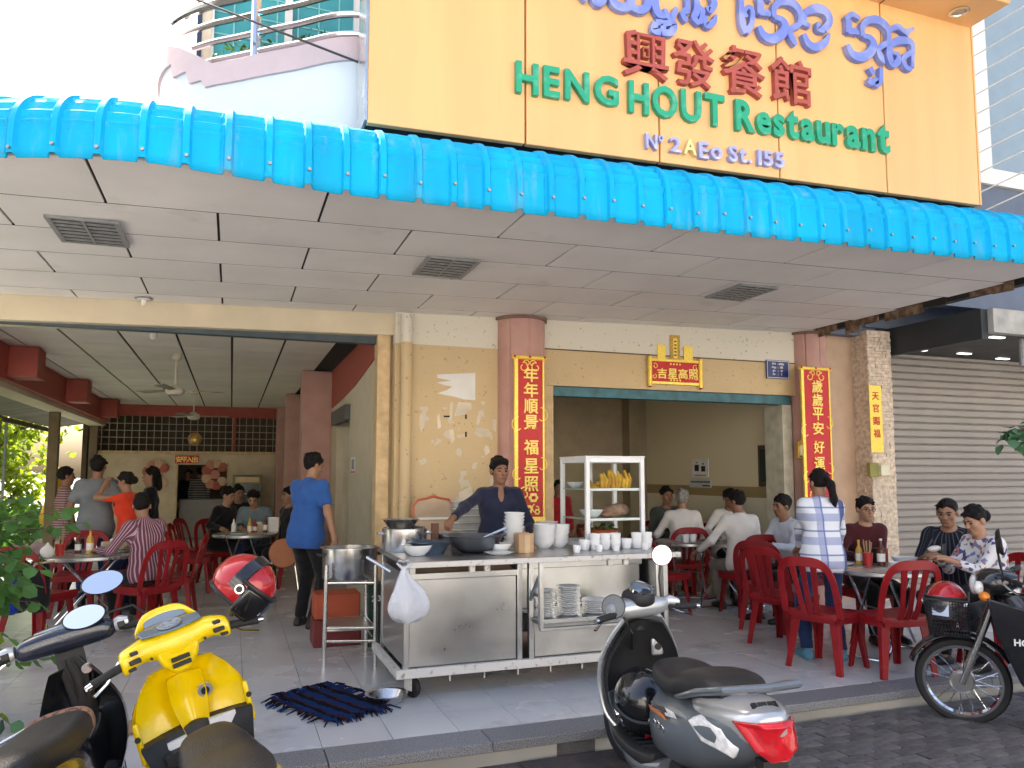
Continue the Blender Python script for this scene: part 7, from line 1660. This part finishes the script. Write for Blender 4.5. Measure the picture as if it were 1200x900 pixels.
arcf(.305, 20, 150, .055, m_bkpaint, 'front_fender'); MB().tube([(.055, .62 + .315*math.cos(a), .285 + .315*math.sin(a)) for a in np.linspace(.5, 2.5, 14)], .006, 6).obj('fender_trim', m_chrome, Q)
shield('leg_shield', m_bkpaint, Q, [(.22, .16, .13), (.34, .27, .19), (.50, .345, .215), (.66, .38, .20), (.80, .385, .12), (.88, .38, .07)], .16, .03)
for s in (-1, 1):
    b = MB(); pl = [(.46, .88), (.42, .66), (.30, .36), (.14, .14), (-.06, .20), (-.02, .42), (.10, .60), (.22, .82)]; b.prism([(p[0], p[1]) for p in pl], .03, Matrix(((0, s, 0, s*.155), (1, 0, 0, 0), (0, 0, 1, 0), (0, 0, 0, 1)))); b.obj('side_fairing', m_bkpaint, Q, bevel=.012)
    text_on(Q, 'HONDA', .055, (s*.197, .22, .60), (0, R(-20) if False else 0, R(90*s)), m_wp, .002)
    b = MB(); b.prism([(.12, .50), (.05, .40), (-.03, .33), (-.04, .36), (.03, .44), (.09, .52)], .004, Matrix(((0, s, 0, s*.187), (1, 0, 0, 0), (0, 0, 1, 0), (0, 0, 0, 1)))); b.obj('side_slot', m_silver, Q)
body('headlight_cowl', [(.52, .93, .05, .05), (.49, .94, .10, .085), (.42, .95, .12, .09), (.34, .96, .10, .07), (.28, .97, .05, .04)], m_bkpaint, Q, 2.5)
MB().ell((0, .525, .93), (.075, .03, .065), 16, 10).obj('headlight', m_clearlens, Q)
for s in (-1, 1): MB().ell((s*.125, .47, .88), (.05, .035, .033), 14, 8).obj('turn_signal', m_orlens, Q); MB().ell((s*.10, .50, .93), (.03, .03, .045), 12, 8).obj('position_lamp', m_clearlens, Q)
Ms = bars(Q, Vector((0, .36, 1.0)), .34, .0, .10)
mirror(Q, Ms @ Vector((-.18, .0, .02)), Ms @ Vector((-.20, .02, .12)), Ms @ Vector((-.22, .0, .22)), .055, (0, -1, .1)); mirror(Q, Ms @ Vector((.18, .0, .02)), Ms @ Vector((.20, .02, .12)), Ms @ Vector((.22, .0, .22)), .055, (0, -1, .1))
body('under_body', [(.20, .40, .08, .12), (0, .42, .09, .14), (-.3, .46, .12, .14), (-.7, .58, .10, .10)], m_bkpaint, Q, 3); body('seat', [(.0, .70, .08, .04), (-.2, .74, .13, .06), (-.6, .78, .13, .06), (-.8, .80, .08, .03)], m_seat, Q, 2.8)
MB().box(-.11, .11, -.2, .14, .16, .36).obj('engine', m_steel2, Q, bevel=.03)
b = MB(); b.tube([(.17, .14, .50), (.22, .16, .56), (.20, .20, .66), (.17, .22, .60)], .008, 6); b.obj('lock_cable', m_white, Q); MB().box(-.21, -.185, .17, .20, .62, .66).obj('padlock', m_gold, Q, bevel=.004)
# wire basket with a red helmet inside
bk = MB(); bx0, bx1, by0, by1, bz0, bz1 = -.15, .15, .56, .82, .60, .84
def gridwall(b, p00, p10, p01, p11, nu, nv, r=.0022):
    p00, p10, p01, p11 = map(Vector, (p00, p10, p01, p11))
    for i in range(nu + 1): u = i/nu; b.cyl(p00.lerp(p10, u), p01.lerp(p11, u), r, n=4)
    for j in range(nv + 1): v = j/nv; b.cyl(p00.lerp(p01, v), p10.lerp(p11, v), r, n=4)
t_ = .025
for (a, c, d, e) in (((bx0+t_, by0, bz0), (bx1-t_, by0, bz0), (bx0, by0, bz1), (bx1, by0, bz1)), ((bx0+t_, by1-t_, bz0), (bx1-t_, by1-t_, bz0), (bx0, by1, bz1), (bx1, by1, bz1)), ((bx0+t_, by0, bz0), (bx0+t_, by1-t_, bz0), (bx0, by0, bz1), (bx0, by1, bz1)), ((bx1-t_, by0, bz0), (bx1-t_, by1-t_, bz0), (bx1, by0, bz1), (bx1, by1, bz1)), ((bx0+t_, by0, bz0), (bx1-t_, by0, bz0), (bx0+t_, by1-t_, bz0), (bx1-t_, by1-t_, bz0))): gridwall(bk, a, c, d, e, 14, 11)
stuff(bk.obj('basket_mesh', m_black, Q)); MB().tube([(bx0, by0, bz1), (bx1, by0, bz1), (bx1, by1, bz1), (bx0, by1, bz1)], .007, 8, loop=True).obj('basket_rim', m_black, Q); MB().tube([(0, .50, .72), (0, by0, .66)], .012, 8).obj('basket_bracket', m_black, Q)
QW = Matrix.Translation(Q.location) @ Q.rotation_euler.to_matrix().to_4x4()
H3 = helmet('helmet', 'red helmet with clear visor sitting in the black motorbike basket', QW @ Matrix.Translation((0, .69, .80)) @ Euler((R(8), 0, R(75))).to_matrix().to_4x4() @ Matrix.Scale(1.05, 4), m_helred, mat('visor_smoke', (.06, .06, .07), .1, alpha=.8, coat=.6))
lamp_patch('decal', mat('decal_pale', (.55, .62, .80), .4), [(-.05, .135, .04), (.04, .137, .04), (.045, .14, -.08), (-.055, .14, -.08)], H3, .003, (0, 1, 0))
# ================================================================ TREES, PLANTS, STREET OPPOSITE
def leaf_mat(name, c, tr=.35):
    m = mat(name, c, .45, var=.35, scale=3, rnd=.25, spec=.4); n = m.node_tree.nodes; l = m.node_tree.links; b = n['Principled BSDF']
    t = n.new('ShaderNodeBsdfTranslucent'); t.inputs[0].default_value = (c[0]*2.6, c[1]*2.2, c[2]*.8, 1); mx = n.new('ShaderNodeMixShader'); mx.inputs[0].default_value = tr
    l.new(b.outputs[0], mx.inputs[1]); l.new(t.outputs[0], mx.inputs[2]); l.new(mx.outputs[0], n['Material Output'].inputs[0]); return m
m_leaf = leaf_mat('leaf_green', (.075, .19, .06)); m_leafy = leaf_mat('leaf_yellow_green', (.14, .22, .03), .5); m_leafd = leaf_mat('leaf_dark', (.03, .075, .02), .3); m_bark = mat('bark', (.11, .085, .06), .9, var=.3, scale=12, bump=.6, bscale=30)
def leaf_verts(c, d, w, ln, up):
    d = d.normalized(); s = d.cross(up); s = s.normalized() if s.length > 1e-4 else Vector((1, 0, 0)); n = s.cross(d)
    return [c, c + d*ln*.35 + s*w*.5 + n*w*.10, c + d*ln*.75 + s*w*.36 + n*w*.05, c + d*ln - n*ln*.08, c + d*ln*.75 - s*w*.36 + n*w*.05, c + d*ln*.35 - s*w*.5 + n*w*.10, c + d*ln*.5 - n*w*.04]
LF = [(0, 1, 6), (1, 2, 6), (2, 3, 6), (3, 4, 6), (4, 5, 6), (5, 0, 6)]
def rv(): return Vector((random.gauss(0, 1), random.gauss(0, 1), random.gauss(0, 1))).normalized()
def tree(label, x, y, h, cr, n, m, ls=.16, lean=0., low=.45, grp='trees beyond the open side of the hall'):
    t = thing('tree', label, 'tree', (x, y, -.03), 0, grp)
    MB().tube([(0, 0, 0), (lean*.3, .05, h*.25), (lean*.6, -.04, h*.5), (lean, 0, h*.8)], [.17, .13, .10, .04], 9).obj('trunk', m_bark, t)
    cl = []
    for k in range(9):
        a = k * 2.4 + random.random(); z = h * (low + (.92 - low) * k / 8); r = cr * random.uniform(.35, .8) * (1 - .35 * abs(k/8 - .4)); e = Vector((lean + r*math.cos(a), r*math.sin(a), z + .25))
        MB().tube([(lean * z / h, 0, z - .5), Vector((lean, 0, z - .3)).lerp(e, .5), e], [.05, .035, .012], 6).obj('limb', m_bark, t); cl += [(e, cr*.45), (Vector((lean, 0, z - .2)).lerp(e, .55), cr*.35)]
    b = MB()
    for i in range(n):
        c0, rr = random.choice(cl); c = c0 + rv() * rr * random.random() ** .5 * (1.0 if random.random() < .85 else 1.5); b.add(leaf_verts(c, rv() + Vector((0, 0, -.4)), ls*.5*random.uniform(.7, 1.2), ls*random.uniform(.7, 1.2), rv()), LF)
    stuff(b.obj('crown', m, t, smooth=False)); return t
tree('leafy yellow green tree just outside the hall posts', -5.0, 14.0, 4.6, 1.5, 3200, m_leafy, .17)
tree('dense green tree outside the left edge of the hall', -5.2, 10.8, 4.4, 1.5, 3200, m_leaf, .17, .2)
tree('dark green tree behind the yellow green one', -7.4, 17.6, 6.0, 2.0, 3200, m_leafd, .22)
tree('pale sunlit tree beyond the back post of the hall', -6.4, 23.5, 5.2, 1.9, 3200, m_leafy, .22)
tree('bushy green tree at the back corner of the hall', -4.9, 19.6, 3.8, 1.4, 2600, m_leafy, .18, .1, .3)
tree('round green tree far behind the hall', -9.6, 27, 6.5, 2.6, 3000, m_leaf, .28)
tree('wide green tree far to the left of the hall', -11.0, 21.0, 6.5, 2.8, 3000, m_leaf, .28)
tree('low leafy tree between the trunks outside the hall', -6.6, 12.6, 3.4, 1.7, 3000, m_leafd, .2, 0, .22)
tree('tall street tree whose leaves tip into the picture at upper left', -3.9, 8.2, 6.6, .8, 1300, m_leafy, .15, .25, .72, 'street trees')
# low hedge mass and wall outside the open side
hg = MB()
for i in range(9000): c = Vector((random.uniform(-5.6, -3.7), random.uniform(8, 22), 0)); c.z = random.random() ** .7 * .8 + .0; hg.add(leaf_verts(c, rv(), .07, .13, rv()), LF)
stuff(hg.obj('hedge', m_leaf, None, smooth=False), 'low green hedge along the open side of the hall', 'hedge')
wl = thing('garden_wall', 'grey boundary wall seen between the trees beyond the hall', 'wall', (0, 0, 0)); MB().box(-13, -12.8, 6, 34, 0, 2.6).obj('wall', mat('pale_wall', (.5, .5, .46), .7), wl); MB().box(-13.04, -12.76, 6, 34, 2.6, 2.7).obj('coping', m_white, wl)
aw = thing('side_awning', 'grey slatted awning outside the left side of the hall', 'awning', (0, 0, 0))
sl_ = MB().box(-.8, 0, -.11, .11, 0, .02).mesh('awning_slat', mat('awning_slat', (.16, .15, .13), .7, rnd=.2), False)
for i in range(50): o = link('awning_slat', sl_, aw, (-3.02, 8.1 + .235 * i, 2.68)); o.rotation_euler = (0, R(-9), 0)
MB().box(-3.85, -3.79, 8.0, 19.8, 2.45, 2.53).obj('awning_beam', m_bark, aw)
for yy in (8.2, 12, 16, 19.6): MB().box(-3.84, -3.80, yy, yy + .05, -.03, 2.45).obj('awning_post', m_lamp, aw)
# leafy bush in the left foreground: stems with individual leaflets
bush = thing('leafy_bush', 'round leaved green bush growing at the left edge before the hall', 'bush', (-1.72, 5.8, 0))
MB().lathe([(0, 0), (.12, 0), (.16, .18), (.17, .22), (.16, .22), (.14, .19), (0, .18)], n=24).obj('pot', mat('dark_pot', (.05, .055, .05), .8), bush)
lm = []
for k in range(4):
    b = MB(); w = .082; ln = (.10, .115, .09, .105)[k]
    b.add(leaf_verts(Vector((0, 0, 0)), Vector((0, 1, 0)), w, ln, Vector((0, .1, 1))), LF); lm.append(b.mesh('leaf', (m_leaf, m_leaf, mat('leaf_bluegreen', (.075, .18, .085), .45, rnd=.3), m_leafy)[k], True, 80))
sprays = []
for i in range(104):
    a = random.uniform(0, 6.28); el = random.uniform(-.1, 1.2); L = random.uniform(.35, .85); d = Vector((math.cos(a)*math.cos(el), math.sin(a)*math.cos(el), math.sin(el)))
    base = Vector((random.uniform(-.12, .12), random.uniform(-.12, .12), random.uniform(.18, 1.15))); tip = base + d*L + Vector((0, 0, -.12*math.cos(el))); mid = base.lerp(tip, .5) + Vector((0, 0, .10)); sprays.append((base, mid, tip))
stb = MB()
for (a, c, e) in sprays: stb.tube([Vector((0, 0, .18)).lerp(a, .3), a, c, e], [.008, .006, .004, .002], 5)
stuff(stb.obj('stems', m_bark, bush))
def bez(a, c, e, t): return a*(1-t)**2 + c*2*t*(1-t) + e*t*t
cand = []
for (a, c, e) in sprays:
    for k in range(13):
        t = .12 + .88 * k / 12; p = bez(a, c, e, t); tg = (bez(a, c, e, min(1, t + .05)) - bez(a, c, e, t - .05)).normalized(); sd_ = tg.cross(Vector((0, 0, 1))).normalized() * (1 if k % 2 else -1)
        cand.append((p, (sd_ + tg*.6 + Vector((0, 0, random.uniform(-.5, .15)))).normalized()))
random.shuffle(cand); bw = Vector((-1.72, 5.8, 0)); sc_ = sorted(cand, key=lambda q: (q[0] + bw).dot(_f)); restb = MB()
for i, (p, d) in enumerate(sc_):
    if i < 290:
        o = link('leaf', random.choice(lm), bush, p); o.rotation_mode = 'QUATERNION'; from_q = (d + Vector((0, 0, -.45))).normalized(); o.rotation_quaternion = from_q.to_track_quat('Y', 'Z') @ Euler((0, random.gauss(0, .9), 0)).to_quaternion(); q = random.uniform(.8, 1.25); o.scale = (q, q, q)
    else: restb.add(leaf_verts(p, d + Vector((0, 0, -.45)), .08*random.uniform(.8, 1.2), .105*random.uniform(.8, 1.2), rv()), LF)
stuff(restb.obj('far_leaf', m_leaf, bush, smooth=False))
# branch hanging in at the right edge
tr = thing('leafy_branch_tree', 'street tree sending a leafy twig in at the right edge before the shutter', 'tree', (4.45, 3.2, -.13), 0, 'street trees')
MB().tube([(.5, -.2, 0), (.45, -.15, 1.2), (.55, -.1, 2.6), (.9, -.1, 4.6), (2.0, -.5, 6.4)], [.10, .09, .08, .06, .04], 9).obj('trunk', m_bark, tr)
tp = at_d(1178, 512, 5.0) - tr.location; MB().tube([(.5, -.12, 2.05), (.15, -.02, 2.0), tp], [.02, .012, .004], 6).obj('twig', m_bark, tr)
for i in range(60):
    t = random.uniform(.3, 1.0); p = Vector((.5, -.12, 2.05)).lerp(tp, t) + Vector((random.gauss(0, .03), random.gauss(0, .03), random.gauss(0, .045)))
    o = link('leaf', lm[2], tr, p); o.rotation_mode = 'QUATERNION'; o.rotation_quaternion = (rv() + Vector((-.8, 0, -.5))).normalized().to_track_quat('Y', 'Z'); o.scale = (.9, .9, .9)
cr = MB()
for i in range(1500): c = Vector((2.2, -.6, 6.6)) + rv() * 1.4 * random.random() ** .5; cr.add(leaf_verts(c, rv(), .08, .15, rv()), LF)
stuff(cr.obj('crown', m_leafd, tr, smooth=False))
# small cart with a white frame behind the bush, yellow jackets of a shrine outside
t = thing('white_stand', 'white framed stand half hidden behind the bush', 'stand', (-2.35, 7.6, 0))
for x in (-.25, .22):
    for y in (-.2, .2): MB().box(x, x + .04, y, y + .04, 0, 1.78).obj('upright', m_white, t)
MB().box(-.27, .28, -.22, .26, 1.78, 1.84).obj('top', m_lamp, t); MB().box(-.21, .22, -.16, .2, .9, .93).obj('shelf', m_white, t); MB().box(-.21, .22, .16, .19, .1, 1.7).obj('back', mat('stand_back', (.25, .27, .25), .4), t)
t = thing('round_sign', 'small red and white round sign at the left edge', 'sign', (-2.10, 7.35, 1.86)); MB().lathe([(0, -.01), (.15, -.01), (.15, .01), (0, .01)], n=28, M=Matrix.Rotation(math.pi/2, 4, 'X')).obj('disc', m_white, t)
MB().prism([(.145*math.cos(a), .145*math.sin(a)) for a in np.linspace(.2, math.pi - .2, 16)], .006, Matrix.Translation((0, -.018, 0))).obj('red_segment', m_red, t); MB().lathe([(0, -.005), (.05, -.005), (.05, .005), (0, .005)], (0, -.016, -.04), 18, Matrix.Rotation(math.pi/2, 4, 'X')).obj('emblem', m_lamp, t)
t = thing('parasol', 'closed golden yellow parasol outside the hall', 'parasol', (at_y(64, 600, 17).x, 17, 0)); t.scale = (1, 1, .72); MB().lathe([(.03, .75), (.24, .8), (.26, .95), (.16, 1.5), (.08, 2.0), (.02, 2.2)], n=14).obj('cloth', mat('golden_cloth', (.70, .38, .03), .8), t); MB().cyl((0, 0, -.03), (0, 0, 2.3), .02, n=8).obj('pole', m_bark, t)
# houses on the other side of the street: they bounce daylight back and stand in the mirrors
for i, (x0, x1, h, c) in enumerate(((-26, -13, 9, (.70, .65, .56)), (-12.8, 0, 11, (.76, .74, .70)), (.2, 13, 8.5, (.72, .66, .56)), (13.2, 28, 10.5, (.68, .66, .62)))):
    t = thing('opposite_house', ('ochre', 'white', 'tan', 'grey')[i] + ' house on the far side of the street', 'house', (0, 0, 0)); m = mat('opposite_paint_%s' % ('ochre', 'white', 'tan', 'grey')[i], c, .7, var=.06, scale=.6)
    MB().box(x0, x1, -26, -17, -.15, h).obj('wall', m, t); MB().box(x0 - .15, x1 + .15, -26.1, -16.7, h, h + .3).obj('roof', m_white, t)
    nx = int((x1 - x0) / 2.6)
    for r_ in range(int(h // 3)):
        for k in range(nx):
            xx = x0 + .9 + 2.6 * k; f = MB().box(xx, xx + 1.4, -17.0, -16.93, r_*3 + .7, r_*3 + 2.3).obj('window', m_white, t); MB().box(xx + .08, xx + 1.32, -16.93, -16.91, r_*3 + .78, r_*3 + 2.22).obj('pane', m_dash, f)
struct(MB().box(-60, 60, -16.6, -11.5, -.13, -.02).obj('far_pavement', mat('far_paving', (.42, .40, .36), .8, var=.1, scale=.8)))
# service cable by the balcony
t = thing('cable_line', 'thin black cable crossing before the balcony', 'cable', (0, 0, 0)); MB().tube([(-1.9, 6.6, 5.45), (-.5, 5.6, 4.9), (.68, 4.75, 4.15)], .008, 6).obj('cable', m_black, t)

for x_, y_, n_, lb in ((-.02, 5.68, 160, 'little leafy plant behind the balcony rail, left one'), (.22, 5.50, 120, 'little leafy plant behind the balcony rail, middle one'), (.50, 5.34, 200, 'little leafy plant behind the balcony rail, right one')):
    t = thing('balcony_plant', lb, 'plant', (x_, y_ + .12, 4.2), 0, 'plants on the balcony'); MB().lathe([(0, 0), (.07, 0), (.09, .15), (0, .14)], n=12).obj('pot', m_brown, t); b = MB()
    for i in range(n_): b.add(leaf_verts(Vector((random.gauss(0, .09), random.gauss(0, .06), .15 + .34 * random.random())), rv(), .022, .05, rv()), LF)
    stuff(b.obj('foliage', m_leafd, t, smooth=False))
